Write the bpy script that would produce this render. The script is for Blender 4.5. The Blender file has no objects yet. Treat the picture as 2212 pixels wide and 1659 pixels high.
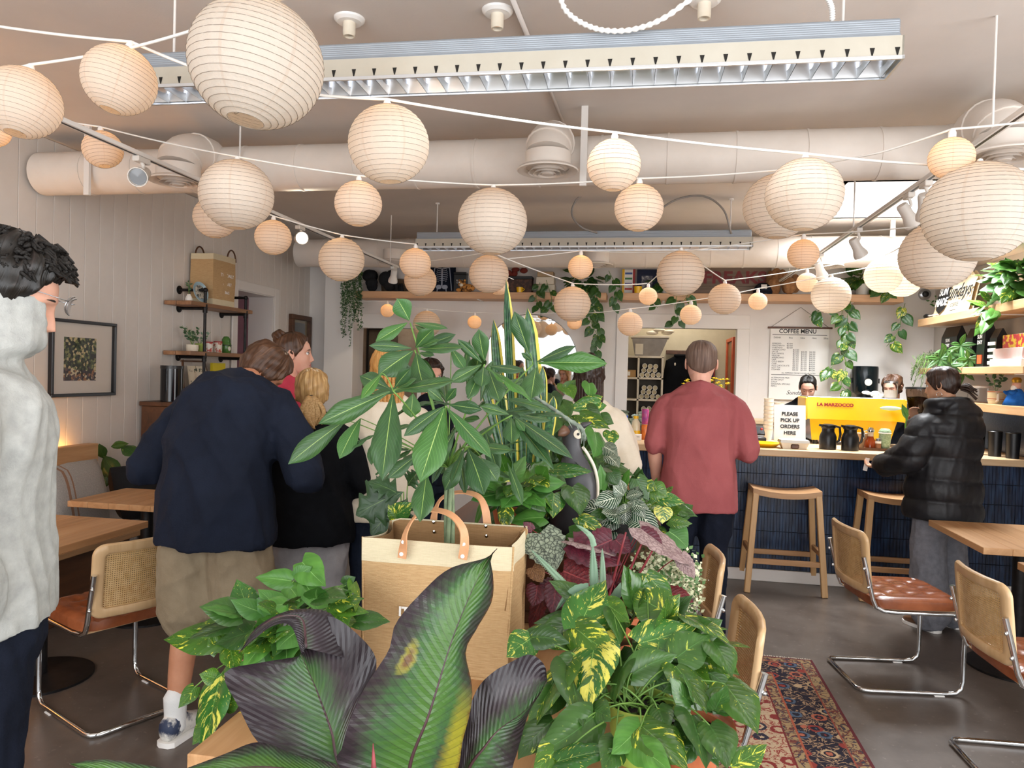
import bpy, bmesh, math, random
import numpy as np
from mathutils import Vector as V, Matrix, noise as mnoise
random.seed(7)
rng = np.random.default_rng(7)
S = bpy.context.scene
C = bpy.context.collection
PI = math.pi

# ------------------------------------------------------------------ camera
def _cam():
    yaw, pit, rol = [math.radians(a) for a in (10.16, .933, 1.5)]
    cy, sy, cp, sp, cr, sr = math.cos(yaw), math.sin(yaw), math.cos(pit), math.sin(pit), math.cos(rol), math.sin(rol)
    M = np.array([[cy, -sy, 0], [sy, cy, 0], [0, 0, 1]]) @ np.array([[1, 0, 0], [0, cp, sp], [0, -sp, cp]])
    r, fw, u = M.T
    return cr * r + sr * u, fw, -sr * r + cr * u
CR, CF, CU = _cam()
C0 = np.array([0, 0, 1.6]); FPX = 1600.0
cam = bpy.data.cameras.new('camera'); camo = bpy.data.objects.new('camera', cam); C.objects.link(camo)
cam.sensor_width = 36; cam.lens = FPX / 2212 * 36; cam.clip_start = .05; cam.clip_end = 200
camo.matrix_world = Matrix(((CR[0], CU[0], -CF[0], C0[0]), (CR[1], CU[1], -CF[1], C0[1]), (CR[2], CU[2], -CF[2], C0[2]), (0, 0, 0, 1)))
S.camera = camo

# ------------------------------------------------------------------ light
S.view_settings.view_transform = 'Standard'; S.view_settings.look = 'None'
S.view_settings.gamma = 1; S.view_settings.use_curve_mapping = False
S.view_settings.exposure = .15
w = bpy.data.worlds.new('sky'); S.world = w; w.use_nodes = True
w.node_tree.nodes['Background'].inputs[0].default_value = (.86, .93, 1, 1)
w.node_tree.nodes['Background'].inputs[1].default_value = 1.6
def area(name, loc, rot, sx, sy, power, col):
    l = bpy.data.lights.new(name, 'AREA'); l.shape = 'RECTANGLE'; l.size = sx; l.size_y = sy; l.energy = power; l.color = col
    o = bpy.data.objects.new(name, l); C.objects.link(o); o.location = loc; o.rotation_euler = rot; return o
area('window_daylight', (-.4, -1.42, 1.75), (PI / 2, 0, 0), 6.2, 2.3, 150, (.97, .985, 1))       # faces +y, into the room
area('side_fill_light', (2.80, .9, 1.35), (PI / 2, 0, PI / 2), 3.9, 1.5, 120, (.97, .985, 1))    # faces -x; fill light added to even out the room
_s = area('skylight_daylight', (1.95, 6.4, 3.32), (0, 0, 0), .9, 1.1, 130, (.93, .97, 1)); _s.data.spread = 2.3
area('kitchen_ceiling_lamp', (.4, 9.2, 2.85), (0, 0, 0), .5, .5, 12, (1, .93, .8))
area('hall_ceiling_lamp', (-3.0, 9.3, 2.8), (0, 0, 0), .5, .5, 6, (1, .9, .75))
for _y in (2.62, 6.24): area('fixture_lamp', (-.6, _y, 2.645), (0, 0, 0), 2.7, .13, 9, (1, .96, .9))
area('bench_led_strip', (-3.85, 3.35, .95), (0, PI * .75, 0), .04, 2.2, 14, (1, .5, .12))

# ------------------------------------------------------------------ pixel -> world point helpers (2212x1659 frame)
def ray(px, py): return CR * (px - 1106) / FPX - CU * (py - 829.5) / FPX + CF
def PY(px, py, y): v = ray(px, py); return V(C0 + v * y / v[1])
def PZ(px, py, z): v = ray(px, py); return V(C0 + v * (z - 1.6) / v[2])
def PX(px, py, x): v = ray(px, py); return V(C0 + v * x / v[0])
def ppm(y): return y / FPX / 1.0      # metres per pixel at depth y (about)

# ------------------------------------------------------------------ mesh builder
class MB:
    def __init__(s): s.v = []; s.f = []; s.m = []; s.uv = {}
    def add(s, vs, fs, mi=0, uv=None):
        n = len(s.v); s.v += [tuple(p) for p in vs]
        for f in fs: s.f.append(tuple(i + n for i in f)); s.m.append(mi)
        if uv is not None:
            for i, t in enumerate(uv): s.uv[n + i] = t
        return s
    def obox(s, c, ax, h, mi=0, ch=0.0):
        c = V(c); ax = [V(a) for a in ax]
        if ch <= 0:
            vs = [c + ax[0] * h[0] * i + ax[1] * h[1] * j + ax[2] * h[2] * k for k in (-1, 1) for j in (-1, 1) for i in (-1, 1)]
            return s.add(vs, [(0, 2, 3, 1), (4, 5, 7, 6), (0, 1, 5, 4), (2, 6, 7, 3), (0, 4, 6, 2), (1, 3, 7, 5)], mi)
        ch = min(ch, min(h) * .9); vs = []; idx = {}
        for sg in [(i, j, k) for k in (-1, 1) for j in (-1, 1) for i in (-1, 1)]:
            for a in range(3):
                p = [h[b] - (0 if b == a else ch) for b in range(3)]
                idx[sg, a] = len(vs); vs.append(c + sum((ax[b] * p[b] * sg[b] for b in range(3)), V((0, 0, 0))))
        fs = []
        for a in range(3):
            b, d = (a + 1) % 3, (a + 2) % 3
            for sg in (-1, 1):
                q = []
                for (x, y) in ((-1, -1), (1, -1), (1, 1), (-1, 1)):
                    t = [0, 0, 0]; t[a] = sg; t[b] = x; t[d] = y; q.append(idx[tuple(t), a])
                fs.append(q if sg > 0 else q[::-1])
            for x in (-1, 1):
                for y in (-1, 1):      # edge along a
                    t0 = [0, 0, 0]; t0[a] = -1; t0[b] = x; t0[d] = y; t1 = list(t0); t1[a] = 1
                    q = [idx[tuple(t0), b], idx[tuple(t1), b], idx[tuple(t1), d], idx[tuple(t0), d]]
                    fs.append(q if x * y < 0 else q[::-1])
        for sg in [(i, j, k) for k in (-1, 1) for j in (-1, 1) for i in (-1, 1)]:
            q = [idx[sg, 0], idx[sg, 1], idx[sg, 2]]
            fs.append(q if sg[0] * sg[1] * sg[2] > 0 else q[::-1])
        return s.add(vs, fs, mi)
    def box(s, x0, y0, z0, x1, y1, z1, mi=0, ch=0.0):
        return s.obox(((x0 + x1) / 2, (y0 + y1) / 2, (z0 + z1) / 2), ((1, 0, 0), (0, 1, 0), (0, 0, 1)),
                      (abs(x1 - x0) / 2, abs(y1 - y0) / 2, abs(z1 - z0) / 2), mi, ch)
    def bar(s, p0, p1, wx, wz, mi=0, ch=0.0, up=(0, 0, 1)):
        p0, p1 = V(p0), V(p1); d = (p1 - p0); L = d.length; d.normalize(); u = V(up)
        if abs(d.dot(u)) > .95: u = V((0, 1, 0))
        r = d.cross(u).normalized(); u = r.cross(d)
        return s.obox((p0 + p1) / 2, (r, d, u), (wx / 2, L / 2, wz / 2), mi, ch)
    def tube(s, pts, r, n=8, mi=0, cap=True, closed=False, flat=None):
        pts = [V(p) for p in pts]; k = len(pts); rs = r if hasattr(r, '__len__') else [r] * k
        up = None; vs = []; fs = []; uv = []
        for i, p in enumerate(pts):
            if closed: d = pts[(i + 1) % k] - pts[i - 1]
            else: d = pts[min(i + 1, k - 1)] - pts[max(i - 1, 0)]
            if d.length < 1e-9: d = V((0, 0, 1))
            d.normalize()
            if up is None:
                up = V((0, 0, 1)) if abs(d.z) < .9 else V((1, 0, 0))
            up = (up - d * up.dot(d)); up = up.normalized() if up.length > 1e-6 else d.orthogonal().normalized()
            sd = d.cross(up)
            a = rs[i]; b = a * (flat if flat else 1)
            for j in range(n):
                t = 2 * PI * j / n; vs.append(p + sd * a * math.cos(t) + up * b * math.sin(t)); uv.append((i / max(k - 1, 1), j / n))
        for i in range(k if closed else k - 1):
            for j in range(n):
                i2 = (i + 1) % k; j2 = (j + 1) % n
                fs.append((i * n + j, i * n + j2, i2 * n + j2, i2 * n + j))
        if cap and not closed: fs.append(tuple(range(n))[::-1]); fs.append(tuple((k - 1) * n + j for j in range(n)))
        return s.add(vs, fs, mi, uv)
    def cyl(s, p0, p1, r0, r1=None, n=16, mi=0, cap=True): return s.tube([p0, p1], [r0, r0 if r1 is None else r1], n, mi, cap)
    def lathe(s, prof, c=(0, 0, 0), n=20, mi=0, ax=None):
        c = V(c); z = V(ax).normalized() if ax else V((0, 0, 1)); x = z.orthogonal().normalized() if ax else V((1, 0, 0)); y = z.cross(x)
        vs = []; fs = []; uv = []; k = len(prof)
        for i, (r, h) in enumerate(prof):
            for j in range(n):
                t = 2 * PI * j / n; vs.append(c + z * h + x * r * math.cos(t) + y * r * math.sin(t)); uv.append((j / n, i / max(1, k - 1)))
        ringy = prof[0][0] > 1e-4 and prof[-1][0] > 1e-4 and k > 2      # a ring: closed on itself, no lids
        for i in range(k if ringy else k - 1):
            for j in range(n): i2 = (i + 1) % k; fs.append((i * n + j, i * n + (j + 1) % n, i2 * n + (j + 1) % n, i2 * n + j))
        if ringy: return s.add(vs, fs, mi, uv)
        if prof[0][0] > 1e-4: fs.append(tuple(range(n))[::-1])
        if prof[-1][0] > 1e-4: fs.append(tuple((k - 1) * n + j for j in range(n)))
        return s.add(vs, fs, mi, uv)
    def ball(s, c, r, nu=16, nv=10, mi=0, M=None):
        r = r if hasattr(r, '__len__') else (r, r, r); vs = []; fs = []; c = V(c)
        for i in range(nv + 1):
            a = PI * i / nv
            for j in range(nu):
                t = 2 * PI * j / nu; p = V((r[0] * math.sin(a) * math.cos(t), r[1] * math.sin(a) * math.sin(t), -r[2] * math.cos(a)))
                vs.append(c + (M @ p if M else p))
        for i in range(nv):
            for j in range(nu): fs.append((i * nu + j, i * nu + (j + 1) % nu, (i + 1) * nu + (j + 1) % nu, (i + 1) * nu + j))
        return s.add(vs, fs, mi)
    def grid(s, P, mi=0, uv=None, close_u=False):
        nu = len(P); nv = len(P[0]); vs = [p for r in P for p in r]; fs = []
        for i in range(nu if close_u else nu - 1):
            for j in range(nv - 1):
                a = i * nv + j; b = ((i + 1) % nu) * nv + j; fs.append((a, b, b + 1, a + 1))
        if uv is None: uv = [(i / max(1, nu - 1), j / max(1, nv - 1)) for i in range(nu) for j in range(nv)]
        return s.add(vs, fs, mi, uv)
    def loft(s, rings, mi=0, cap=True):
        n = len(rings[0]); vs = [p for r in rings for p in r]; fs = []
        for i in range(len(rings) - 1):
            for j in range(n): fs.append((i * n + j, i * n + (j + 1) % n, (i + 1) * n + (j + 1) % n, (i + 1) * n + j))
        if cap: fs.append(tuple(range(n))[::-1]); fs.append(tuple((len(rings) - 1) * n + j for j in range(n)))
        return s.add(vs, fs, mi)
    def mesh(s, name, off=(0, 0, 0), smooth=35):
        me = bpy.data.meshes.new(name); o = V(off)
        me.from_pydata([V(p) - o for p in s.v], [], s.f)
        if s.uv:
            ul = me.uv_layers.new(name='UVMap'); li = np.empty(len(me.loops), 'i'); me.loops.foreach_get('vertex_index', li)
            t = np.zeros((len(s.v), 2)); 
            for k, q in s.uv.items(): t[k] = q[:2]
            ul.data.foreach_set('uv', t[li].ravel())
        if any(s.m): me.polygons.foreach_set('material_index', s.m)
        if smooth:
            me.shade_smooth()
            if smooth < 180: me.set_sharp_from_angle(angle=math.radians(smooth))
        me.update(); return me
    def build(s, name, mats, parent=None, smooth=35, kind=None):
        if parent is not None: off = TW.get(parent.name, V((0, 0, 0)))
        else:
            a = np.array(s.v); off = V(((a[:, 0].min() + a[:, 0].max()) / 2, (a[:, 1].min() + a[:, 1].max()) / 2, a[:, 2].min()))
        me = s.mesh(name, off, smooth)
        for m in (mats if isinstance(mats, (list, tuple)) else [mats]): me.materials.append(m)
        o = link(name, me, parent)
        if parent is None: o.location = off
        TW[o.name] = off
        if kind: o['kind'] = kind
        return o
TW = {}
def link(name, data, parent=None):
    o = bpy.data.objects.new(name, data); C.objects.link(o)
    if parent is not None: o.parent = parent
    return o
def tag(o, label, cat, group=None):
    o['label'] = label; o['category'] = cat
    if group: o['group'] = group
    return o
def thing(name, label, cat, loc=(0, 0, 0), rotz=0, group=None, local=False):
    o = bpy.data.objects.new(name, None); C.objects.link(o); o.location = loc; o.rotation_euler = (0, 0, rotz); o.empty_display_size = .05
    TW[o.name] = V((0, 0, 0)) if local else V(loc)
    return tag(o, label, cat, group)
def struct(o): o['kind'] = 'structure'; return o
def dup(root, loc=None, rotz=None, label=None, group=None):
    def cp(o, par):
        c = o.copy(); C.objects.link(c)
        if par is not None: c.parent = par
        for ch in list(o.children): cp(ch, c)
        return c
    r = cp(root, None)
    if loc is not None: r.location = loc
    if rotz is not None: r.rotation_euler = (0, 0, rotz)
    if label: r['label'] = label
    if group: r['group'] = group
    return r
_remcoll = []
def text(name, body, size, mat, parent, origin, xdir, ydir, align='CENTER', ext=.0008, bold=0.0, shear=0.0, sx=1.0):
    cu = bpy.data.curves.new(name, 'FONT'); cu.body = body; cu.size = size; cu.align_x = align; cu.align_y = 'CENTER'; cu.extrude = ext; cu.offset = bold; cu.shear = shear; cu.resolution_u = 3
    t = bpy.data.objects.new('t', cu); C.objects.link(t); dg = bpy.context.evaluated_depsgraph_get()
    me = bpy.data.meshes.new_from_object(t.evaluated_get(dg)); bpy.data.objects.remove(t); me.name = name
    X = V(xdir).normalized(); Y = V(ydir).normalized(); Z = X.cross(Y)
    off = TW.get(parent.name, V((0, 0, 0))); oo = V(origin) - off
    n = len(me.vertices); a = np.empty(n * 3); me.vertices.foreach_get('co', a); a = a.reshape(-1, 3)
    b = a[:, :1] * sx * np.array(X) + a[:, 1:2] * np.array(Y) + a[:, 2:] * np.array(Z) + np.array(oo)
    me.vertices.foreach_set('co', b.ravel()); me.materials.clear(); me.materials.append(mat); me.update()
    return link(name, me, parent)

# ------------------------------------------------------------------ materials
def lin(c):
    if isinstance(c, str): c = tuple(int(c[i:i + 2], 16) / 255 for i in (0, 2, 4))
    return tuple(x / 12.92 if x <= .04045 else ((x + .055) / 1.055) ** 2.4 for x in c) + (1,)
class NT:
    def __init__(s, name):
        s.m = bpy.data.materials.new(name); s.m.use_nodes = True; s.t = s.m.node_tree; s.b = s.t.nodes['Principled BSDF']; s.out = s.t.nodes['Material Output']
    def n(s, typ, **k):
        o = s.t.nodes.new('ShaderNode' + typ)
        for a, b in k.items():
            if hasattr(o, a): setattr(o, a, b)
        return o
    def l(s, a, b): s.t.links.new(a, b)
    def set(s, node, i, val):
        if hasattr(val, 'is_linked'): s.l(val, node.inputs[i])
        else: node.inputs[i].default_value = val
        return node
    def math(s, op, a, b=0.0, c=None, clamp=False):
        o = s.n('Math', operation=op); o.use_clamp = clamp; s.set(o, 0, a); s.set(o, 1, b)
        if c is not None: s.set(o, 2, c)
        return o.outputs[0]
    def coord(s, which='Object', scale=(1, 1, 1), rot=(0, 0, 0), loc=(0, 0, 0)):
        tc = s.n('TexCoord'); mp = s.n('Mapping'); s.l(tc.outputs[which], mp.inputs[0]); mp.inputs['Scale'].default_value = scale; mp.inputs['Rotation'].default_value = rot
        s.set(mp, 'Location', loc)
        return mp.outputs[0]
    def noise(s, vec, scale=5, detail=4, rough=.5, out=0, dist=0.0):
        o = s.n('TexNoise'); s.l(vec, o.inputs['Vector']); o.inputs['Scale'].default_value = scale; o.inputs['Detail'].default_value = detail; o.inputs['Roughness'].default_value = rough; o.inputs['Distortion'].default_value = dist
        return o.outputs[out]
    def voro(s, vec, scale=5, feature='F1', out=0, rand=1.0):
        o = s.n('TexVoronoi', feature=feature); s.l(vec, o.inputs['Vector']); o.inputs['Scale'].default_value = scale; o.inputs['Randomness'].default_value = rand
        return o.outputs[out]
    def ramp(s, fac, stops, interp='LINEAR'):
        o = s.n('ValToRGB'); s.l(fac, o.inputs[0]); cr = o.color_ramp; cr.interpolation = interp
        while len(cr.elements) < len(stops): cr.elements.new(1)
        for e, (p, c) in zip(cr.elements, stops): e.position = p; e.color = lin(c) if not isinstance(c, float) else (c, c, c, 1)
        return o.outputs[0]
    def mix(s, fac, a, b, blend='MIX'):
        o = s.n('Mix', data_type='RGBA', blend_type=blend); s.set(o, 0, fac)
        for i, x in ((6, a), (7, b)): s.set(o, i, lin(x) if isinstance(x, str) else x)
        return o.outputs[2]
    def sep(s, vec):
        o = s.n('SeparateXYZ'); s.l(vec, o.inputs[0]); return o.outputs
    def obj_rand(s): return s.n('ObjectInfo').outputs['Random']
    def bump(s, h, strength=.3, dist=.01):
        o = s.n('Bump'); s.l(h, o.inputs['Height']); o.inputs['Strength'].default_value = strength; o.inputs['Distance'].default_value = dist
        s.l(o.outputs[0], s.b.inputs['Normal']); return o
    def done(s, col=None, rough=.5, metal=0.0, spec=.5, **k):
        if col is not None: s.set(s.b, 'Base Color', lin(col) if isinstance(col, str) else col)
        s.set(s.b, 'Roughness', rough); s.set(s.b, 'Metallic', metal); s.set(s.b, 'Specular IOR Level', spec)
        for a, v in k.items(): s.set(s.b, a.replace('_', ' '), v)
        return s.m
def mat(name, col, col2=None, rough=.5, metal=0.0, scale=6.0, st=(1, 1, 1), bump=0.0, bscale=60.0, bst=(1, 1, 1), spec=.5, coords='Object', lo=.35, hi=.65, **k):
    t = NT(name)
    if col2:
        f = t.noise(t.coord(coords, st), scale, 5, .6); c = t.ramp(f, [(lo, col), (hi, col2)])
    else: c = lin(col)
    if bump: t.bump(t.noise(t.coord(coords, bst), bscale, 4, .6), bump, .01)
    return t.done(c, rough, metal, spec, **k)
def glass(name, col='ffffff', rough=.03, mixf=.75):
    t = NT(name); tr = t.n('BsdfTransparent'); tr.inputs[0].default_value = lin(col); gl = t.n('BsdfGlossy'); gl.inputs[1].default_value = rough
    fr = t.n('LayerWeight'); fr.inputs[0].default_value = .12; ms = t.n('MixShader'); t.l(t.math('MULTIPLY_ADD', fr.outputs['Fresnel'], .6, .02), ms.inputs[0]); t.l(tr.outputs[0], ms.inputs[1]); t.l(gl.outputs[0], ms.inputs[2]); t.l(ms.outputs[0], t.out.inputs[0]); return t.m
def emis(name, col, strength):
    t = NT(name); t.b.inputs['Emission Color'].default_value = lin(col); t.b.inputs['Emission Strength'].default_value = strength; return t.done(col, .5)
def wood(name, a, b, c, scale=1.0, axis=0, rough=.45):
    t = NT(name); st = [9 * scale] * 3; st[axis] = .7 * scale
    v = t.coord('Object', st); r = t.obj_rand(); o = t.n('VectorMath', operation='ADD'); t.l(v, o.inputs[0]); cb = t.n('CombineXYZ'); t.l(t.math('MULTIPLY', r, 37.0), cb.inputs[0]); t.l(t.math('MULTIPLY', r, 11.0), cb.inputs[1]); t.l(cb.outputs[0], o.inputs[1])
    f = t.noise(o.outputs[0], 1.6, 6, .6, dist=.6); g = t.noise(o.outputs[0], 12, 3, .5)
    c1 = t.ramp(f, [(.25, a), (.5, b), (.75, c)]); c2 = t.mix(t.math('MULTIPLY', g, .25), c1, a)
    t.bump(g, .08, .003); return t.done(c2, rough)
MT = {}
MT['wood'] = wood('light_oak', '9f7448', 'bd9064', 'cfa77c', 1, 0)
MT['wood_y'] = wood('light_oak_lengthwise', '9f7448', 'bd9064', 'cfa77c', 1, 1)
MT['wood_z'] = wood('light_oak_upright', 'b98c58', 'cfa572', 'ddb988', 1, 2)
MT['counter'] = wood('pale_counter_maple', 'c09a70', 'd8b78e', 'e6cba6', 1, 0)
MT['shelf'] = wood('shelf_oak', 'b98b60', 'cfa27a', 'dcb48c', 1, 0)
MT['shelf_y'] = wood('shelf_oak_lengthwise', 'b98b60', 'd2a87c', 'e0ba90', 1, 1)
MT['dkwood'] = wood('dark_walnut', '3c2413', '583620', '6d4529', 1, 1)
MT['rustic'] = wood('rustic_plank', '6b4b30', '92694a', 'b48a66', 1, 1)
MT['beech'] = wood('bent_beech', 'b59266', 'c8a67c', 'd4b68f', 1, 2, .35)
MT['chrome'] = mat('chrome', 'dfe2e4', rough=.07, metal=1)
MT['white_metal'] = mat('white_painted_metal', 'e4dfda', rough=.4)
MT['white'] = mat('white_paint', 'e8e0d8', 'e2d9d0', rough=.6, scale=3)
MT['trim'] = mat('white_trim_paint', 'e6e0da', rough=.45)
MT['ceil'] = mat('ceiling_paint', 'd6cdc6', 'd0c7c0', rough=.8, scale=2, bump=.05, bscale=80)
MT['duct'] = mat('duct_paint', 'e4dbd2', 'dcd2c8', rough=.55, scale=4)
MT['black'] = mat('black_plastic', '141416', rough=.35)
MT['blackmetal'] = mat('black_iron', '1b1a1b', '2a2727', rough=.45, metal=.6, scale=20)
MT['dark'] = mat('dark_void', '17130f', rough=.8)
MT['glass'] = glass('clear_glass')
MT['cream'] = mat('cream_paper', 'e6dccb', 'dccfb9', rough=.7)
MT['whitepl'] = mat('white_plastic', 'efece8', rough=.35)
MT['paper'] = mat('white_paper', 'eeebe6', rough=.75)
MT['ink'] = mat('black_ink', '1a1a1a', rough=.6)
MT['yellow'] = mat('yellow_enamel', 'f2c014', 'ecb70c', rough=.28, scale=2)
MT['navy'] = mat('navy_cloth', '1a2440', '141b33', rough=.8)
MT['red'] = mat('red_print', 'a02e2c', rough=.6)
MT['soil'] = mat('potting_soil', '2a1d14', '120c08', rough=.95, scale=60, bump=.6, bscale=120)
MT['terracotta'] = mat('terracotta', 'b4653c', 'a15532', rough=.8, scale=12, bump=.1)
MT['greenpot'] = mat('lime_green_pot', '9fb24e', '8da043', rough=.45)
MT['stem'] = mat('green_stem', '6f9440', '557a34', rough=.5, scale=20)
MT['redstem'] = mat('red_stem', '8c2f35', '6a2029', rough=.5, scale=30)
MT['blackpot'] = mat('black_pot', '242322', rough=.5)
MT['whitepot'] = mat('white_pot', 'e7e2da', rough=.35)
MT['steel'] = mat('brushed_steel', 'b9bcc0', 'a6aaaf', rough=.3, metal=1, scale=4, st=(1, 30, 30))
# ------------------------------------------------------------------ room shell
XL, XR, YB, YF, ZC = -3.9, 2.87, 8.15, -1.5, 3.05
def _floor():
    t = NT('polished_concrete'); v = t.coord('Object')
    a = t.noise(v, 1.7, 8, .72); b = t.noise(v, 14, 5, .6); c = t.ramp(a, [(.28, '493f38'), (.45, '62574f'), (.6, '6f655d'), (.78, '81776f')])
    c = t.mix(t.math('MULTIPLY', b, .5), c, '463d37'); sp = t.ramp(t.noise(v, 38, 2, .5), [(.67, 0.0), (.71, 1.0)]); c = t.mix(t.math('MULTIPLY', sp, .25), c, '9a9088')
    t.bump(b, .06, .004); return t.done(c, t.math('MULTIPLY_ADD', a, .25, .22), spec=.5)
M_floor = _floor()
struct(MB().box(XL - 1.5, YF - .6, -.1, XR + .4, 9.9, 0).build('floor', M_floor, smooth=0))
# ceiling with the skylight opening
SX0, SX1, SY0, SY1 = 1.42, 2.5, 5.78, 7.02
b = MB(); b.box(XL - .2, YF - .2, ZC, XR + .2, SY0, ZC + .1); b.box(XL - .2, SY1, ZC, XR + .2, YB + .1, ZC + .1); b.box(XL - .2, SY0, ZC, SX0, SY1, ZC + .1); b.box(SX1, SY0, ZC, XR + .2, SY1, ZC + .1)
struct(b.build('ceiling', MT['ceil'], smooth=0))
b = MB(); b.box(SX0 - .04, SY0 - .04, ZC, SX0, SY1 + .04, ZC + .42); b.box(SX1, SY0 - .04, ZC, SX1 + .04, SY1 + .04, ZC + .42); b.box(SX0, SY0 - .04, ZC, SX1, SY0, ZC + .42); b.box(SX0, SY1, ZC, SX1, SY1 + .04, ZC + .42)
sk = struct(b.build('window_1', MT['trim'], smooth=0))
for i in range(1, 3):
    x = SX0 + (SX1 - SX0) * i / 3; MB().box(x - .012, SY0, ZC + .36, x + .012, SY1, ZC + .4).build('glazing_bar', MT['trim'], sk)
MB().box(SX0, SY0, ZC + .41, SX1, SY1, ZC + .415).build('pane', MT['glass'], sk, 0)
# left wall of upright boards, with a doorway
def _wallpaint(n, a, b_):
    return mat(n, a, b_, rough=.5, scale=2.5, bump=.03, bscale=30)
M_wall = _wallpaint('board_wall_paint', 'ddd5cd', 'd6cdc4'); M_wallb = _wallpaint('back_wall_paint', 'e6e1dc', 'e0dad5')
LD0, LD1, LDZ = 6.58, 7.3, 2.33
wl = MB(); wl.box(XL - .12, YF - .2, 0, XL - .012, LD0, ZC); wl.box(XL - .12, LD1, 0, XL - .012, YB + .1, ZC); wl.box(XL - .12, LD0, LDZ, XL - .012, LD1, ZC)
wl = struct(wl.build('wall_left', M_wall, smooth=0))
pm = {}
y = YF; k = 0
while y < YB - .02:
    wd = .142; z0 = 0.0
    if LD0 - .06 < y + wd / 2 < LD1 + .06: z0 = LDZ + .06
    L = ZC - z0 - .002
    key = round(L, 3)
    if key not in pm:
        pb = MB().box(-.006, -wd / 2 + .0016, 0, .006, wd / 2 - .0016, L, 0, .002); me = pb.mesh('plank', (0, 0, 0), 0); me.materials.append(M_wall); pm[key] = me
    o = link('plank', pm[key], wl); o.location = V((XL - .006, y + wd / 2, z0)) - wl.location
    y += wd; k += 1
# doorway: reveal, mauve door leaf set back, casing
b = MB(); b.box(XL - .34, LD1 - .008, 0, XL - .001, LD1 + .03, LDZ); b.box(XL - .34, LD0 - .03, 0, XL - .001, LD0 + .008, LDZ); b.box(XL - .34, LD0 + .008, LDZ - .008, XL - .001, LD1 - .008, LDZ + .03)
d1 = struct(b.build('door_1', MT['trim'], smooth=0))
M_mauve = mat('mauve_door_paint', '7a4a58', '6d4150', rough=.45, scale=3)
MB().box(XL - .32, LD0 + .01, .01, XL - .28, LD1 - .01, LDZ - .012, 0, .004).build('door_leaf', M_mauve, d1)
for z in (1.02, 1.98): MB().box(XL - .28, LD0 + .02, z, XL - .274, LD1 - .02, z + .006).build('door_rail', M_mauve, d1)
b = MB(); b.box(XL, LD0 - .09, 0, XL + .018, LD0, LDZ + .09, 0, .004); b.box(XL, LD1, 0, XL + .018, LD1 + .09, LDZ + .09, 0, .004); b.box(XL, LD0, LDZ, XL + .018, LD1, LDZ + .09, 0, .004)
struct(b.build('trim_1', MT['trim']))
# back wall with a hall doorway and a service hatch
HX0, HX1, HZ = PY(777, 710, YB).x, PY(905, 710, YB).x, 2.065
GX0, GX1, GZ0, GZ1 = PY(1358, 712, YB).x, PY(1592, 712, YB).x, .92, 2.115
b = MB()
b.box(XL - .1, YB, 0, HX0, YB + .12, ZC); b.box(HX0, YB, HZ, HX1, YB + .12, ZC); b.box(HX1, YB, 0, GX0, YB + .12, ZC)
b.box(GX0, YB, 0, GX1, YB + .12, GZ0); b.box(GX0, YB, GZ1, GX1, YB + .12, ZC); b.box(GX1, YB, 0, XR + .1, YB + .12, ZC)
struct(b.build('wall_back', M_wallb, smooth=0))
b = MB(); b.box(HX0 - .12, YB - .022, 0, HX0, YB - .001, HZ + .0, 0, .004); b.box(HX1, YB - .022, 0, HX1 + .12, YB - .001, HZ, 0, .004); b.box(HX0 - .12, YB - .022, HZ, HX1 + .12, YB - .001, HZ + .17, 0, .004)
struct(b.build('trim_2', MT['trim']))
b = MB(); b.box(GX0 - .13, YB - .022, GZ0, GX0, YB - .001, GZ1, 0, .004); b.box(GX1, YB - .022, GZ0, GX1 + .13, YB - .001, GZ1, 0, .004); b.box(GX0 - .13, YB - .022, GZ1, GX1 + .13, YB - .001, GZ1 + .15, 0, .004); b.box(GX0 - .13, YB - .05, GZ0 - .05, GX1 + .13, YB - .001, GZ0, 0, .004)
struct(b.build('trim_3', MT['trim']))
struct(MB().box(-3.62, YB - .2, 0, -3.27, YB - .001, ZC - .001, 0, .004).build('trim_4', MT['trim']))
# rooms seen through the openings
M_hall = mat('hall_paint', 'a38f7c', 'b5a18d', rough=.7); M_kit = mat('kitchen_paint', 'd2c6ac', 'c9bda2', rough=.7)
b = MB(); b.box(XL - .1, 9.7, 0, -1.6, 9.8, ZC); b.box(-1.7, YB + .12, 0, -1.6, 9.7, ZC); b.box(XL - .1, YB + .12, 0, XL, 9.7, ZC); b.box(XL, YB + .12, 2.9, -1.7, 9.7, ZC)
struct(b.build('wall_hall', M_hall, smooth=0))
b = MB(); b.box(-.55, 9.7, 0, 1.5, 9.8, ZC); b.box(-.65, YB + .12, 0, -.55, 9.7, ZC); b.box(1.5, YB + .12, 0, 1.6, 9.8, ZC); b.box(-.55, YB + .12, 2.95, 1.5, 9.7, ZC)
struct(b.build('wall_kitchen', M_kit, smooth=0))
# right wall, soffit
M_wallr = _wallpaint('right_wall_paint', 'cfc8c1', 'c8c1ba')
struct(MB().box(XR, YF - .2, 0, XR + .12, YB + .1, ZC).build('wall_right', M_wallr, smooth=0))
struct(MB().box(XR - .34, 6.0, 2.64, XR - .001, YB - .001, ZC - .001).build('trim_5', MT['trim'], smooth=0))
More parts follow.
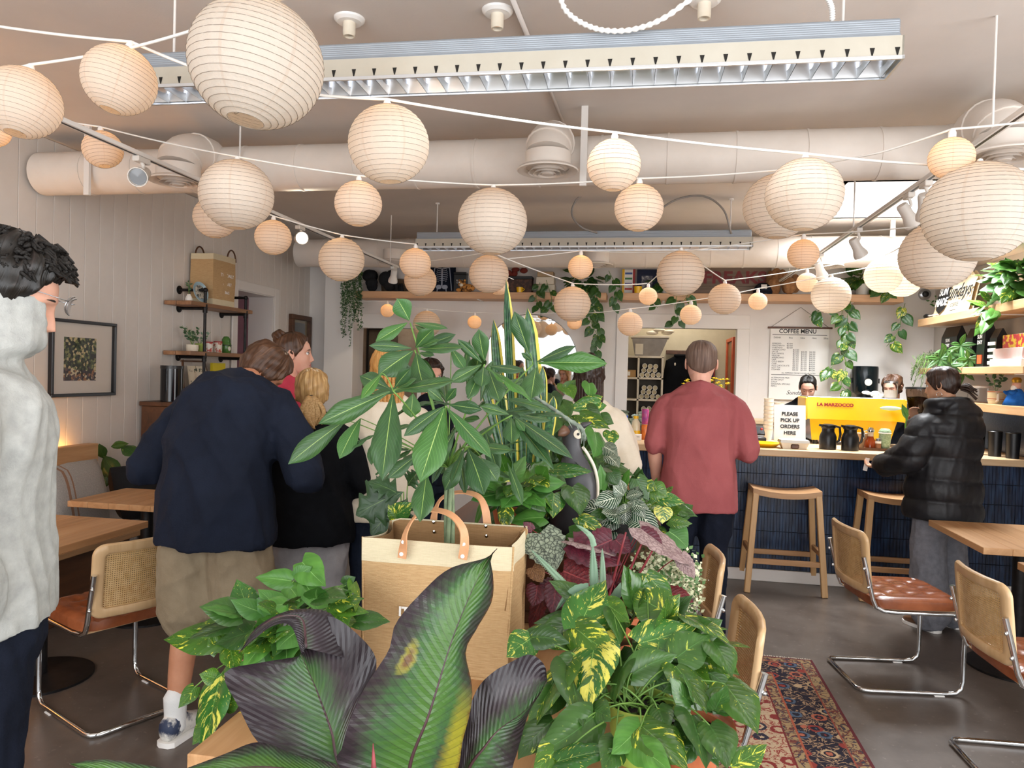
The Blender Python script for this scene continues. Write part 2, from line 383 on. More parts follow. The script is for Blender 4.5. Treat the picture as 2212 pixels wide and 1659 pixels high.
# street front behind the viewer: three tall panes
b = MB(); b.box(XL - .2, YF - .12, 0, XR + .2, YF, .42); b.box(XL - .2, YF - .12, 2.92, XR + .2, YF, ZC)
for x in (XL, -1.66, .62, XR): b.box(x - .06, YF - .12, .42, x + .06, YF, 2.92)
wf = struct(b.build('wall_front', MT['trim'], smooth=0))
for i, (x0, x1) in enumerate(((XL + .06, -1.72), (-1.6, .56), (.68, XR - .06))):
    f = MB(); f.box(x0, YF - .09, .42, x0 + .05, YF - .04, 2.92); f.box(x1 - .05, YF - .09, .42, x1, YF - .04, 2.92); f.box(x0, YF - .09, .42, x1, YF - .04, .48); f.box(x0, YF - .09, 2.86, x1, YF - .04, 2.92)
    f = struct(f.build('window_%d' % (i + 2), MT['trim'], smooth=0)); MB().box(x0 + .05, YF - .07, .48, x1 - .05, YF - .064, 2.86).build('pane', MT['glass'], f, 0)

f = MB()  # unseen window frame and pane, added to go with the side fill light
for a in ((-1.2, .5, 3.0, .6), (-1.2, 2.75, 3.0, 2.85), (-1.2, .6, -1.1, 2.75), (2.9, .6, 3.0, 2.75), (.85, .6, .95, 2.75)): f.box(XR - .03, a[0], a[1], XR - .001, a[2], a[3], 0, .003)
f = struct(f.build('window_5', MT['trim'])); MB().box(XR - .012, -1.1, .6, XR - .008, 2.9, 2.75).build('pane', MT['glass'], f, 0)
# ------------------------------------------------------------------ ducts
def diffuser(px, py, y, parent, rr=.15, el=True, yd=4.2, zd=2.8):
    c = PY(px, py, y)
    if el:
        pts = []
        for i in range(9):
            a = PI / 2 * i / 8; pts.append((c.x, yd - .05 - (yd - .05 - y) * math.sin(a), zd + .06 - (zd + .06 - (c.z + .09)) * (1 - math.cos(a))))
        b = MB(); b.tube(pts, [.115] * 9, 20); b.tube([pts[-1], (c.x, y, c.z + .012)], [.12, .12], 20)
        b.tube([pts[2], V(pts[2]) + (V(pts[3]) - V(pts[2])).normalized() * .012], .122, 20); b.tube([pts[6], V(pts[6]) + (V(pts[7]) - V(pts[6])).normalized() * .012], .122, 20)
        b.build('branch_elbow', MT['duct'], parent)
    else:
        MB().cyl((c.x, y, c.z + .012), (c.x, y, zd), .12, .12, 20).build('branch_collar', MT['duct'], parent)
    b = MB()
    b.lathe([(.118, .02), (rr, .012), (rr + .012, .0), (rr + .008, -.006), (rr - .02, -.002), (.112, .008)], c, 28)
    f = b.build('diffuser', MT['duct'], parent)
    for k, r in enumerate((.10, .074, .048)):
        MB().lathe([(r - .022, .006 - k * .004), (r, -.012 - k * .006), (r + .002, -.014 - k * .006), (r - .018, .008 - k * .004)], c, 24).build('cone_ring', MT['duct'], f)
    MB().lathe([(.0, .03), (.11, .03), (.11, .035), (0, .035)], c, 20).build('throat', MT['dark'], f)
    MB().lathe([(0, -.026), (.03, -.024), (.034, -.018), (0, -.012)], c, 20).build('core_disc', MT['duct'], f)
def duct(label, x0, x1, y, z, r, step):
    t = thing('air_duct', label, 'duct', (x0, y, z - r))
    b = MB(); b.cyl((x0, y, z), (x1, y, z), r, r, 32); b.build('duct_run', MT['duct'], t)
    x = x0 + step
    while x < x1 - .05:
        MB().tube([(x - .006, y, z), (x + .006, y, z)], r + .004, 32).build('seam_ring', MT['duct'], t); x += step
    return t
d = duct('long white round duct close to the ceiling behind the front light fixture', -3.87, 1.52, 4.2, 2.8, .135, .36)
for px, py, y in ((385, 392, 3.86), (1183, 368, 3.86)): diffuser(px, py, y, d)
pts = [(1.5, 4.2, 2.8), (1.68, 4.17, 2.8), (1.84, 4.08, 2.79), (1.95, 3.94, 2.77), (2.0, 3.78, 2.72)]
MB().tube(pts, [.137, .15, .16, .15, .13], 24).build('end_elbow', MT['duct'], d)
diffuser(2168, 336, 3.72, d, .17, True, 4.05, 2.78)
for px, z in ((1262, 2.62), (190, 2.62)):
    p = PY(px, 300, 4.04); MB().box(p.x - .018, 4.03, z, p.x + .018, 4.05, ZC).build('hanger_strap', MT['white_metal'], d)
d = duct('white round duct in front of the high back shelf, below the skylight', -3.62, 2.52, 7.3, 2.79, .145, .3)
for px, py in ((853, 566), (1288, 572), (1782, 575)): diffuser(px, py, 7.12, d, .15, False, 7.3, 2.79)
p = PY(1917, 500, 7.3); MB().box(p.x - .02, 7.14, 2.9, p.x + .02, 7.16, ZC).build('hanger_strap', MT['white_metal'], d)

# ------------------------------------------------------------------ linear louvre fixtures
def _alu():
    t = NT('fluted_aluminium'); v = t.coord('Object', (1, 1, 1)); z = t.sep(v)[2]
    s_ = t.math('SINE', t.math('MULTIPLY', z, 900.0)); t.bump(s_, .25, .002); return t.done('989fa7', .42, .3)
M_alu = _alu(); M_panel = mat('fixture_side_enamel', 'c0baac', 'bab3a4', rough=.4); M_mirr = mat('louvre_mirror', 'e4e7ea', rough=.36, metal=1)
M_lamp = emis('fluorescent_tube', 'f4f6ff', 6)
FL = 2.8
def fixture(label, cx, y0, zb):
    t = thing('louvre_light', label, 'ceiling light', (cx, y0 + .09, zb))
    x0, x1 = cx - FL / 2, cx + FL / 2
    b = MB(); b.box(x0 + .01, y0 + .012, zb + .075, x1 - .01, y0 + .168, zb + .135, 0, .004); b.box(x0 + .008, y0 + .009, zb + .072, x1 - .008, y0 + .171, zb + .084, 0, .002); b.build('top_housing', M_alu, t)
    b = MB(); b.box(x0, y0 + .004, zb + .008, x1, y0 + .010, zb + .075); b.box(x0, y0 + .17, zb + .008, x1, y0 + .176, zb + .075); b.box(x0, y0 + .004, zb + .005, x0 + .006, y0 + .176, zb + .075); b.box(x1 - .006, y0 + .004, zb + .005, x1, y0 + .176, zb + .075); b.build('side_panel', M_panel, t)
    b = MB(); b.box(x0 - .002, y0, zb - .002, x1 + .002, y0 + .008, zb + .010); b.box(x0 - .002, y0 + .172, zb - .002, x1 + .002, y0 + .18, zb + .010); b.box(x0 - .002, y0, zb - .002, x0 + .006, y0 + .18, zb + .008); b.box(x1 - .006, y0, zb - .002, x1 + .002, y0 + .18, zb + .008); b.build('bottom_rim', M_mirr, t)
    b = MB(); n = 36
    for i in range(n + 1):
        x = x0 + .02 + (FL - .04) * i / n
        b.add([(x - .008, y0 + .003, zb + .037), (x + .008, y0 + .003, zb + .037), (x + .002, y0 + .003, zb + .012), (x - .002, y0 + .003, zb + .012)], [(0, 1, 2, 3)][::-1])
    b.build('side_notch', MT['dark'], t, 0, 'stuff')
    MB().cyl((x0 + .05, y0 + .09, zb + .056), (x1 - .05, y0 + .09, zb + .056), .008, .008, 10).build('lamp_tube', M_lamp, t)
    # curved reflectors either side of the tube
    g = []
    for i in range(9):
        a = i / 8; yy = y0 + .012 + .156 * a; zz = zb + .006 + .062 * math.sin(PI * a) ** .6
        g.append([(x0 + .006, yy, zz), (x1 - .006, yy, zz)])
    MB().grid(g).build('reflector', M_mirr, t, 180)
    me = None
    for i in range(n + 1):
        x = x0 + .02 + (FL - .04) * i / n
        if me is None:
            q = MB(); P = []
            for k in range(7):
                yy = -.078 + .156 * k / 6; hh = .036 - .016 * math.sin(PI * k / 6)
                P.append([(-.001, yy, 0), (-.007, yy, hh), (.007, yy, hh), (.001, yy, 0)])
            q.grid(P); me = q.mesh('louvre_blade', (0, 0, 0), 180); me.materials.append(M_mirr)
        o = link('louvre_blade', me, t); o.location = (x - cx, 0, .002)
    for s_ in (-1, 1):
        xr = cx + s_ * FL * .44
        MB().cyl((xr, y0 + .09, zb + .13), (xr, y0 + .09, ZC), .005, .005, 8).build('hanging_rod', MT['white_metal'], t)
        MB().cyl((xr, y0 + .09, ZC - .012), (xr, y0 + .09, ZC), .02, .02, 12).build('rod_cap', MT['white_metal'], t)
    return t
fixture('long silver louvred light fixture hanging nearest, behind the largest lantern', -.61, 2.555, 2.643).rotation_euler.z = .018
fixture('far silver louvred light fixture hanging just in front of the back duct', -.585, 6.15, 2.65)

# ceiling bits
def lampholder(px, py, label):
    c = PZ(px, py, ZC); t = thing('lampholder', label, 'lampholder', c - V((0, 0, .08)), 0, 'bare lampholders on the ceiling')
    MB().lathe([(0, -.018), (.05, -.018), (.062, -.008), (.064, 0), (0, 0)], c, 24).build('base_plate', MT['whitepl'], t)
    MB().lathe([(0, -.05), (.015, -.05), (.019, -.075), (.024, -.075), (.026, -.06), (.026, -.016), (0, -.016)], c, 16).build('socket', MT['cream'], t)
lampholder(755, 40, 'white bare lampholder on the ceiling, left one above the long fixture')
lampholder(1075, 22, 'white bare lampholder on the ceiling left of the looped cable')
lampholder(1522, -2, 'white bare lampholder on the ceiling at the right end of the looped cable')
def curve_thing(name, label, cat, pts, r, m, n=8, kind=None):
    b = MB(); b.tube(pts, r, n); return tag(b.build(name, m, None, 180), label, cat)
def spline(ps, k=8):
    ps = [V(p) for p in ps]; out = []
    q = [ps[0] * 2 - ps[1]] + ps + [ps[-1] * 2 - ps[-2]]
    for i in range(1, len(q) - 2):
        for j in range(k):
            t = j / k; p0, p1, p2, p3 = q[i - 1:i + 3]
            out.append(.5 * ((2 * p1) + (p2 - p0) * t + (2 * p0 - 5 * p1 + 4 * p2 - p3) * t * t + (3 * p1 - p0 - 3 * p2 + p3) * t ** 3))
    out.append(ps[-1]); return out
a0 = PZ(1100, -20, ZC - .012); a1 = PZ(1215, 262, ZC - .012)
curve_thing('ceiling_conduit', 'straight white conduit running back along the ceiling above the long fixture', 'conduit', [a0, a1], .011, MT['ceil'])
pts = spline([PY(1205, -25, 2.5), PY(1222, 22, 2.5), PY(1262, 52, 2.52), PY(1310, 66, 2.54), PY(1370, 63, 2.54), PY(1432, 40, 2.5), PY(1500, -8, 2.46)], 12)
b = MB(); b.tube(pts, [.0085 + .0025 * math.sin(i * 2.1) for i in range(len(pts))], 8)
tag(b.build('flexible_conduit', MT['whitepl'], None, 180), 'white ribbed flexible cable looping down onto the long light fixture', 'cable')
pts = spline([PY(1775, -25, 2.55), PY(1790, 0, 2.58), PY(1797, 20, 2.6), PY(1798, 44, 2.62)], 14)
b = MB(); b.tube(pts, [.0085 + .0025 * math.sin(i * 2.1) for i in range(len(pts))], 8)
tag(b.build('flexible_conduit', MT['whitepl'], None, 180), 'short white ribbed cable entering the right end of the long fixture', 'cable')
pts = spline([PY(1268, 418, 6.1), PY(1245, 432, 6.1), PY(1235, 462, 6.1), PY(1255, 490, 6.1), PY(1290, 503, 6.15)], 8)
curve_thing('power_cable', 'thin grey cable loop above the far fixture, below the ceiling bracket', 'cable', pts, .008, mat('grey_cable', '8f8a86', rough=.5))
pts = spline([PY(1405, 490, 6.1), PY(1425, 455, 6.1), PY(1465, 430, 6.1), PY(1520, 424, 6.1), PY(1562, 452, 6.1), PY(1580, 505, 6.15)], 8)
curve_thing('power_cable', 'arched grey cable rising over the right part of the far fixture', 'cable', pts, .008, bpy.data.materials['grey_cable'])

# ------------------------------------------------------------------ track lights
def track(label, x, y0, y1, z, rods):
    t = thing('lighting_track', label, 'lighting track', (x, y0, z))
    b = MB(); b.box(x - .018, y0, z, x + .018, y1, z + .02, 0, .002); b.build('rail', MT['white_metal'], t)
    MB().box(x - .006, y0 + .01, z - .001, x + .006, y1 - .01, z + .004).build('rail_slot', MT['black'], t)
    for y in rods: MB().cyl((x, y, z + .02), (x, y, ZC), .005, .005, 8).build('hanging_rod', MT['white_metal'], t)
    return t
ZT = 2.58
track('white lighting track hanging along the left side of the room', -2.4, 1.2, 6.9, ZT, (2.2, 4.05, 6.7))
track('white lighting track hanging along the right side of the room', 1.32, 1.4, 7.85, ZT, (3.22, 5.2, 7.4))
M_spot = mat('spotlight_enamel', 'd9d2ca', rough=.4); M_spotlit = emis('lit_lamp_face', 'fff4dc', 9); M_spotoff = mat('unlit_lamp_face', '8d9094', rough=.15)
def spot(px, py, x, dirv, label, lit=False, r=.042, L=.13):
    p = PX(px, py, x); d = V(dirv).normalized(); top = V((x, p.y, ZT))
    t = thing('track_spotlight', label, 'spotlight', top)
    MB().box(x - .018, p.y - .045, ZT - .028, x + .018, p.y + .045, ZT - .001, 0, .004).build('adapter', M_spot, t)
    c = V((x, p.y, p.z)); MB().tube([(x, p.y, ZT - .02), (x + .012, p.y, (ZT + c.z) / 2), c - d * .02], .009, 8).build('arm', M_spot, t)
    MB().lathe([(0, -L * .55), (r * .62, -L * .53), (r * .7, -L * .45), (r * .72, -L * .02), (r * .85, L * .12), (r * 1.05, L * .3), (r * 1.08, L * .45), (r * .98, L * .45), (r * .95, L * .36), (0, L * .36)], c, 20, 0, d).build('lamp_head', M_spot, t)
    MB().lathe([(0, L * .40), (r * .9, L * .38), (r * .9, L * .361), (0, L * .361)], c, 20, 0, d).build('lamp_face', M_spotlit if lit else M_spotoff, t)
    if lit:
        l = bpy.data.lights.new('spot_lamp', 'SPOT'); l.energy = 12; l.spot_size = 1.2; l.color = (1, .86, .65); l.shadow_soft_size = .03
        o = bpy.data.objects.new('spot_lamp', l); C.objects.link(o); o.location = c + d * (L * .5); o.rotation_euler = d.to_track_quat('-Z', 'Y').to_euler()
    return t
spot(305, 378, -2.4, (.35, -.8, -.35), 'white cylinder spotlight on the left track, unlit, facing the room', L=.16)
spot(648, 515, -2.4, (.62, -.75, -.1), 'lit spotlight on the left track between two lanterns', True)
spot(850, 597, -2.4, (-.2, .35, -.6), 'small lit spotlight at the far end of the left track', True)
spot(1998, 448, 1.32, (.25, .5, -.75), 'grey spotlight on the right track, nearest one beside the biggest right lantern')
spot(1962, 466, 1.32, (.6, .3, -.75), 'grey spotlight on the right track, second one, against the skylight')
spot(1852, 536, 1.32, (.5, .3, -.75), 'grey spotlight on the right track in front of the far duct')
spot(1772, 585, 1.32, (.35, .4, -.7), 'small white spotlight near the far end of the right track')
# ------------------------------------------------------------------ bar counter
M_tile = None
def _tile():
    t = NT('blue_glazed_tile'); v = t.coord('Object'); n = t.noise(t.coord('Object', (45, 1, 6.7)), 1.0, 1, .5); m = t.noise(v, 70, 3, .6)
    c = t.ramp(n, [(.3, '0f1b30'), (.5, '182a47'), (.7, '233c5e')]); c = t.mix(t.math('MULTIPLY', m, .3), c, '0c1526'); t.bump(m, .15, .004); return t.done(c, .22)
M_tile = _tile(); M_grout = mat('dark_grout', '10182a', rough=.9)
KX0, KX1, KY = -.62, XR - .004, 6.1
ct = thing('bar_counter', 'long bar counter faced with blue tile under a pale wood top', 'counter', ((KX0 + KX1) / 2, 6.5, 0))
MB().box(KX0, KY + .02, 0, KX1, 6.9, 1.0).build('counter_body', M_grout, ct, 0)
b = MB(); rows = 6
for r in range(rows):
    z0 = .095 + r * .151; n = 150; wd = (KX1 - KX0) / n
    for i in range(n):
        x = KX0 + i * wd; d = random.uniform(0, .004); b.box(x + .0012, KY + d, z0 + .0025, x + wd - .0012, KY + .02, z0 + .1485)
b.build('glazed_tile', M_tile, ct, 0, 'stuff')
MB().box(KX0 - .02, KY - .012, 0, KX1, KY + .02, .093, 0, .004).build('plinth_board', MT['trim'], ct)
MB().box(KX0 - .06, 5.99, 1.0, KX1, 6.98, 1.055, 0, .006).build('countertop', MT['counter'], ct)
# ------------------------------------------------------------------ stools
def stool(loc, rz, label):
    t = thing('bar_stool', label, 'stool', loc, rz, 'wooden bar stools at the counter', local=True)
    b = MB(); W, D, Z = .245, .15, .775
    for k in range(3):
        y0 = -D + k * (2 * D / 3) + .002; y1 = -D + (k + 1) * (2 * D / 3) - .002
        P = []
        for i in range(13):
            u = -1 + 2 * i / 12; x = W * u; z = Z - .028 * (1 - u * u); P.append([(x, y0, z - .042), (x, y0, z), (x, y1, z), (x, y1, z - .042), (x, y0, z - .042)])
        bb = MB(); bb.grid(P); bb.f += [tuple(range(4))[::-1], tuple(12 * 5 + j for j in range(4))]; bb.m += [0, 0]; bb.build('seat_slat', MT['wood'], t, 30)
    fx, fy = .275, .185
    for sx in (-1, 1):
        for sy in (-1, 1):
            MB().bar((sx * (W - .022), sy * (D - .022), Z - .035), (sx * fx, sy * fy, 0.001), .043, .043, 0, .004, up=(0, 1, 0)).build('leg', MT['wood_z'], t)
    for sy in (-1, 1): MB().bar((-.255, sy * .167, .235), (.255, sy * .167, .235), .026, .04, 0, .003).build('stretcher', MT['wood'], t)
    for sx in (-1, 1): MB().bar((sx * .257, -.165, .30), (sx * .257, .165, .30), .026, .04, 0, .003).build('stretcher', MT['wood_y'], t)
    return t
st0 = stool((1.07, 5.93, 0), 0, 'wooden saddle stool at the bar, between the red-shirted man and the grey-trousered woman')
dup(st0, (1.875, 5.92, 0), 0, 'wooden saddle stool at the bar, partly behind the woman in the puffer jacket')
dup(st0, (-.02, 5.95, 0), 0, 'wooden saddle stool at the bar, mostly hidden behind the man in the red shirt')
# ------------------------------------------------------------------ cane chairs
def _leather():
    t = NT('cognac_leather'); v = t.coord('Object'); n = t.noise(v, 6, 5, .6); m = t.noise(v, 160, 3, .6); c = t.ramp(n, [(.3, '6f3a20'), (.5, '8a4c2c'), (.7, 'a05c38')])
    t.bump(m, .12, .002); return t.done(c, .26)
M_leather = _leather()
M_cane = mat('woven_cane', 'c9a878', 'b8945f', rough=.55, scale=40)
def cane_chair(loc, rz, label):
    t = thing('cane_chair', label, 'chair', loc, rz, 'cantilever cane-back chairs', local=True)
    # one bent chrome tube, from upright to upright
    half = [(.222, -.275, .70), (.222, -.245, .58), (.222, -.222, .485), (.222, -.205, .445), (.222, -.165, .425), (.222, -.1, .42), (.222, .18, .42), (.222, .225, .41), (.222, .245, .375), (.222, .245, .08), (.222, .238, .04), (.222, .21, .016), (.222, .16, .0125), (.222, -.22, .0125), (.215, -.252, .0125), (.19, -.27, .0125)]
    pts = half + [(-x, y, z) for x, y, z in half[::-1]]
    MB().tube(pts, .0115, 10).build('chrome_frame', MT['chrome'], t, 60)
    # seat
    n = 24; P = []
    for i in range(n + 1):
        row = []
        for j in range(n + 1):
            u = -1 + 2 * i / n; v = -1 + 2 * j / n; a = (abs(u) ** 6 + abs(v) ** 6) ** (1 / 6) if (u or v) else 0; m = max(abs(u), abs(v)); s_ = m / a if a > 0 else 1
            dz = 0
            for cx in (-.5, 0, .5):
                for cy in (-.5, 0, .5): dz += math.exp(-((u - cx) ** 2 + (v - cy) ** 2) / .012)
            e = max(0, (m - .82) / .18)
            row.append((u * s_ * .232, v * s_ * .225 + .012, .497 - .014 * min(1, dz) - .006 * math.exp(-(min(abs(abs(u) - .25), abs(abs(u) - .75)) / .05) ** 2) - .016 * e * e))
        P.append(row)
    b = MB(); b.grid(P)
    bd = [P[i][0] for i in range(n)] + [P[n][j] for j in range(n)] + [P[n - i][n] for i in range(n)] + [P[0][n - j] for j in range(n)]
    lo = [(x * 1.01, (y - .012) * 1.01 + .012, z - .02) for x, y, z in bd]; lo2 = [(x, y, .438) for x, y, z in bd]
    b.grid([[a, c, d] for a, c, d in zip(bd, lo, lo2)][::-1], close_u=True); k = len(b.v); b.add(lo2, [tuple(range(len(lo2)))]); b.build('seat_cushion', M_leather, t, 60)
    MB().box(-.215, -.2, .43, .215, .222, .439, 0, .003).build('seat_base', MT['beech'], t)
    # back panel: bent beech frame, tilted, with woven cane
    def bp(u, v, w): # u across, v up, w thickness
        y = -.262 - .10 * (v - .0) + .055 * (u / .22) ** 2 * .6 - .0; return (u, y + w, .50 + v)
    def rr(hw, h0, h1, r, n_=6):
        o = []
        for (cx, cz, a0) in ((hw - r, h1 - r, 0), (-hw + r, h1 - r, 90), (-hw + r, h0 + r, 180), (hw - r, h0 + r, 270)):
            for k in range(n_ + 1): a = math.radians(a0 + 90 * k / n_); o.append((cx + r * math.cos(a), cz + r * math.sin(a)))
        return o
    O = rr(.222, .0, .325, .05); I = rr(.178, .042, .282, .02)
    def dens(L):
        o = []
        for i in range(len(L)):
            a, c = L[i], L[(i + 1) % len(L)]; m = 4 if math.hypot(a[0] - c[0], a[1] - c[1]) > .1 else 1
            for q in range(m): o.append((a[0] + (c[0] - a[0]) * q / m, a[1] + (c[1] - a[1]) * q / m))
        return o
    O, I = dens(O), dens(I); G = []
    for (ou, ov), (iu, iv) in zip(O, I):
        G.append([bp(iu, iv, -.008), bp(iu + (ou - iu) * .15, iv + (ov - iv) * .15, -.012), bp(iu + (ou - iu) * .85, iv + (ov - iv) * .85, -.012), bp(ou, ov, -.004), bp(ou, ov, .004), bp(iu + (ou - iu) * .85, iv + (ov - iv) * .85, .012), bp(iu + (ou - iu) * .15, iv + (ov - iv) * .15, .012), bp(iu, iv, .008), bp(iu, iv, -.008)])
    fr = MB().grid(G, close_u=True).build('backrest', MT['beech'], t, 50)
    b = MB(); nu, nv = 40, 26
    for i in range(nu):
        u = -.178 + .356 * (i + .5) / nu
        for du in (0,):
            b.grid([[bp(u - .0031, v, .001), bp(u + .0031, v, .001)] for v in (.042, .10, .16, .22, .282)])
    for j in range(nv):
        v = .042 + .24 * (j + .5) / nv
        b.grid([[bp(u, v - .0030, -.001), bp(u, v + .0030, -.001)] for u in np.linspace(-.178, .178, 9)])
    b.build('cane_webbing', M_cane, fr, 0, 'stuff')
    for sx in (-1, 1):
        for z in (.545, .64): MB().ball((sx * .228, -.25 - (z - .545) * .25, z), .008, 8, 6).build('bolt_cap', MT['chrome'], t)
    for sx in (-1, 1): MB().box(sx * .222 - .013, .1, 0.0, sx * .222 + .013, .15, .004).build('glide_pad', MT['whitepl'], t)
    return t
ch0 = cane_chair((1.37, 4.30, 0), math.radians(-82), 'cane-back chair with brown leather seat, whole in view beside the rug')
dup(ch0, (1.66, 3.38, 0), math.radians(-87), 'cane-back chair cut by the right edge, in front of the round black base')
dup(ch0, (.10, 2.56, 0), math.radians(93), 'cane-back chair nearest the pothos, over the corner of the rug')
dup(ch0, (.06, 3.36, 0), math.radians(93), 'cane-back chair half behind the plants, next to the white-flecked foliage')
dup(ch0, (-2.40, 3.06, 0), math.radians(64), 'cane-back chair behind the man in the grey hoodie, at the left tables')
# ------------------------------------------------------------------ tables
def cafe_table(x0, y0, x1, y1, label, z=.75, base=True, br=.25):
    cx, cy = (x0 + x1) / 2, (y0 + y1) / 2
    t = thing('cafe_table', label, 'table', (cx, cy, 0))
    n = 5; wd = (x1 - x0) / n
    for i in range(n): MB().box(x0 + i * wd, y0, z - .036, x0 + (i + 1) * wd - .0006, y1, z, 0, .002).build('plank', MT['wood_y'], t)
    MB().lathe([(0, .026), (.06, .024), (br, .012), (br, 0), (0, 0)], (cx, cy, 0), 36).build('base_plate', MT['blackmetal'], t)
    MB().cyl((cx, cy, .02), (cx, cy, z - .05), .038, .038, 16).build('column', MT['blackmetal'], t)
    MB().box(cx - .18, cy - .18, z - .05, cx + .18, cy + .18, z - .036, 0, .003).build('spider_plate', MT['blackmetal'], t)
    return t
cafe_table(1.76, 4.22, 2.46, 4.98, 'light wood cafe table at the right, behind the two cane chairs')
cafe_table(1.79, 3.12, 2.56, 3.93, 'light wood cafe table cut off by the right edge of the photo', br=.27)
cafe_table(-3.32, 2.9, -2.6, 3.56, 'light wood cafe table behind the man in the grey hoodie')
cafe_table(-3.42, 3.93, -2.72, 4.45, 'light wood cafe table beside the bench cushion, farther of the two at left')
pt = thing('long_table', 'long wooden table hidden under the potted plants', 'table', (-.41, 2.6, 0))
for i in range(7): MB().box(-.97 + i * .16, 1.47, .70, -.97 + (i + 1) * .16 - .001, 3.75, .74, 0, .003).build('plank', MT['wood_y'], pt)
for x in (-.9, .08):
    for y in (1.6, 3.71): MB().box(x - .035, y - .035, 0, x + .035, y + .035, .70, 0, .004).build('leg', MT['blackmetal'], pt)
# bench on the left wall
bn = thing('wall_bench', 'wooden bench with a glowing strip behind its back board, left wall', 'bench', (-3.62, 3.2, 0))
MB().box(-3.80, 1.2, .885, -3.72, 4.55, 1.03, 0, .004).build('back_board', MT['wood_y'], bn)
MB().box(-3.84, 1.2, .41, -3.38, 4.55, .45, 0, .004).build('seat_board', MT['wood_y'], bn)
MB().box(-3.82, 1.25, 0, -3.44, 4.52, .41, 0, .004).build('seat_box', MT['dkwood'], bn)
MB().box(-3.86, 1.25, .86, -3.84, 4.5, .885).build('light_strip', emis('amber_strip', 'ff9a2e', 4), bn, 0)
for y in (1.5, 2.9, 4.4): MB().box(-3.86, y - .02, .5, -3.80, y + .02, 1.0).build('bracket', MT['blackmetal'], bn)
def pillow(c, ax, h, name, label, m, cat='cushion'):
    P1 = []; P2 = []; n = 12; ax = [V(a).normalized() for a in ax]
    for i in range(n + 1):
        r1 = []; r2 = []
        for j in range(n + 1):
            u = -1 + 2 * i / n; v = -1 + 2 * j / n; q = (1 - abs(u) ** 3.5) * (1 - abs(v) ** 3.5); pin = 1 - .06 * (abs(u * v))
            p = V(c) + ax[0] * u * h[0] * pin + ax[1] * v * h[1] * pin; r1.append(p + ax[2] * h[2] * q ** .5); r2.append(p - ax[2] * h[2] * q ** .5)
        P1.append(r1); P2.append(r2[::-1])
    b = MB(); b.grid(P1); b.grid(P2); return tag(b.build(name, m, None, 180), label, cat)
def _pillow():
    t = NT('striped_linen'); x, y, z = t.sep(t.coord('Object')); s = t.math('PINGPONG', t.math('ADD', y, -.13), .5)
    w1 = t.math('LESS_THAN', t.math('ABSOLUTE', t.math('ADD', y, .115)), .010); w2 = t.math('LESS_THAN', t.math('ABSOLUTE', t.math('ADD', y, .075)), .006)
    c = t.ramp(t.noise(t.coord('Object', (1, 30, 30)), 8, 3), [(.3, '8e8a86'), (.7, 'a8a29b')]); c = t.mix(t.math('MAXIMUM', w1, w2), c, '8a6a55'); t.bump(t.noise(t.coord('Object'), 120, 3), .3, .004); return t.done(c, .9, spec=.2)
pillow((-3.57, 4.16, .70), ((0, 1, .05), (-.22, 0, 1), (1, 0, .22)), (.27, .25, .085), 'throw_pillow', 'grey linen pillow with brown stripes on the bench behind the far left table', _pillow())
M_dkcloth = mat('dark_cloth', '14151a', '0c0d11', rough=.9, bump=.2, bscale=30)
pillow((-3.58, 4.80, .66), ((0, 1, -.1), (-.3, 0, 1), (1, 0, .3)), (.26, .2, .10), 'folded_coat', 'black coat lying on the bench end beside the striped pillow', M_dkcloth, 'coat')
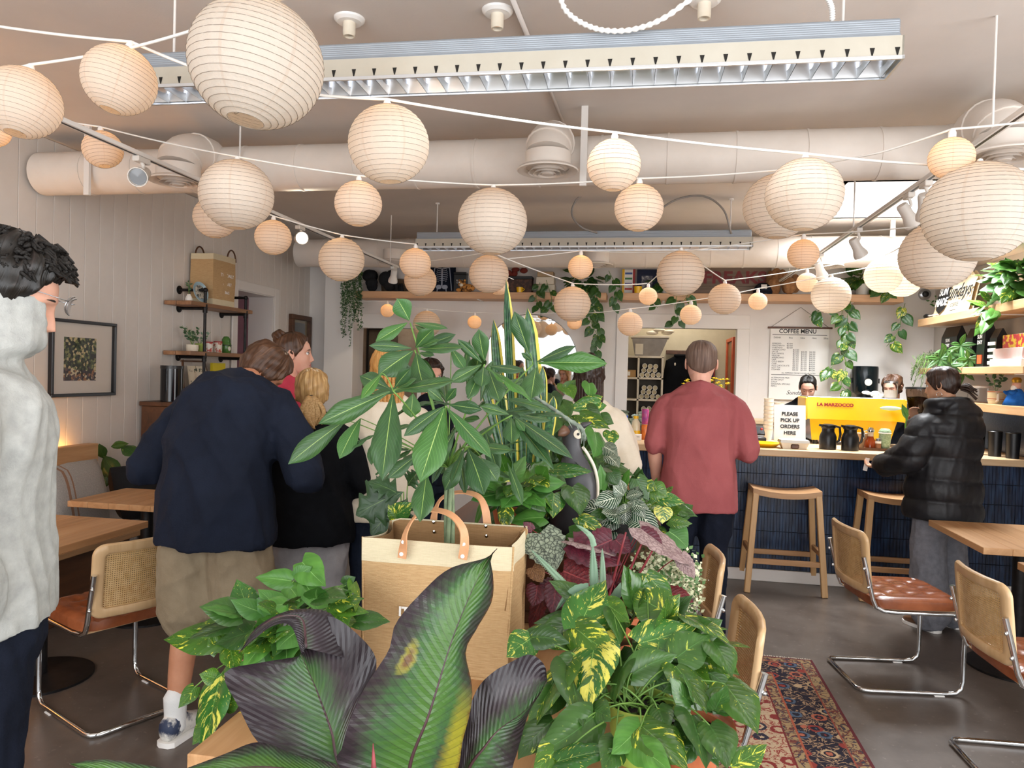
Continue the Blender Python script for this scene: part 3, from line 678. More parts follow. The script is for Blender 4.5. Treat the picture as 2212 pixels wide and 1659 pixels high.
# ------------------------------------------------------------------ rug
def _rug():
    t = NT('persian_rug_pile'); x, y, z = t.sep(t.coord('Object'))
    # x: half width .46, y: half length 1.15 ; d = distance from the nearest edge
    dx = t.math('SUBTRACT', .46, t.math('ABSOLUTE', x)); dy = t.math('SUBTRACT', 1.15, t.math('ABSOLUTE', y)); d = t.math('MINIMUM', dx, dy)
    v = t.coord('Object'); 
    n = t.noise(v, 60, 4, .7)
    wob = t.noise(v, 15, 3, .6, dist=1.6); band = t.math('ABSOLUTE', t.math('SUBTRACT', wob, .5))
    def flowers(sc, ground, vine, pal):
        q = t.n('TexVoronoi', feature='F1'); t.l(v, q.inputs[0]); q.inputs['Scale'].default_value = sc; q.inputs['Randomness'].default_value = .7
        dd = t.math('ADD', q.outputs['Distance'], t.math('MULTIPLY', t.math('SUBTRACT', n, .5), .22)); rr = t.sep(q.outputs['Color'])[0]
        g = t.mix(t.math('LESS_THAN', band, .028), ground, vine); g = t.mix(t.math('LESS_THAN', dd, .40), g, t.ramp(rr, [(0, pal[0]), (.3, pal[1]), (.55, pal[2]), (.8, pal[3])], 'CONSTANT'))
        g = t.mix(t.math('LESS_THAN', dd, .27), g, ground); return t.mix(t.math('LESS_THAN', dd, .17), g, t.ramp(rr, [(0, pal[2]), (.4, pal[3]), (.7, pal[0])], 'CONSTANT'))
    motif = flowers(11, '20222f', 'a5876a', ('8a3a34', 'b59a78', '4c5f74', 'a8604a'))
    field = flowers(9, 'b9a184', '8a3a34', ('7f302e', '2b2b3a', '98463c', '7f302e'))
    guard = t.mix(t.math('LESS_THAN', band, .05), '9c8460', t.ramp(wob, [(.3, '6d3a34'), (.5, '3a3c46'), (.7, '8a4a3c')], 'CONSTANT'))
    cx = t.mix(t.math('GREATER_THAN', d, .016), '5e2a30', guard)
    cx = t.mix(t.math('GREATER_THAN', d, .070), cx, '8f4a3c'); cx = t.mix(t.math('GREATER_THAN', d, .078), cx, motif)
    cx = t.mix(t.math('GREATER_THAN', d, .255), cx, 'a2553f'); cx = t.mix(t.math('GREATER_THAN', d, .265), cx, guard)
    cx = t.mix(t.math('GREATER_THAN', d, .315), cx, '6d2a2b'); cx = t.mix(t.math('GREATER_THAN', d, .323), cx, field)
    cx = t.mix(t.math('MULTIPLY', n, .35), cx, '4a3a35'); t.bump(n, .4, .004); return t.done(cx, .95, spec=.1)
r = thing('patterned_rug', 'worn red and navy oriental rug on the concrete floor', 'rug', (.52, 3.27, .001))
MB().box(.06, 2.12, .002, .98, 4.42, .011, 0, .003).build('pile', _rug(), r)
b = MB()
for i in range(180):
    x = .065 + .91 * i / 179; b.tube([(x, 4.418, .007), (x + random.uniform(-.004, .004), 4.432, .005), (x + random.uniform(-.008, .008), 4.445 + random.uniform(0, .012), .0035)], .0012, 4)
b.build('fringe', MT['cream'], r, 180, 'stuff')

# ------------------------------------------------------------------ paper lanterns
def _paper():
    t = NT('rice_paper'); v = t.coord('Object'); n = t.noise(v, 9, 4, .6); uv = t.coord('UV'); x, y, z = t.sep(uv)
    seam = t.math('LESS_THAN', t.math('ABSOLUTE', t.math('SUBTRACT', t.math('FRACT', t.math('MULTIPLY', x, 6.0)), .5)), .025)
    c = t.mix(n, 'dcd5cb', 'e7e1d8'); c = t.mix(t.math('MULTIPLY', seam, .45), c, 'd8cabb')
    d = t.n('BsdfDiffuse'); t.l(c, d.inputs[0]); tr = t.n('BsdfTranslucent'); t.l(t.mix(1.0, c, (1, .96, .9, 1), 'MULTIPLY'), tr.inputs[0]); ms = t.n('MixShader'); ms.inputs[0].default_value = .42
    bp = t.n('Bump'); t.l(t.noise(v, 16, 5, .7), bp.inputs['Height']); bp.inputs['Strength'].default_value = .25; bp.inputs['Distance'].default_value = .05
    for q in (d, tr): t.l(bp.outputs[0], q.inputs['Normal'])
    t.l(d.outputs[0], ms.inputs[1]); t.l(tr.outputs[0], ms.inputs[2]); t.l(ms.outputs[0], t.out.inputs[0]); return t.m
M_paper = _paper(); M_wire = mat('lantern_wire', '8d8072', rough=.5); M_bulb = emis('warm_bulb', 'ffb35a', 14); M_cord = mat('white_cord', 'ece8e2', rough=.5)
_lt = {}
def lantern_meshes(n):
    if n in _lt: return _lt[n]
    a0 = math.asin(.27); per = 3; P = []; ribs = MB(); N = 40
    angs = [a0 + (PI - 2 * a0) * i / n for i in range(n + 1)]
    prof = []
    for i in range(n):
        for k in range(per):
            f = k / per; a = angs[i] * (1 - f) + angs[i + 1] * f; rr = 1 - (0.010 if k else 0.0) * (1 if n < 18 else .6)
            prof.append((rr * math.sin(a), .95 * rr * math.cos(a)))
    prof.append((math.sin(angs[-1]), .95 * math.cos(angs[-1])))
    b = MB(); b.grid([[(r_ * math.cos(2 * PI * j / N), r_ * math.sin(2 * PI * j / N), z) for j in range(N + 1)] for r_, z in prof][::-1], 0, [(j / N, i / len(prof)) for i in range(len(prof)) for j in range(N + 1)])
    m1 = b.mesh('paper_shade', (0, 0, 0), 180); m1.materials.append(M_paper)
    for a in angs:
        ribs.tube([(math.sin(a) * 1.003 * math.cos(2 * PI * j / 28), math.sin(a) * 1.003 * math.sin(2 * PI * j / 28), .953 * math.cos(a)) for j in range(28)], .007 if n < 18 else .0045, 4, closed=True)
    z = -.95 * math.cos(a0); ribs.tube([(-.27, 0, -z), (-.2, 0, z * .9), (0, 0, z * .82), (.2, 0, z * .9), (.27, 0, -z)], .005, 4)
    m2 = ribs.mesh('wire_frame', (0, 0, 0), 180); m2.materials.append(M_wire)
    _lt[n] = (m1, m2); return _lt[n]
m_b = MB().lathe([(0, -.055), (.012, -.05), (.019, -.035), (.017, -.016), (.009, 0), (0, 0)], (0, 0, 0), 12).mesh('bulb', (0, 0, 0), 180); m_b.materials.append(M_bulb)
m_s = MB().lathe([(.0, 0), (.013, 0), (.014, .03), (.008, .045), (0, .045)], (0, 0, 0), 10).mesh('bulb_socket', (0, 0, 0), 40); m_s.materials.append(MT['whitepl'])
LAN = {}
def lantern(key, px, py, r, y, label, watt=.5, tilt=(0, 0), rot=0):
    c = PY(px, py, y); R = r * (np.linalg.norm(np.array(c) - C0) * 0 + (V(c) - V(C0)).dot(V(CF))) / FPX
    n = 24 if r > 100 else (19 if r > 60 else 14)
    m1, m2 = lantern_meshes(n)
    t = thing('paper_lantern', label, 'paper lantern', c, 0, 'white paper globe lanterns on the cords', local=True)
    t.rotation_euler = (math.radians(tilt[0]), math.radians(tilt[1]), rot)
    o = link('paper_shade', m1, t); o.scale = (R,) * 3
    o = link('wire_frame', m2, t); o.scale = (R,) * 3
    o = link('bulb_socket', m_s, t); o.location = (0, 0, R * .78)
    o = link('bulb', m_b, t); o.location = (0, 0, R * .79)
    l = bpy.data.lights.new('lantern_bulb', 'POINT'); l.energy = watt; l.color = (1, .76, .46); l.shadow_soft_size = .018
    lo = bpy.data.objects.new('lantern_bulb', l); C.objects.link(lo); lo.parent = t; lo.location = (math.sin(px * 7.0) * R * .22, -R * .34, R * .62)
    M = t.rotation_euler.to_matrix(); LAN[key] = c + M @ V((0, 0, R * .78 + .045))
LANS = [
 ('a', 555, 138, 141, 2.0, 'largest white paper lantern, hanging in front of the long light fixture', .55, (-8, 6)),
 ('b', 258, 173, 76, 2.1, 'brightly glowing lantern just left of the largest lantern', .6, (0, 14)),
 ('c', 48, 222, 78, 2.05, 'lantern at the left edge of the photo, below the crossing cords', .4, (0, 12)),
 ('d', -14, 284, 34, 2.9, 'small lantern mostly outside the left edge of the photo', .4, (0, 0)),
 ('e', 222, 323, 41, 3.25, 'small warm lantern in front of the left end of the near duct', .5, (0, 12)),
 ('f', 511, 421, 78, 3.1, 'mid-size pale lantern hanging at the left under the near duct', .35, (0, 0)),
 ('g', 465, 470, 46, 4.0, 'dim lantern tucked behind the pale one at left', .25, (0, 0)),
 ('h', 590, 513, 39, 4.2, 'small round lantern beside the lit track spotlight', .35, (0, 0)),
 ('i', 738, 561, 49, 4.4, 'lantern hanging above the trailing vine at the left pillar', .4, (0, 0)),
 ('j', 774, 440, 51, 3.3, 'lantern directly below the tall lantern in front of the near duct', .45, (0, 0)),
 ('k', 840, 312, 87, 2.45, 'large egg-shaped lantern in front of the near duct, right of the largest one', .5, (0, -4)),
 ('l', 897, 569, 34, 4.6, 'small lantern above another one, in front of the shelf basket', .4, (0, 0)),
 ('m', 908, 606, 35, 5.3, 'small lantern half hidden below and behind another in front of the shelf', .25, (0, 0)),
 ('n', 1064, 479, 75, 3.45, 'large plain lantern in the middle, overlapping the far light fixture', .35, (0, 0)),
 ('o', 1056, 592, 43, 4.8, 'lantern just below the large middle one, beside the skeleton print', .45, (0, 0)),
 ('p', 1077, 617, 22, 6.6, 'tiny lantern peeking out behind the one beside the skeleton print', .3, (0, 0)),
 ('q', 1326, 357, 58, 2.85, 'round lantern right of the middle duct outlet', .5, (0, 0)),
 ('r', 1380, 449, 53, 3.3, 'round lantern touching the bottom of the one right of the middle duct outlet', .5, (0, 0)),
 ('s', 1254, 577, 27, 5.0, 'small amber lantern in front of the shelf vines, centre', .55, (0, 0)),
 ('t', 1236, 657, 40, 5.2, 'pinkish-white lantern hanging over the round mirror', .3, (0, 0)),
 ('u', 1241, 697, 16, 7.6, 'tiny lantern peeping below the pinkish one by the mirror', .2, (0, 0)),
 ('v', 1470, 591, 51, 4.6, 'cream lantern covering the start of the lettered sign', .4, (0, 0)),
 ('w', 1400, 640, 20, 6.2, 'tiny lantern left of the cream lantern, below the shelf', .3, (0, 0)),
 ('x', 1361, 700, 27, 6.0, 'white lantern at the upper left corner of the service hatch', .25, (0, 0)),
 ('y', 1492, 680, 23, 6.0, 'small white lantern hanging above the service hatch', .2, (0, 0)),
 ('z', 1565, 646, 35, 5.7, 'bright white lantern in front of the shelf under the lettered sign', .2, (0, 0)),
 ('A', 1637, 651, 20, 6.2, 'tiny blown-out white lantern left of the brightest lantern', .2, (0, 0)),
 ('B', 1743, 610, 22, 6.2, 'small white lantern up and left of the brightest lantern', .2, (0, 0)),
 ('D', 1795, 638, 41, 5.9, 'brightest white lantern, in front of the pothos vine above the barista', .2, (0, 0)),
 ('E', 1908, 595, 39, 6.0, 'white lantern lit by the skylight, left of an overlapping pair', .2, (0, 0)),
 ('F', 1950, 603, 40, 6.35, 'white lantern lit by the skylight, behind its pair at right', .2, (0, 0)),
 ('G', 1735, 549, 33, 4.4, 'small amber lantern below the overlapping pair near the skylight', .55, (0, 0)),
 ('H', 1737, 421, 81, 2.95, 'large warm lantern in front of an overlapping pair beside the skylight', .55, (0, 0)),
 ('I', 1680, 446, 73, 3.5, 'large dim lantern behind the warm one beside the skylight', .3, (0, 0)),
 ('J', 2055, 342, 46, 2.9, 'amber lantern above the biggest right lantern, under the duct elbow', .5, (0, 0)),
 ('K', 2113, 458, 111, 2.9, 'biggest lantern on the right, cut by the edge of the photo', .45, (0, 0)),
 ('L', 2025, 552, 77, 3.6, 'beige lantern partly behind the biggest right lantern', .3, (0, 0)),
 ('M', 837, 671, 15, 7.7, 'tiny lantern near the left doorway, above the palmate leaves', .35, (0, 0)),
 ('N', 922, 700, 30, 7.5, 'lantern low by the doorway, half behind the palmate plant', .3, (0, 0)),
 ('O', 1025, 696, 15, 7.7, 'tiny lantern on the back cord left of the mirror', .35, (0, 0)),
]
for i, q in enumerate(LANS):
    lantern(*q[:6], watt=q[6] * .12, tilt=q[7], rot=i * .7)
def cord(label, pts, r=.0042):
    P = [LAN[p] if isinstance(p, str) else PY(*p) for p in pts]; out = []
    for a, c in zip(P, P[1:]):
        for k in range(8): f = k / 8; p = a.lerp(c, f); p.z -= .10 * (c - a).length * f * (1 - f) * .35; out.append(p)
    out.append(P[-1])
    b = MB(); b.tube(out, r, 6); return tag(b.build('light_cord', M_cord, None, 180), label, 'cord')
cord('white lantern cord running from the top left corner across to the right edge', [(-60, 48, 2.15), 'b', (415, 145, 2.15), (700, 207, 2.35), 'k', 'q', 'H', (2010, 356, 3.0), (2260, 366, 3.0)], .005)
cord('white lantern cord crossing over the leftmost lanterns up to the largest one', [(-60, 170, 2.0), 'c', (262, 108, 2.08), (415, 66, 2.05), 'a', (640, -14, 1.9)], .005)
cord('white lantern cord passing under the near duct from left to right', [(120, 258, 3.2), 'e', 'f', 'j', 'n', 'r', 'I', (1900, 330, 3.1), 'J', (2260, 258, 2.8)], .004)
cord('white lantern cord descending from the dim left lantern past the shelf to the skylight', [(440, 408, 3.9), 'g', 'h', 'i', 'l', 'm', 'o', 't', 'w', 'v', 'z', 'B', 'E', 'L'], .004)
cord('thin lantern cord along the back wall, rising towards the skylight', [(768, 650, 7.85), 'M', 'N', 'O', 'u', 'x', 'y', 'A', 'D', 'F', (2100, 520, 5.6)], .004)
cord('thin lantern cord crossing in front of the far duct to the biggest right lantern', [(1080, 560, 4.9), 's', (1450, 545, 4.8), 'G', (2010, 487, 3.9), 'K'], .0035)
cord('short white cord holding a tiny lantern behind the one by the skeleton print', [(1040, 600, 6.6), 'p', (1110, 604, 6.6)], .003)
cord('short white cord holding the small lantern at the left edge', [(-60, 246, 2.9), 'd', (30, 250, 2.9)], .003)
# ------------------------------------------------------------------ people
M_skin = {}
def skin(name, a, b_):
    t = NT(name); n = t.noise(t.coord('Object'), 14, 4, .6); c = t.ramp(n, [(.3, a), (.7, b_)]); t.bump(t.noise(t.coord('Object'), 140, 3), .06, .002)
    t.done(c, .48, spec=.35); t.b.inputs['Subsurface Weight'].default_value = .08; t.b.inputs['Subsurface Radius'].default_value = (.5, .2, .1); t.b.inputs['Subsurface Scale'].default_value = .02; return t.m
def hairmat(name, a, b_, c_, sc=70, rough=.42):
    t = NT(name); v = t.coord('UV', (sc, 2.2, 1)); n = t.noise(v, 1.0, 4, .65, dist=.4); c = t.ramp(n, [(.25, a), (.5, b_), (.75, c_)]); t.bump(n, .55, .006); return t.done(c, rough, spec=.4)
M_lip = mat('lips', 'a8574f', rough=.4); M_eye = mat('eye_white', 'e9e4de', rough=.2); M_iris = mat('iris', '2e211a', rough=.15)
def evalmesh(mb, voxel, smooth=4, mats=(), fold=None, name='m'):
    me = mb.mesh(name, (0, 0, 0), 180); o = bpy.data.objects.new('tmp', me); C.objects.link(o)
    md = o.modifiers.new('r', 'REMESH'); md.mode = 'VOXEL'; md.voxel_size = voxel; md.use_smooth_shade = True
    if smooth: ms = o.modifiers.new('s', 'SMOOTH'); ms.factor = .5; ms.iterations = smooth
    dg = bpy.context.evaluated_depsgraph_get(); nm = bpy.data.meshes.new_from_object(o.evaluated_get(dg)); bpy.data.objects.remove(o); bpy.data.meshes.remove(me)
    n = len(nm.vertices); co = np.empty(n * 3, 'f'); nm.vertices.foreach_get('co', co); co = co.reshape(-1, 3)
    if fold is not None:
        no = np.empty(n * 3, 'f'); nm.vertices.foreach_get('normal', no); no = no.reshape(-1, 3)
        co = co + no * fold(co, no)[:, None]; nm.vertices.foreach_set('co', co.ravel().astype('f'))
    nm.materials.clear()
    for m in mats: nm.materials.append(m)
    nm.shade_smooth(); nm.update(); return nm
_ph = rng.uniform(0, 6.28, (8, 3)); _dr = rng.normal(size=(8, 3))
def folds(amp=.006, sc=18.0, seed=0, st=(1, 1, .6)):
    r = np.random.default_rng(seed); D = r.normal(size=(7, 3)); D /= np.linalg.norm(D, axis=1)[:, None]; F = sc * r.uniform(.6, 1.8, 7); P = r.uniform(0, 6.28, 7)
    def f(co, no):
        q = co * np.array(st); w = q + .035 * np.sin(q[:, [1, 2, 0]] * 9 + P[0]) + .02 * np.sin(q[:, [2, 0, 1]] * 17 + P[1]); d = 0
        for i in range(7): s = np.sin(w @ D[i] * F[i] + P[i]); d = d + (1 - np.abs(s)) ** 2 - .33
        return amp * d / 1.6
    return f
# -- head ------------------------------------------------------------------
_HC = np.array([(-.118, .045, .03, .002), (-.112, .073, .012, .026), (-.1, .086, -.012, .040), (-.085, .088, -.035, .050), (-.07, .090, -.055, .058), (-.05, .091, -.072, .066), (-.03, .089, -.088, .072), (0, .087, -.102, .076), (.03, .094, -.107, .0775), (.06, .086, -.105, .0755), (.09, .066, -.088, .063), (.108, .038, -.058, .044), (.118, .0, -.012, .003)])
def head_surface(nz=64, nt=96, fem=0.0):
    s = np.linspace(0, PI, nz); z = -.118 * np.cos(s); t = np.linspace(-PI, PI, nt, endpoint=False); th = t - .55 * np.sin(t)
    yf = np.interp(z, _HC[:, 0], _HC[:, 1]); yb = np.interp(z, _HC[:, 0], _HC[:, 2]); w_ = np.interp(z, _HC[:, 0], _HC[:, 3])
    k = np.array([1, 2, 1]) / 4
    for a in (yf, yb, w_): a[1:-1] = np.convolve(a, k, 'valid')
    yc = np.clip((yf + yb) / 2, -.02, .04); Z = np.repeat(z[:, None], nt, 1); sn, cs = np.sin(th), np.cos(th)
    X = w_[:, None] * np.sign(sn) * np.abs(sn) ** .88 * (1 - .06 * fem); Y = np.where(cs[None] >= 0, yc[:, None] + (yf - yc)[:, None] * np.abs(cs)[None] ** .9, yc[:, None] + (yb - yc)[:, None] * np.abs(cs)[None] ** .95)
    fr = np.clip(cs, 0, 1)[None] ** .5; g = lambda a: np.exp(-a ** 2)
    hn = np.interp(Z, [-.052, -.046, -.038, -.02, 0, .018, .032], [0, .010, .026, .020, .011, .003, 0]) * (1 - .12 * fem); wn = np.interp(Z, [-.046, -.036, 0, .02], [.017, .0145, .0085, .010])
    Y = Y + fr * hn * g(X / wn)
    Y += fr * (.006 - .003 * fem) * g((Z - .024) / .010) * g((np.abs(X) - .03) / .022)
    Y -= fr * .010 * g((Z - .006) / .011) * g((np.abs(X) - .031) / .015)
    Y += fr * .004 * g((Z + .022) / .02) * g((np.abs(X) - .045) / .02)
    Y += fr * .006 * g((Z + .063) / .0055) * g(X / .021) + fr * .0065 * g((Z + .0755) / .006) * g(X / .018) - fr * .0035 * g((Z + .0692) / .0022) * g(X / .024)
    Y += fr * .006 * g((Z + .1) / .013) * g(X / .02)
    return X, Y, Z, th
def head_into(mb, M, c, fem=0.0, lips=1):
    X, Y, Z, th = head_surface(fem=fem); nz, nt = X.shape; n0 = len(mb.v)
    P = np.stack([X, Y, Z], -1).reshape(-1, 3) @ np.array(M).T + np.array(c)
    mb.v += [tuple(p) for p in P]
    for i in range(nz - 1):
        for j in range(nt):
            j2 = (j + 1) % nt; mb.f.append((n0 + i * nt + j, n0 + i * nt + j2, n0 + (i + 1) * nt + j2, n0 + (i + 1) * nt + j))
            zz = Z[i, j]; xx = abs(X[i, j]); mb.m.append(1 if lips and Y[i, j] > .05 and xx < .023 and abs(zz + .0695) < .011 * (1 - (xx / .026) ** 2) else 0)
    M = Matrix(M)
    for s in (-1, 1):           # ears: bowl-shaped shell
        P = []
        for i in range(9):
            row = []
            for j in range(14):
                a = 2 * PI * j / 14; r = i / 8; lob = 1 - .25 * max(0, -math.sin(a)); rim = .010 * math.exp(-((r - .82) / .16) ** 2) - .004 * math.exp(-((r - .4) / .25) ** 2)
                p = V((s * (.074 + .010 * (1 - r * r) + rim + .006 * max(0, -math.cos(a)) * r), -.012 + .019 * r * math.cos(a) * lob - .004 * math.sin(a) * r, -.004 + .033 * r * math.sin(a)))
                row.append(V(c) + M @ p)
            row.append(row[0]); P.append(row)
        mb.grid(P if s > 0 else [r[::-1] for r in P])
def hair_shell(M, c, thick, front=.072, side=.005, back=-.07, seed=0, noise=.004, streak=.003, fem=0.0, top=1.0, part=0.0):
    X, Y, Z, th = head_surface(56, 120, fem); r = np.random.default_rng(seed)
    a = np.abs(th) / PI; hl = np.interp(a, [0, .16, .26, .36, .46, .55, .7, 1], [front, front - .004, front - .022, side + .01, side - .022, side - .01, back * .6 + side * .3, back])[None]
    m = np.clip((Z - hl) / .022 + .35, 0, 1); m = m * m * (3 - 2 * m)
    ctr = np.array([0, -.01, .01]); P = np.stack([X, Y, Z], -1); d = P - ctr; d /= np.linalg.norm(d, axis=-1)[..., None]
    f1, f2, f3 = r.uniform(0, 6, 3)
    nz_ = noise * (np.sin(th[None] * 7 + Z * 60 + f1) + np.sin(th[None] * 13 - Z * 45 + f2) + .7 * np.sin(Z * 130 + th[None] * 5 + f3)); st = streak * np.sin(th[None] * 38 + 3 * np.sin(Z * 30) + f2)
    tk = thick * (1 + (top - 1) * np.clip((Z - .02) / .09, 0, 1))
    off = (tk + nz_ + st) * m - .007 * (1 - m)
    P = P + d * off[..., None]; nzn, nt = X.shape
    P = P.reshape(-1, 3) @ np.array(M).T + np.array(c); P = P.reshape(nzn, nt, 3)
    b = MB(); lo = int(np.argmax((m > .01).any(1))); rows = range(max(lo - 1, 0), nzn)
    b.grid([[tuple(P[i, j % nt]) for j in range(nt + 1)] for i in rows], 0, [(j / nt, i / nzn) for i in rows for j in range(nt + 1)])
    return b
def streak_ball(b, c, r, M=None, seed=0, n=40, k=9, amp=.08, tw=3):
    vs = []; nu = n; nv = 22; P = []
    for i in range(nv + 1):
        a = PI * i / nv; row = []
        for j in range(nu + 1):
            t = 2 * PI * j / nu; q = 1 + amp * math.sin(k * t + tw * a * 2 + seed) + amp * .6 * math.sin(5 * a + 2 * t + seed)
            p = V((r[0] * q * math.sin(a) * math.cos(t), r[1] * q * math.sin(a) * math.sin(t), -r[2] * q * math.cos(a))); row.append(V(c) + (M @ p if M else p))
        P.append(row)
    b.grid(P, 0, [(j / nu, i / nv) for i in range(nv + 1) for j in range(nu + 1)])
def strand_lock(b, pts, r, n=10, flat=.6):
    k = len(pts); b.tube(pts, r, n, 0, True, False, flat)
# -- limbs -----------------------------------------------------------------
def limb(mb, pts, rad, n=14, sub=5):
    ps = spline(pts, sub) if len(pts) > 2 else [V(pts[0]).lerp(V(pts[1]), i / 6) for i in range(7)]
    m = len(ps) - 1; rs = np.interp(np.linspace(0, 1, m + 1), np.linspace(0, 1, len(rad)), rad)
    d0 = (ps[0] - ps[1]).normalized(); d1 = (ps[-1] - ps[-2]).normalized()
    P = [ps[0] + d0 * rs[0] * .7] + ps + [ps[-1] + d1 * rs[-1] * .7]; R = [rs[0] * .6] + list(rs) + [rs[-1] * .6]
    P = [P[0] + d0 * rs[0] * .25] + P + [P[-1] + d1 * rs[-1] * .25]; R = [rs[0] * .15] + R + [rs[-1] * .15]
    mb.tube(P, R, n)
def ring(c, hw, hd, right, fwd, n=24, e=.85):
    c = V(c); o = []
    for j in range(n):
        t = 2 * PI * j / n; ct, st = math.cos(t), math.sin(t)
        o.append(c + V(right) * hw * math.copysign(abs(ct) ** e, ct) + V(fwd) * hd * math.copysign(abs(st) ** e, st))
    return o
def hand(mb, wrist, dirv, palm, side, curl=.5, s=1.0, grip=0.0):
    """palm box plus five bent fingers; dirv along the hand, palm = palm normal, side=+1 thumb on +cross"""
    d = V(dirv).normalized(); p = (V(palm) - d * V(palm).dot(d)).normalized(); x = d.cross(p) * side; w0 = V(wrist)
    R = [ring(w0 + d * a * s, hw * s, hd * s, x, p, 12) for a, hw, hd in ((-.01, .026, .020), (.02, .033, .019), (.05, .040, .017), (.082, .041, .014), (.092, .036, .010))]; mb.loft(R)
    for i, (ox, L) in enumerate(((.030, .070), (.011, .080), (-.010, .074), (-.029, .058))):
        a = curl * (1 + .15 * i); pts = [w0 + (d * .06 + x * ox * .9) * s, w0 + (d * .088 + x * ox) * s]; q = pts[-1]; dd = d.copy(); ang = 0
        for f in (.45, .32, .23):
            ang += a * .75; dd = d * math.cos(ang) + p * math.sin(ang); q = q + dd * L * f * s; pts.append(q)
        limb(mb, pts, [.0098 * s, .0095 * s, .009 * s, .0082 * s, .0068 * s], 8, 2)
    q0 = w0 + (d * .02 + x * .026) * s; pts = [q0, q0 + (d * .025 + x * .024 + p * .008) * s, q0 + (d * .052 + x * .034 + p * .022) * s, q0 + (d * .073 + x * .030 + p * .040) * s]
    limb(mb, pts, [.013 * s, .0115 * s, .010 * s, .0075 * s], 8, 2)
def Rx(a): return Matrix.Rotation(a, 3, 'X')
def Rz(a): return Matrix.Rotation(a, 3, 'Z')
def Ry(a): return Matrix.Rotation(a, 3, 'Y')
class Person:
    def __init__(s, label, loc, rotz, H=1.72, sk=None, fem=0, lean=0.0, head=(0, 0, 0), headshift=(0, 0, 0), arms=None, legs=None, girth=1.0, hunch=0.0, group=None):
        s.t = thing('person', label, 'person', loc, math.radians(rotz), group, local=True); s.H = H; k = s.k = H / 1.75; s.fem = fem; s.g = girth; s.sk = sk
        s.lean = lean
        def sp(z):                                   # a point of the spine at standing height z, bent by lean / hunch
            zz = z; h = 0.98
            if zz <= h: return V((0, 0, zz * k))
            d = zz - h; a = lean + hunch * (d / .5) ** 2
            return V((0, math.sin(a) * d, h + math.cos(a) * d)) * k
        s.sp = sp
        def fr(z):
            e = (sp(z + .02) - sp(z - .02)).normalized(); return V((0, e.z, -e.y)) if z > .96 else V((0, 1, 0))
        s.fr = fr; s.up = lambda z: (sp(z + .02) - sp(z - .02)).normalized()
        sw = (.182 - .022 * fem) * k * girth ** .5; s.sw = sw
        s.sh = {1: sp(1.405) + V((sw, 0, 0)), -1: sp(1.405) + V((-sw, 0, 0))}
        A = dict(R=((.25, -.03, 1.13), (.24, .1, .88)), L=((-.25, -.03, 1.13), (-.24, .1, .88)))
        if arms: A.update(arms)
        s.el = {1: V(A['R'][0]) * k, -1: V(A['L'][0]) * k}; s.wr = {1: V(A['R'][1]) * k, -1: V(A['L'][1]) * k}
        Lg = dict(R=((.10, .02, .49), (.11, -.02, .085)), L=((-.10, .02, .49), (-.11, -.02, .085)))
        if legs: Lg.update(legs)
        s.kn = {1: V(Lg['R'][0]) * k, -1: V(Lg['L'][0]) * k}; s.an = {1: V(Lg['R'][1]) * k, -1: V(Lg['L'][1]) * k}
        s.hip = {1: V((.095, 0, .9)) * k, -1: V((-.095, 0, .9)) * k}
        nb = sp(1.49); s.M = Rz(math.radians(head[0])) @ Rx(-math.radians(head[1])) @ Ry(math.radians(head[2])); s.nb = nb
        base = sp(1.545) + V((0, .012, 0)) * k + V(headshift)
        s.hc = base + s.M @ V((0, .012, .088)) * k
        # head scaled with the body
        s.Mh = s.M * (k * .985)
        s.curl = {1: .5, -1: .5}; s.handdir = {}; s.palm = {}
    def body(s, bare=None):
        k, g = s.k, s.g; b = MB()
        secs = [(.86, .155, .105), (.92, .165, .112), (1.0, .155, .108), (1.1, .138 - .012 * s.fem, .098), (1.2, .146 - .012 * s.fem, .105), (1.3, .158 - .01 * s.fem, .112), (1.38, .16, .105), (1.44, .13, .085), (1.475, .075, .062)]
        b.loft([ring(s.sp(z), a * k * g, d * k * g, (1, 0, 0), s.fr(z)) for z, a, d in secs])
        limb(b, [s.sp(1.44), s.sp(1.50) + V((0, .008, 0)), s.hc + s.M @ V((0, -.025, -.06)) * k], [.064 * k, .056 * k, .055 * k])
        for q in (1, -1):
            limb(b, [s.sh[q] - V((q * .05, 0, .03)), s.sh[q] - V((q * .012, 0, .036)), s.el[q]], [.046 * k, .048 * k, .048 * k, .042 * k]); limb(b, [s.el[q], (s.el[q] + s.wr[q]) / 2, s.wr[q]], [.043 * k, .042 * k, .034 * k, .027 * k])
            d = s.handdir.get(q) or (s.wr[q] - s.el[q]); pl = s.palm.get(q) or V((-q, 0, 0)); hand(b, s.wr[q], d, pl, 1 if V(d).cross(V(pl)).dot(V((0, 1, .3))) > 0 else -1, s.curl[q], k * (1 - .08 * s.fem))
            limb(b, [s.hip[q], (s.hip[q] + s.kn[q]) / 2, s.kn[q]], [.088 * k * g, .08 * k * g, .066 * k, .055 * k]); limb(b, [s.kn[q], s.kn[q].lerp(s.an[q], .3) + V((0, -.015, 0)), s.an[q]], [.053 * k, .057 * k, .05 * k, .034 * k])
        me = evalmesh(b, .0075, 3); b2 = MB(); n = len(me.vertices); co = np.empty(n * 3, 'f'); me.vertices.foreach_get('co', co); b2.v = [tuple(p) for p in co.reshape(-1, 3)]; b2.f = [tuple(p.vertices) for p in me.polygons]; b2.m = [0] * len(b2.f); bpy.data.meshes.remove(me)
        head_into(b2, s.Mh, s.hc, s.fem, s.fem)
        o = link('body', b2.mesh('body', (0, 0, 0), 180), s.t); o.data.materials.append(s.sk); o.data.materials.append(M_lip); TW[o.name] = V((0, 0, 0)); s.bo = o; return s
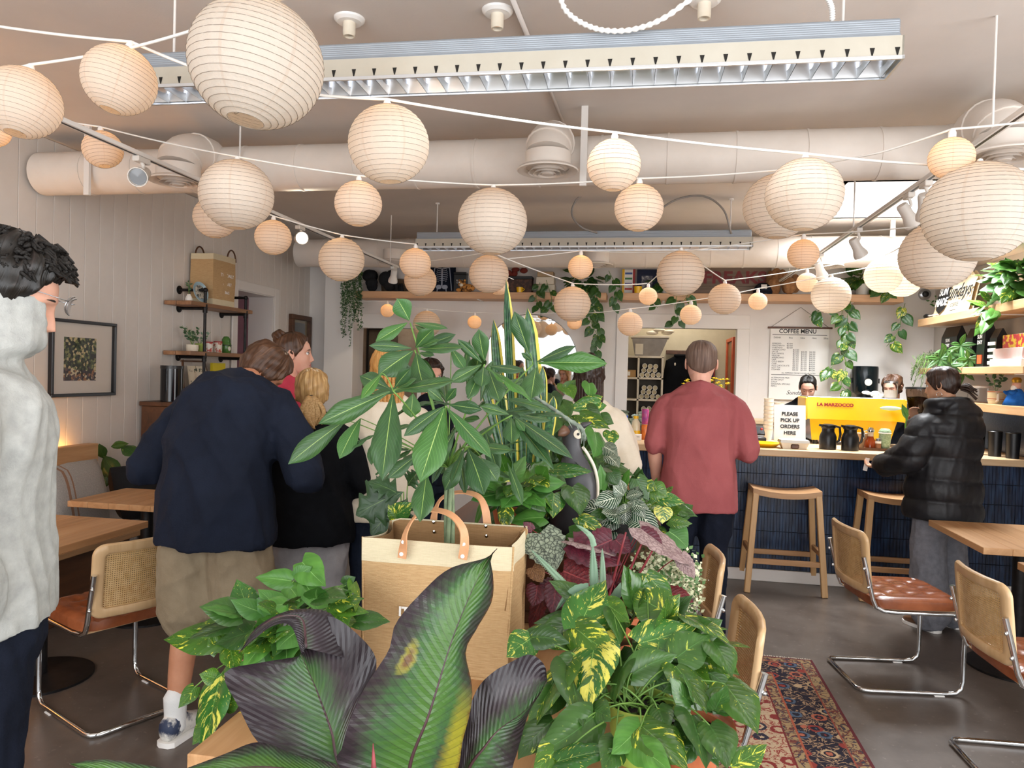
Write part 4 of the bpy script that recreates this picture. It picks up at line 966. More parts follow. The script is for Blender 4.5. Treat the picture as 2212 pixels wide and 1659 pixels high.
    def face(s, closed=False, brow=None):
        for q in (1, -1):
            if closed:
                b = MB(); b.ball(s.hc + s.Mh @ V((q * .031, .0675, .004)), .0135 * s.k, 12, 8); b.build('eyelid', s.sk, s.t, 180)
                b = MB(); b.tube([s.hc + s.Mh @ V((q * (.031 + u * .012), .0808 - .005 * u * u, -.003 + .003 * u * u)) for u in (-1, -.5, 0, .5, 1)], .0016, 5); b.build('eyelashes', M_iris, s.t, 180)
            else:
                b = MB(); b.ball(s.hc + s.Mh @ V((q * .031, .071, .006)), .0125 * s.k, 12, 8); e = b.build('eye', M_eye, s.t, 180)
                b = MB(); b.ball(s.hc + s.Mh @ V((q * .031, .0812, .005)), .0048 * s.k, 8, 6); b.build('iris', M_iris, e, 180)
                b = MB(); b.tube([s.hc + s.Mh @ V((q * (.031 + u * .014), .0825 - .007 * u * u, .0125 - .005 * u * u)) for u in (-1, -.5, 0, .5, 1)], .0021, 5); b.build('eyelashes', M_iris, s.t, 180)
            b = MB(); b.tube([s.hc + s.Mh @ V((q * (.033 + u * .019), .0905 - .008 * u * u - .004 * u, .026 - .004 * u * u + .001 * u)) for u in (-1, -.6, -.2, .2, .6, 1)], [.001, .003, .0036, .0036, .003, .001], 6, flat=.7); b.build('eyebrow', brow or M_iris, s.t, 180)
        return s
    def shirt(s, m, name='shirt', fat=.022, hem=.86, sleeve=1.0, sleeve_fat=.020, amp=.006, sc=20, seed=0, hemw=1.0, neck=1.50, collar=False, extra=None, fold=None, vox=.010, cuff=0.0, hoodie=False):
        k, g = s.k, s.g; b = MB()
        zs = [hem, hem + .03, .95, 1.0, 1.1, 1.2, 1.3, 1.38, 1.435, neck - .02, neck]
        HW = lambda z: np.interp(z, [.8, .92, 1.0, 1.1, 1.2, 1.3, 1.38, 1.435, 1.48, 1.52], [.17, .167, .16, .150 - .012 * s.fem, .152 - .01 * s.fem, .162, .166, .148, .075, .060]); HD = lambda z: np.interp(z, [.8, .92, 1.0, 1.1, 1.2, 1.3, 1.38, 1.435, 1.48, 1.52], [.115, .116, .112, .108, .112, .117, .110, .092, .068, .060])
        R = []
        for z in sorted(set(zs)):
            f = fat * (1 if z < 1.4 else .5); hh = hemw if z < 1.02 else 1 + (hemw - 1) * max(0, (1.3 - z) / .28)
            R.append(ring(s.sp(z), (HW(z) * g + f) * k * hh, (HD(z) * g + f) * k * hh, (1, 0, 0), s.fr(z)))
        b.loft(R)
        for q in (1, -1):
            e = s.sh[q] + (s.el[q] - s.sh[q]); a = .055 * k * g ** .5 + sleeve_fat * .55; limb(b, [s.sp(1.38) + V((q * s.sw * .4, 0, 0)), s.sh[q] - V((0, 0, .028)), s.sh[q].lerp(s.el[q], .5), s.el[q]] if sleeve >= 1 else [s.sp(1.38) + V((q * s.sw * .4, 0, 0)), s.sh[q] - V((0, 0, .028)), s.sh[q].lerp(s.el[q], sleeve)], [a, a, .058 * k + sleeve_fat, .05 * k + sleeve_fat])
            limb(b, [s.sp(1.475) + V((q * .035, 0, 0)), s.sp(1.445) + V((q * s.sw * .55, 0, 0)), s.sh[q] - V((q * .02, 0, .02))], [.045 * k + fat * .4, .047 * k + fat * .4, .05 * k + fat * .4])
            if sleeve > 1: limb(b, [s.el[q], s.el[q].lerp(s.wr[q], .55), s.wr[q].lerp(s.el[q], .06)], [.05 * k + sleeve_fat, .045 * k + sleeve_fat * 1.1, .034 * k + sleeve_fat * (1 - cuff)])
        if extra: extra(b)
        me = evalmesh(b, vox, 5, [m], fold or folds(amp, sc, seed)); o = link(name, me, s.t); return o
    def trousers(s, m, name='trousers', fat=.018, end=0.0, flare=0.0, amp=.006, seed=1, top=1.0):
        k, g = s.k, s.g; b = MB(); b.loft([ring(s.sp(z), (a * g + fat) * k, (d * g + fat) * k, (1, 0, 0), (0, 1, 0)) for z, a, d in ((.80, .15, .10), (.86, .165, .115), (.92, .168, .118), (top, .156, .11))])
        for q in (1, -1):
            lo = s.kn[q].lerp(s.an[q], max(0, end)) if end >= 0 else s.hip[q].lerp(s.kn[q], 1 + end)
            hi = s.hip[q]; f = fat * k
            if end > 0: limb(b, [hi, hi.lerp(s.kn[q], .5), s.kn[q], lo], [.092 * k * g + f, .085 * k * g + f, .064 * k + f + flare * .4, .056 * k + f + flare * .7, .046 * k + f + flare])
            else: limb(b, [hi, hi.lerp(lo, .5), lo], [.094 * k * g + f, .088 * k * g + f * 1.3, .078 * k + f * 2])
        me = evalmesh(b, .010, 4, [m], folds(amp, 22, seed)); o = link(name, me, s.t); return o
    def shoes(s, m, sole=None, socks=None, tilt=0):
        for q in (1, -1):
            a = s.an[q]; b = MB(); k = s.k
            b.loft([ring(V((a.x, a.y + y * k, (z + h) * k)), w_ * k, h * k, (1, 0, 0), (0, 0, 1), 16) for y, w_, z, h in ((-.065, .014, .03, .02), (-.055, .034, .02, .045), (-.01, .040, .018, .055), (.05, .043, .016, .042), (.11, .048, .014, .030), (.16, .043, .012, .022), (.19, .018, .014, .014))])
            sh = b.build('shoe', m, s.t, 180); b = MB()
            b.loft([[V((a.x + w_ * k * sx, a.y + y * k, z * k)) for y, w_ in ((-.07, .02), (-.055, .04), (.05, .048), (.11, .052), (.165, .046), (.197, .02)) for sx in (1,)] + [V((a.x - w_ * k, a.y + y * k, z * k)) for y, w_ in ((.197, .02), (.165, .046), (.11, .052), (.05, .048), (-.055, .04), (-.07, .02))] for z in (.001, .022)]); b.build('sole', sole or MT['whitepl'], sh, 40)
            if socks: b = MB(); limb(b, [a + V((0, 0, -.03)), a + V((0, 0, .03)), a + V((0, 0, .10))], [.044 * k, .042 * k, .046 * k]); b.build('sock', socks, s.t, 180)
        return s
    def hair(s, b, m, name='hair'):
        o = b.build(name, m, s.t, 180); return o
def W(px, py, y, rot, base):
    """pixel point -> person-local coordinates"""
    p = PY(px, py, y) - V(base); return Matrix.Rotation(-math.radians(rot), 3, 'Z') @ p
SK1 = skin('skin_light', 'c8937c', 'd3a28c'); SK2 = skin('skin_fair_pink', 'd89f88', 'e3b19b'); SK3 = skin('skin_tan', 'b97f60', 'c68d6e'); SK4 = skin('skin_olive', 'b88768', 'c79677')
H_blk = hairmat('black_hair', '0b090a', '17130f', '2b2320', 80, .38); H_dk = hairmat('dark_brown_hair', '1c120e', '2f1f17', '4a3226'); H_br = hairmat('brown_hair', '2e1d13', '4a3020', '6b4a33'); H_bl = hairmat('blonde_hair', '7a5730', 'b08a58', 'd7b684', 60); H_st = hairmat('strawberry_blonde_hair', '94602c', 'c08a4a', 'd9ab6c', 60); H_gr = hairmat('greying_brown_hair', '44322a', '6b5448', '8f796b', 120, .6)
def cloth(name, a, b_, rough=.85, sc=5, bump=.25, bsc=220, spec=.15, **k): return mat(name, a, b_, rough, scale=sc, bump=bump, bscale=bsc, spec=spec, **k)
M_hood = cloth('heather_grey_fleece', '9a9b98', 'b2b3af', sc=26, lo=.3, hi=.7); M_navysw = cloth('navy_fleece', '161b28', '1b2130', sc=6); M_navypt = cloth('navy_trouser_cloth', '10141f', '181d2b'); M_blackk = cloth('black_knit', '08090d', '0f1116', sc=9); M_khaki = cloth('khaki_cotton', '84755f', '94856e', sc=8); M_redsh = cloth('brick_red_jersey', '954d4f', 'a05657', sc=5, spec=.25); M_beige = cloth('cream_cotton', 'd9cbb5', 'e3d7c4', sc=8); M_pink = cloth('coral_pink_cotton', 'c23f56', 'cf4b60', sc=6); M_grtr = cloth('light_grey_cotton', '8f8c8e', 'a19ea0', sc=9); M_grdn = cloth('grey_denim', '6f7078', '83848b', sc=30, lo=.3, hi=.7); M_puff = mat('black_quilted_nylon', '0d0d10', '15151a', .55, scale=9, bump=.15, bscale=35, spec=.4); M_dkden = cloth('dark_denim', '161c29', '1f2736')
M_sock = cloth('white_sock', 'dcdcda', 'e6e6e4'); M_shoew = mat('white_trainer', 'dedad2', '2a3550', .6, scale=9, lo=.45, hi=.55); M_shoeb = mat('brown_shoe', '5a3a24', '6d4a30', .5); M_shoek = mat('dark_shoe', '17181c', rough=.5)

# 1 man in the grey hoodie ---------------------------------------------------
base = PY(-76, 1000, 1.5); base.z = 0; rz = -46
p = Person('person at the left edge in a light grey hoodie, eyeglasses and navy trousers, looking down', base, rz, 1.90, SK1, head=(-6, 20, 0), headshift=(-.01, .02, -.012), arms=dict(R=((.31, -.03, 1.13), (.16, .05, .93)), L=((-.24, .0, 1.12), (-.19, .10, .855))), girth=1.16)
p.curl = {1: .75, -1: .4}; p.handdir = {1: V((-.05, .1, -1)), -1: V((0, .12, -1))}; p.palm = {1: V((-.8, -.5, 0)), -1: V((.8, -.4, 0))}
p.body(); p.face(True, H_blk)
def hood_extra(b):
    k = p.k; c = p.sp(1.50)
    for i in range(4):
        R = []
        for j in range(25):
            a = 2 * PI * j / 24; fwd = math.cos(a)
            R.append(c + V((math.sin(a) * (.105 - .008 * i) * k, (fwd * (.112 if fwd > 0 else .115) + .012) * k, (-.012 + .038 * i + .03 * fwd * (1 if fwd > 0 else .6)) * k)))
        b.tube(R[:-1], .036 * k - .003 * i, 10, closed=True)
    b.ball(p.sp(1.43) + V((0, -.105, -.0)), (.11, .055, .09), 14, 10)
p.shirt(M_hood, 'hoodie', .04, .90, 1.2, .03, .010, 15, 3, 1.02, 1.50, extra=hood_extra, vox=.009, cuff=.5)
p.trousers(M_navypt, fat=.028, end=.97, flare=.02); p.shoes(M_shoek)
hb = hair_shell(p.Mh, p.hc, .018, .07, -.004, -.075, 2, .005, .003, top=1.6)
r = np.random.default_rng(5)
for i in range(640):
    th = r.uniform(-3.1, 3.1); zz = r.uniform(.03, .118)
    if zz < .06 and abs(th) < 1.2: continue
    base_ = np.array((math.sin(th) * .066 * math.sqrt(max(0, 1 - (zz / .135) ** 2)) * 1.25, math.cos(th) * .085 * math.sqrt(max(0, 1 - (zz / .135) ** 2)) * 1.2 - .005, zz + .012)); d = base_ / np.linalg.norm(base_); L = r.uniform(.02, .045); side = np.cross(d, r.normal(size=3)); side /= np.linalg.norm(side); fw_ = np.array((0, .8, -.25)); pts = []
    for q in range(7):
        u = q / 6; a = u * 4.2; pts.append(p.hc + p.Mh @ V(tuple(base_ + d * (.012 * math.sin(min(a, 1.8)) + .01) + fw_ * L * u * .6 + side * .008 * math.sin(a * 1.4))))
    hb.tube(pts, [.0045, .005, .005, .0045, .004, .003, .001], 5)
p.hair(hb, H_blk)
g = MB(); hh = lambda x, y, z: p.hc + p.Mh @ V((x, y, z))
for q in (1, -1):
    g.tube([hh(q * .031 + .024 * math.cos(a), .125 - .010 * abs(math.cos(a)) + .012 * 0, .030 + .021 * math.sin(a)) for a in np.linspace(0, 2 * PI, 24, endpoint=False)], .0013, 6, closed=True)
    g.tube([hh(q * .055, .118, .036), hh(q * .07, .08, .034), hh(q * .0805, .0, .030), hh(q * .078, -.03, .020)], .0012, 6)
g.tube([hh(-.008, .122, .034), hh(0, .128, .037), hh(.008, .122, .034)], .0013, 6)
ge = g.build('glasses', MT['steel'], p.t, 180)
for q in (1, -1): MB().add([hh(q * .031 + .0235 * math.cos(a), .1245 - .010 * abs(math.cos(a)), .030 + .0205 * math.sin(a)) for a in np.linspace(0, 2 * PI, 20, endpoint=False)], [tuple(range(20))]).build('lens', MT['glass'], ge, 0)

# 2 man in the navy sweatshirt -------------------------------------------------
base = PY(466, 1100, 2.88); base.z = 0; rz = -2
p = Person('person in a navy sweatshirt and khaki shorts, seen from behind with bowed head', base, rz, 1.83, SK3, lean=.10, hunch=.30, head=(-40, 46, 8), headshift=(-.07, .03, -.035), arms=dict(R=((.36, .06, 1.08), (.22, .30, 1.16)), L=((-.36, .04, 1.08), (-.20, .30, 1.2))), legs=dict(R=((.12, .03, .50), (.16, .04, .085)), L=((-.12, .02, .49), (-.125, -.06, .085))), girth=1.13)
p.body()
p.shirt(M_navysw, 'sweatshirt', .048, .80, 1.2, .035, .011, 14, 5, 1.04, 1.485, cuff=.4)
b = MB(); cc = p.sp(1.49); b.tube([cc + V((.075 * math.cos(a), .068 * math.sin(a), .006)) for a in np.linspace(0, 2 * PI, 20, endpoint=False)], .010, 8, closed=True); b.build('undershirt_collar', MT['paper'], p.t, 180)
p.trousers(M_khaki, 'shorts', .03, -.04, amp=.007, seed=4); p.shoes(M_shoew, None, M_sock)
p.hair(hair_shell(p.Mh, p.hc, .017, .07, -.012, -.062, 4, .003, .003, top=1.35), H_br)

# 3 blond ponytail -------------------------------------------------------------
base = PY(668, 1100, 3.48); base.z = 0; rz = 24
p = Person('person with a blonde ponytail, black top and pale trousers, seen from behind', base, rz, 1.575, SK2, 1, head=(2, 6, 0), arms=dict(R=((.27, -.02, 1.13), (.12, .22, 1.1)), L=((-.27, -.02, 1.13), (-.12, .22, 1.1))), girth=1.12)
p.body(); p.shirt(M_blackk, 'black_top', .05, .80, 1.2, .04, .008, 16, 7, 1.06, 1.47); p.trousers(M_grtr, 'trousers', .035, .95, .03, seed=6); p.shoes(M_shoek)
hb = hair_shell(p.Mh, p.hc, .020, .07, -.03, -.085, 6, .003, .003, 1)
q0 = p.hc + p.Mh @ V((0, -.125, -.045)); hm = H_bl
for i in range(16):
    a = i * 2.4; rr = .022 * (i / 16) ** .5; s_ = V((math.cos(a) * rr, 0, math.sin(a) * rr * .6)); pts = [q0 + p.Mh @ s_ * .6, q0 + p.Mh @ (s_ * 1.8 + V((0, -.030, -.012))), q0 + p.Mh @ (s_ * 2.6 + V((math.cos(i) * .015, -.035, -.07))), q0 + p.Mh @ (s_ * 2.8 + V((math.cos(i * 1.7) * .03, -.022, -.13 - .01 * (i % 3))))]
    strand_lock(hb, spline(pts, 4), list(np.interp(np.linspace(0, 1, 13), [0, .3, .8, 1], [.008, .017, .014, .002])), 8)
h = p.hair(hb, hm)
b = MB(); b.tube([q0 + p.Mh @ V((.020 * math.cos(a), -.004, .018 * math.sin(a))) for a in np.linspace(0, 2 * PI, 16, endpoint=False)], .006, 6, closed=True); b.build('hair_tie', MT['black'], h, 180)

# 4 woman with bun in pink -------------------------------------------------------
base = PY(616, 1000, 4.12); base.z = 0; rz = -74
p = Person('person in a coral top with brown hair in a bun, smiling in profile', base, rz, 1.79, SK2, 1, head=(6, -2, 0), headshift=(0, .02, 0), girth=1.05)
p.body(); p.face(False, H_br); p.shirt(M_pink, 'coral_top', .025, .86, .6, .02, .006, 18, 8, 1.02, 1.50); p.trousers(M_dkden, fat=.022, end=.96); p.shoes(M_shoek)
hb = hair_shell(p.Mh, p.hc, .013, .078, .006, -.07, 9, .002, .003, 1)
streak_ball(hb, p.hc + p.Mh @ V((0, -.085, .105)), (.042, .040, .038), p.M, 1, 40, 7, .12)
p.hair(hb, H_br)

# 5 strawberry blond woman -------------------------------------------------------
base = PY(835, 1000, 3.7); base.z = 0; rz = 30
p = Person('person with reddish blonde hair and beige top behind the palmate plant', base, rz, 1.70, SK2, 1, head=(0, 8, 0), arms=dict(L=((-.25, .02, 1.12), (-.06, .24, 1.17)), R=((.25, .02, 1.12), (.08, .24, 1.1))), girth=1.04)
p.body(); p.face(); p.shirt(M_beige, 'beige_top', .025, .84, .55, .02, .006, 18, 10, 1.04, 1.47); p.trousers(M_dkden, fat=.022, end=.96); p.shoes(M_shoek)
hb = hair_shell(p.Mh, p.hc, .020, .074, -.03, -.10, 11, .003, .004, 1)
for i in range(14):
    a = PI + (i - 6.5) * .26; q0 = p.hc + p.Mh @ V((math.sin(a) * .08, math.cos(a) * .10 - .005, .02)); strand_lock(hb, spline([q0, q0 + V((0, -.012, -.08)), q0 + V((0, -.012, -.2)), q0 + V((0, .0, -.27))], 4), [.018] * 10 + [.014, .008, .002], 8)
p.hair(hb, H_st)
# sliver of a man beyond her
base = PY(925, 1000, 4.9); base.z = 0
p = Person('person in dark clothes mostly hidden behind the palmate plant leaves', base, 80, 1.66, SK2, 0, head=(150, 0, 0))
p.body(); p.face(); p.shirt(M_navypt, 'dark_shirt', .025, .86, 1.2, .02, seed=13); p.trousers(M_dkden, end=.96); p.shoes(M_shoek); p.hair(hair_shell(p.Mh, p.hc, .02, .07, 0, -.07, 14), H_dk)

# 6 woman with brown bun and cream tee -------------------------------------------
base = PY(1268, 1000, 4.35); base.z = 0; rz = 6
p = Person('person with brown hair, small top bun and cream t-shirt near the mirror', base, rz, 1.68, SK2, 1, head=(16, 2, 0), arms=dict(R=((.27, -.0, 1.08), (.13, .20, 1.16)), L=((-.26, .0, 1.1), (-.1, .2, 1.15))), girth=1.05)
p.body(); p.face(); p.shirt(M_beige, 'cream_tshirt', .035, .84, .92, .035, .007, 16, 12, 1.05, 1.47); p.trousers(M_dkden, end=.96); p.shoes(M_shoew)
hb = hair_shell(p.Mh, p.hc, .018, .075, -.03, -.10, 15, .003, .004, 1)
for i in range(16):
    a = PI + (i - 7.5) * .24; q0 = p.hc + p.Mh @ V((math.sin(a) * .08, math.cos(a) * .10 - .005, .02)); strand_lock(hb, spline([q0, q0 + V((0, -.014, -.1)), q0 + V((0, -.03, -.24)), q0 + V((0, -.02, -.36))], 4), [.019] * 10 + [.015, .009, .002], 8)
streak_ball(hb, p.hc + p.Mh @ V((0, -.03, .135)), (.032, .030, .026), p.M, 2, 40, 7, .16)
p.hair(hb, H_dk)
g = MB()
for q in (1, -1): g.ball(p.hc + p.Mh @ V((q * .032, .097, .006)), (.024, .006, .018), 14, 8, 0, p.M)
g.bar(p.hc + p.Mh @ V((-.07, .09, .014)), p.hc + p.Mh @ V((.07, .09, .014)), .004, .004); g.build('sunglasses', MT['black'], p.t, 180)

# 7 man in the red shirt ------------------------------------------------------------
base = PY(1509, 1000, 4.5); base.z = 0; rz = -2
p = Person('person in a brick red polo shirt standing at the counter with back turned', base, rz, 1.80, SK2, 0, head=(4, 6, 0), arms=dict(R=((.275, .0, 1.12), (.15, .27, 1.12)), L=((-.25, -.01, 1.14), (-.235, .10, .92))), girth=1.10)
p.Mh = p.Mh * 1.06; p.body()
def polo(b):
    c = p.sp(1.50); b.tube([c + V((.082 * math.cos(a), .075 * math.sin(a), .006 + .012 * -math.sin(a))) for a in np.linspace(0, 2 * PI, 22, endpoint=False)], .017, 8, closed=True)
p.shirt(M_redsh, 'polo_shirt', .034, .79, .93, .024, .007, 15, 17, 1.02, 1.495, extra=polo)
p.trousers(M_navypt, fat=.022, end=.96); p.shoes(M_shoek)
p.hair(hair_shell(p.Mh, p.hc, .007, .072, .004, -.068, 19, .001, .001, top=1.6), H_gr)
# 8 barista -----------------------------------------------------------------------
base = PY(1743, 900, 7.45); base.z = 0
p = Person('person in black behind the yellow espresso machine, dark hair tied back, looking down', base, 172, 1.66, SK2, 1, head=(-6, 26, 0), headshift=(0, .03, -.01), arms=dict(R=((.25, .06, 1.14), (.30, .30, 1.22)), L=((-.25, .06, 1.13), (-.12, .28, 1.12))), girth=1.1)
p.body(); p.face(True, H_dk); p.shirt(M_blackk, 'black_shirt', .028, .86, .8, .025, seed=21); p.trousers(M_blackk, end=.96); p.shoes(M_shoek)
hb = hair_shell(p.Mh, p.hc, .010, .083, -.004, -.08, 22, .0015, .002, 1); streak_ball(hb, p.hc + p.Mh @ V((0, -.13, .02)), (.035, .03, .035), p.M, 3); p.hair(hb, H_blk)
# 9 second barista ---------------------------------------------------------------------
base = PY(1930, 900, 7.45); base.z = 0
p = Person('person with a brown bun behind the glass pitcher, half hidden by the grinder', base, 128, 1.66, SK2, 1, head=(12, 14, 0), girth=1.0)
p.body(); p.face(True, H_dk); p.shirt(M_blackk, 'dark_shirt', .028, .86, .8, .025, seed=23); p.trousers(M_blackk, end=.96); p.shoes(M_shoek)
hb = hair_shell(p.Mh, p.hc, .016, .07, -.03, -.08, 24, .003, .004, 1); streak_ball(hb, p.hc + p.Mh @ V((0, -.115, .06)), (.05, .046, .044), p.M, 3); p.hair(hb, H_br)
# 10 woman in the puffer -----------------------------------------------------------------
base = PY(2040, 1000, 5.25); base.z = 0; rz = 34
p = Person('person in a black puffer jacket and grey jeans waiting at the counter with a card', base, rz, 1.70, SK4, 1, head=(18, 8, 0), arms=dict(R=((.30, -.02, 1.10), (.22, .12, .98)), L=((-.30, .02, 1.16), (-.25, .28, 1.06))), girth=1.06)
p.arm_up = None
p.el[1] = V((.27, .10, 1.14)) * p.k; p.wr[1] = V((-.02, .20, 1.36)) * p.k; p.handdir = {1: V((-.35, .1, .9)), -1: V((-.1, 1, -.1))}; p.palm = {1: V((-.3, -1, 0)), -1: V((0, 0, 1))}
p.body(); p.face(False, H_dk)
def puff(co, no):
    z = co[:, 2]; return .020 * (np.abs(np.sin(PI * (z + .012 * np.sin(co[:, 0] * 6)) / .14)) ** .5 - .6) + folds(.0035, 22, 31)(co, no)
def hoodp(b):
    c = p.sp(1.47); b.ball(c + V((0, -.11, -.05)), (.17, .085, .11), 18, 12)
    b.tube([c + V((.125 * math.cos(a), .09 * math.sin(a) - .015, .035 + .015 * -math.sin(a))) for a in np.linspace(0, 2 * PI, 22, endpoint=False)], .040, 10, closed=True)
p.shirt(M_puff, 'puffer_jacket', .075, .74, 1.2, .045, 0, 1, 0, 1.03, 1.50, extra=hoodp, fold=puff, vox=.011)
p.trousers(M_grdn, 'jeans', .03, .97, .045, seed=33); p.shoes(M_shoeb)
hb = hair_shell(p.Mh, p.hc, .014, .073, -.012, -.075, 34, .0015, .002, 1)
q0 = p.hc + p.Mh @ V((0, -.118, -.03))
for i in range(12):
    a = i * 2.4; s_ = V((math.cos(a) * .02, 0, math.sin(a) * .02)); strand_lock(hb, spline([q0 + p.Mh @ s_ * .5, q0 + p.Mh @ (s_ * 1.5 + V((.01, -.04, -.005))), q0 + p.Mh @ (s_ * 1.6 + V((.03, -.075, -.03 - .01 * (i % 4))))], 4), list(np.linspace(.013, .006, 9)), 8)
p.hair(hb, H_dk)
b = MB(); b.tube([p.hc + p.Mh @ V((-.083, -.006 + .017 * math.cos(a), -.062 + .017 * math.sin(a))) for a in np.linspace(0, 2 * PI, 18, endpoint=False)], .0016, 6, closed=True); b.build('hoop_earring', MT['chrome'], p.t, 180)
cw = Matrix.Rotation(math.radians(rz), 3, 'Z') @ (p.wr[-1] + V((-.01, .115, -.0))) + base
tag(MB().obox(cw, ((.3, -.9, 0), (.2, .1, .97), (.9, .3, 0)), (.024, .045, .0006)).build('white_card', MT['paper'], None, 0), 'white card held over the counter edge by the woman in the puffer', 'card')
# ------------------------------------------------------------------ leaf materials
def leafmat(name, build, rough=.4, trans=.12, vein=.2, spec=.5, vfreq=16.0, vs=.0, vcol=None, mid=None, midw=.018):
    t = NT(name); uv = t.coord('UV'); u, v, _ = t.sep(uv); r = t.obj_rand(); d = t.math('ABSOLUTE', t.math('SUBTRACT', v, .5))
    slant = t.math('SUBTRACT', u, t.math('MULTIPLY', d, .7))           # runs along the side veins
    off = t.math('MULTIPLY', r, 91.0)
    cb = t.n('CombineXYZ'); t.l(t.math('MULTIPLY_ADD', slant, 5.0, off), cb.inputs[0]); t.l(t.math('MULTIPLY_ADD', v, 1.6, off), cb.inputs[1])
    c = build(t, u, v, d, r, cb.outputs[0], slant)
    w_ = t.math('PINGPONG', t.math('MULTIPLY', slant, vfreq), .5)
    if vcol: c = t.mix(t.math('MULTIPLY', t.math('LESS_THAN', w_, .07), vs), c, vcol)
    if mid: c = t.mix(t.math('MULTIPLY', t.math('LESS_THAN', d, t.math('MULTIPLY_ADD', u, -midw * .7, midw)), .8), c, mid)
    hgt = t.math('ADD', t.math('SMOOTH_MIN', w_, .3, .1), t.math('MULTIPLY', t.math('MINIMUM', d, .05), 6.0)); t.bump(hgt, vein, .004)
    t.done(c, rough, spec=spec)
    tr = t.n('BsdfTranslucent'); t.set(tr, 0, t.mix(1.0, c, (1.0, 1.1, .5, 1), 'MULTIPLY')); ms = t.n('MixShader'); ms.inputs[0].default_value = trans; t.l(t.b.outputs[0], ms.inputs[1]); t.l(tr.outputs[0], ms.inputs[2]); t.l(ms.outputs[0], t.out.inputs[0]); return t.m
def greens(a, b_, c_):
    def f(t, u, v, d, r, n, s):
        k = t.noise(n, .8, 3, .5); return t.mix(t.math('MULTIPLY', r, .75), t.ramp(k, [(.3, a), (.7, b_)]), c_)
    return f
def pothos(var=.5, pale='d9d64a', a='3c601d', b_='517c26', c_='325420'):
    def f(t, u, v, d, r, n, s):
        g = greens(a, b_, c_)(t, u, v, d, r, n, s); m = t.noise(n, 1.5, 5, .68, dist=.3); th = t.math('MULTIPLY_ADD', t.math('FRACT', t.math('MULTIPLY', r, 7.31)), -.15 * var, .655)
        k = t.math('MULTIPLY', t.math('SUBTRACT', m, th), 22.0, clamp=True); m2 = t.noise(n, 5.5, 2, .5); k = t.math('MAXIMUM', k, t.math('MULTIPLY', t.math('GREATER_THAN', m2, .73 - .05 * var), .75)); return t.mix(k, g, pale)
    return f
L_pachira = leafmat('palmate_leaf', greens('33522c', '416632', '2c4a30'), .42, .14, .28, vfreq=13, vcol='5c8a4c', vs=.25, mid='a9c46a', midw=.022)
L_pachb = leafmat('palmate_leaf_bright', greens('406b2c', '4c7a34', '396238'), .42, .18, .28, vfreq=13, vcol='74ac5c', vs=.3, mid='b9d27c', midw=.022)
L_pothos = leafmat('golden_pothos_leaf', pothos(.75), .27, .1, .22, vfreq=9, mid='6f9a4a', midw=.012)
L_pothv = leafmat('variegated_pothos_leaf', pothos(1.25, 'd6d05c', '305c22', '40742c', '2a5826'), .27, .12, .22, vfreq=9, mid='7fa852', midw=.012)
L_pothd = leafmat('dark_pothos_leaf', pothos(.25, 'a9b84a', '2f5020', '3f6628', '28461e'), .3, .08, .22, vfreq=9, mid='4c7a3c', midw=.012)
L_yellow = leafmat('yellowing_leaf', greens('c9b52a', 'd8c83e', '9aa52c'), .4, .15, .2, vfreq=9)
def zeb(t, u, v, d, r, n, s):
    g = greens('17301c', '21442a', '1b3a26')(t, u, v, d, r, n, s); w_ = t.math('PINGPONG', t.math('ADD', t.math('MULTIPLY', s, 10.0), t.math('MULTIPLY', r, 3)), .5); k = t.math('LESS_THAN', w_, t.math('MULTIPLY_ADD', d, -.10, .13)); return t.mix(t.math('MULTIPLY', k, .9), g, 'd9dcc8')
L_zebra = leafmat('zebra_leaf', zeb, .35, .06, .2, vfreq=10, mid='d9dcc8', midw=.03)
def beg(base, vein, k=.75, edge=None):
    def f(t, u, v, d, r, n, s):
        a, b_ = base; tc = t.coord('UV', (7, 7, 1)); vo = t.n('TexVoronoi', feature='DISTANCE_TO_EDGE'); t.l(tc, vo.inputs[0]); vo.inputs['Scale'].default_value = 1.6
        g = t.ramp(t.noise(n, 1.2, 3), [(.3, a), (.7, b_)]); e = t.math('MULTIPLY', t.math('SUBTRACT', .16, vo.outputs['Distance']), 7.0, clamp=True); return t.mix(t.math('MULTIPLY', e, k), g, vein)
    return f
L_begs = leafmat('silver_veined_begonia_leaf', beg(('707a66', '8d957f'), '1b241c', .95), .55, .05, .5, vfreq=7)
L_begm = leafmat('maroon_begonia_leaf', beg(('4a1826', '651f30'), '3a0f1c', .6), .45, .12, .5, vfreq=7, mid='8c3a42', midw=.02)
L_begr = leafmat('red_begonia_leaf', beg(('642028', '7f2c30'), '3d1218', .7), .45, .14, .5, vfreq=7, mid='a3484a', midw=.02)
L_begp = leafmat('grey_pink_begonia_leaf', beg(('8a7472', 'a28c88'), '5a3c40', .7), .6, .05, .6, vfreq=9)
L_begb = leafmat('brown_begonia_leaf', beg(('7a5638', '96704c'), '4c3020', .7), .7, .05, .6, vfreq=9)
L_aloe = leafmat('grey_green_succulent_leaf', greens('6f8a70', '7f9a80', '5f8268'), .5, .0, .05)
def snk(t, u, v, d, r, n, s):
    cbx = t.n('CombineXYZ'); t.l(t.math('MULTIPLY', u, 22.0), cbx.inputs[0]); t.l(t.math('MULTIPLY', v, 2.5), cbx.inputs[1]); g = t.ramp(t.noise(cbx.outputs[0], 1.0, 4, .6, dist=.6), [(.35, '1c3a26'), (.5, '2c5434'), (.65, '4a7444')]); return t.mix(t.math('GREATER_THAN', d, .37), g, 'd8c85a')
L_snake = leafmat('snake_plant_leaf', snk, .35, .05, .0)
L_lobed = leafmat('dark_lobed_leaf', greens('24401f', '33542a', '1c3420'), .45, .08, .3, vfreq=8, mid='6d8a4c', midw=.015)
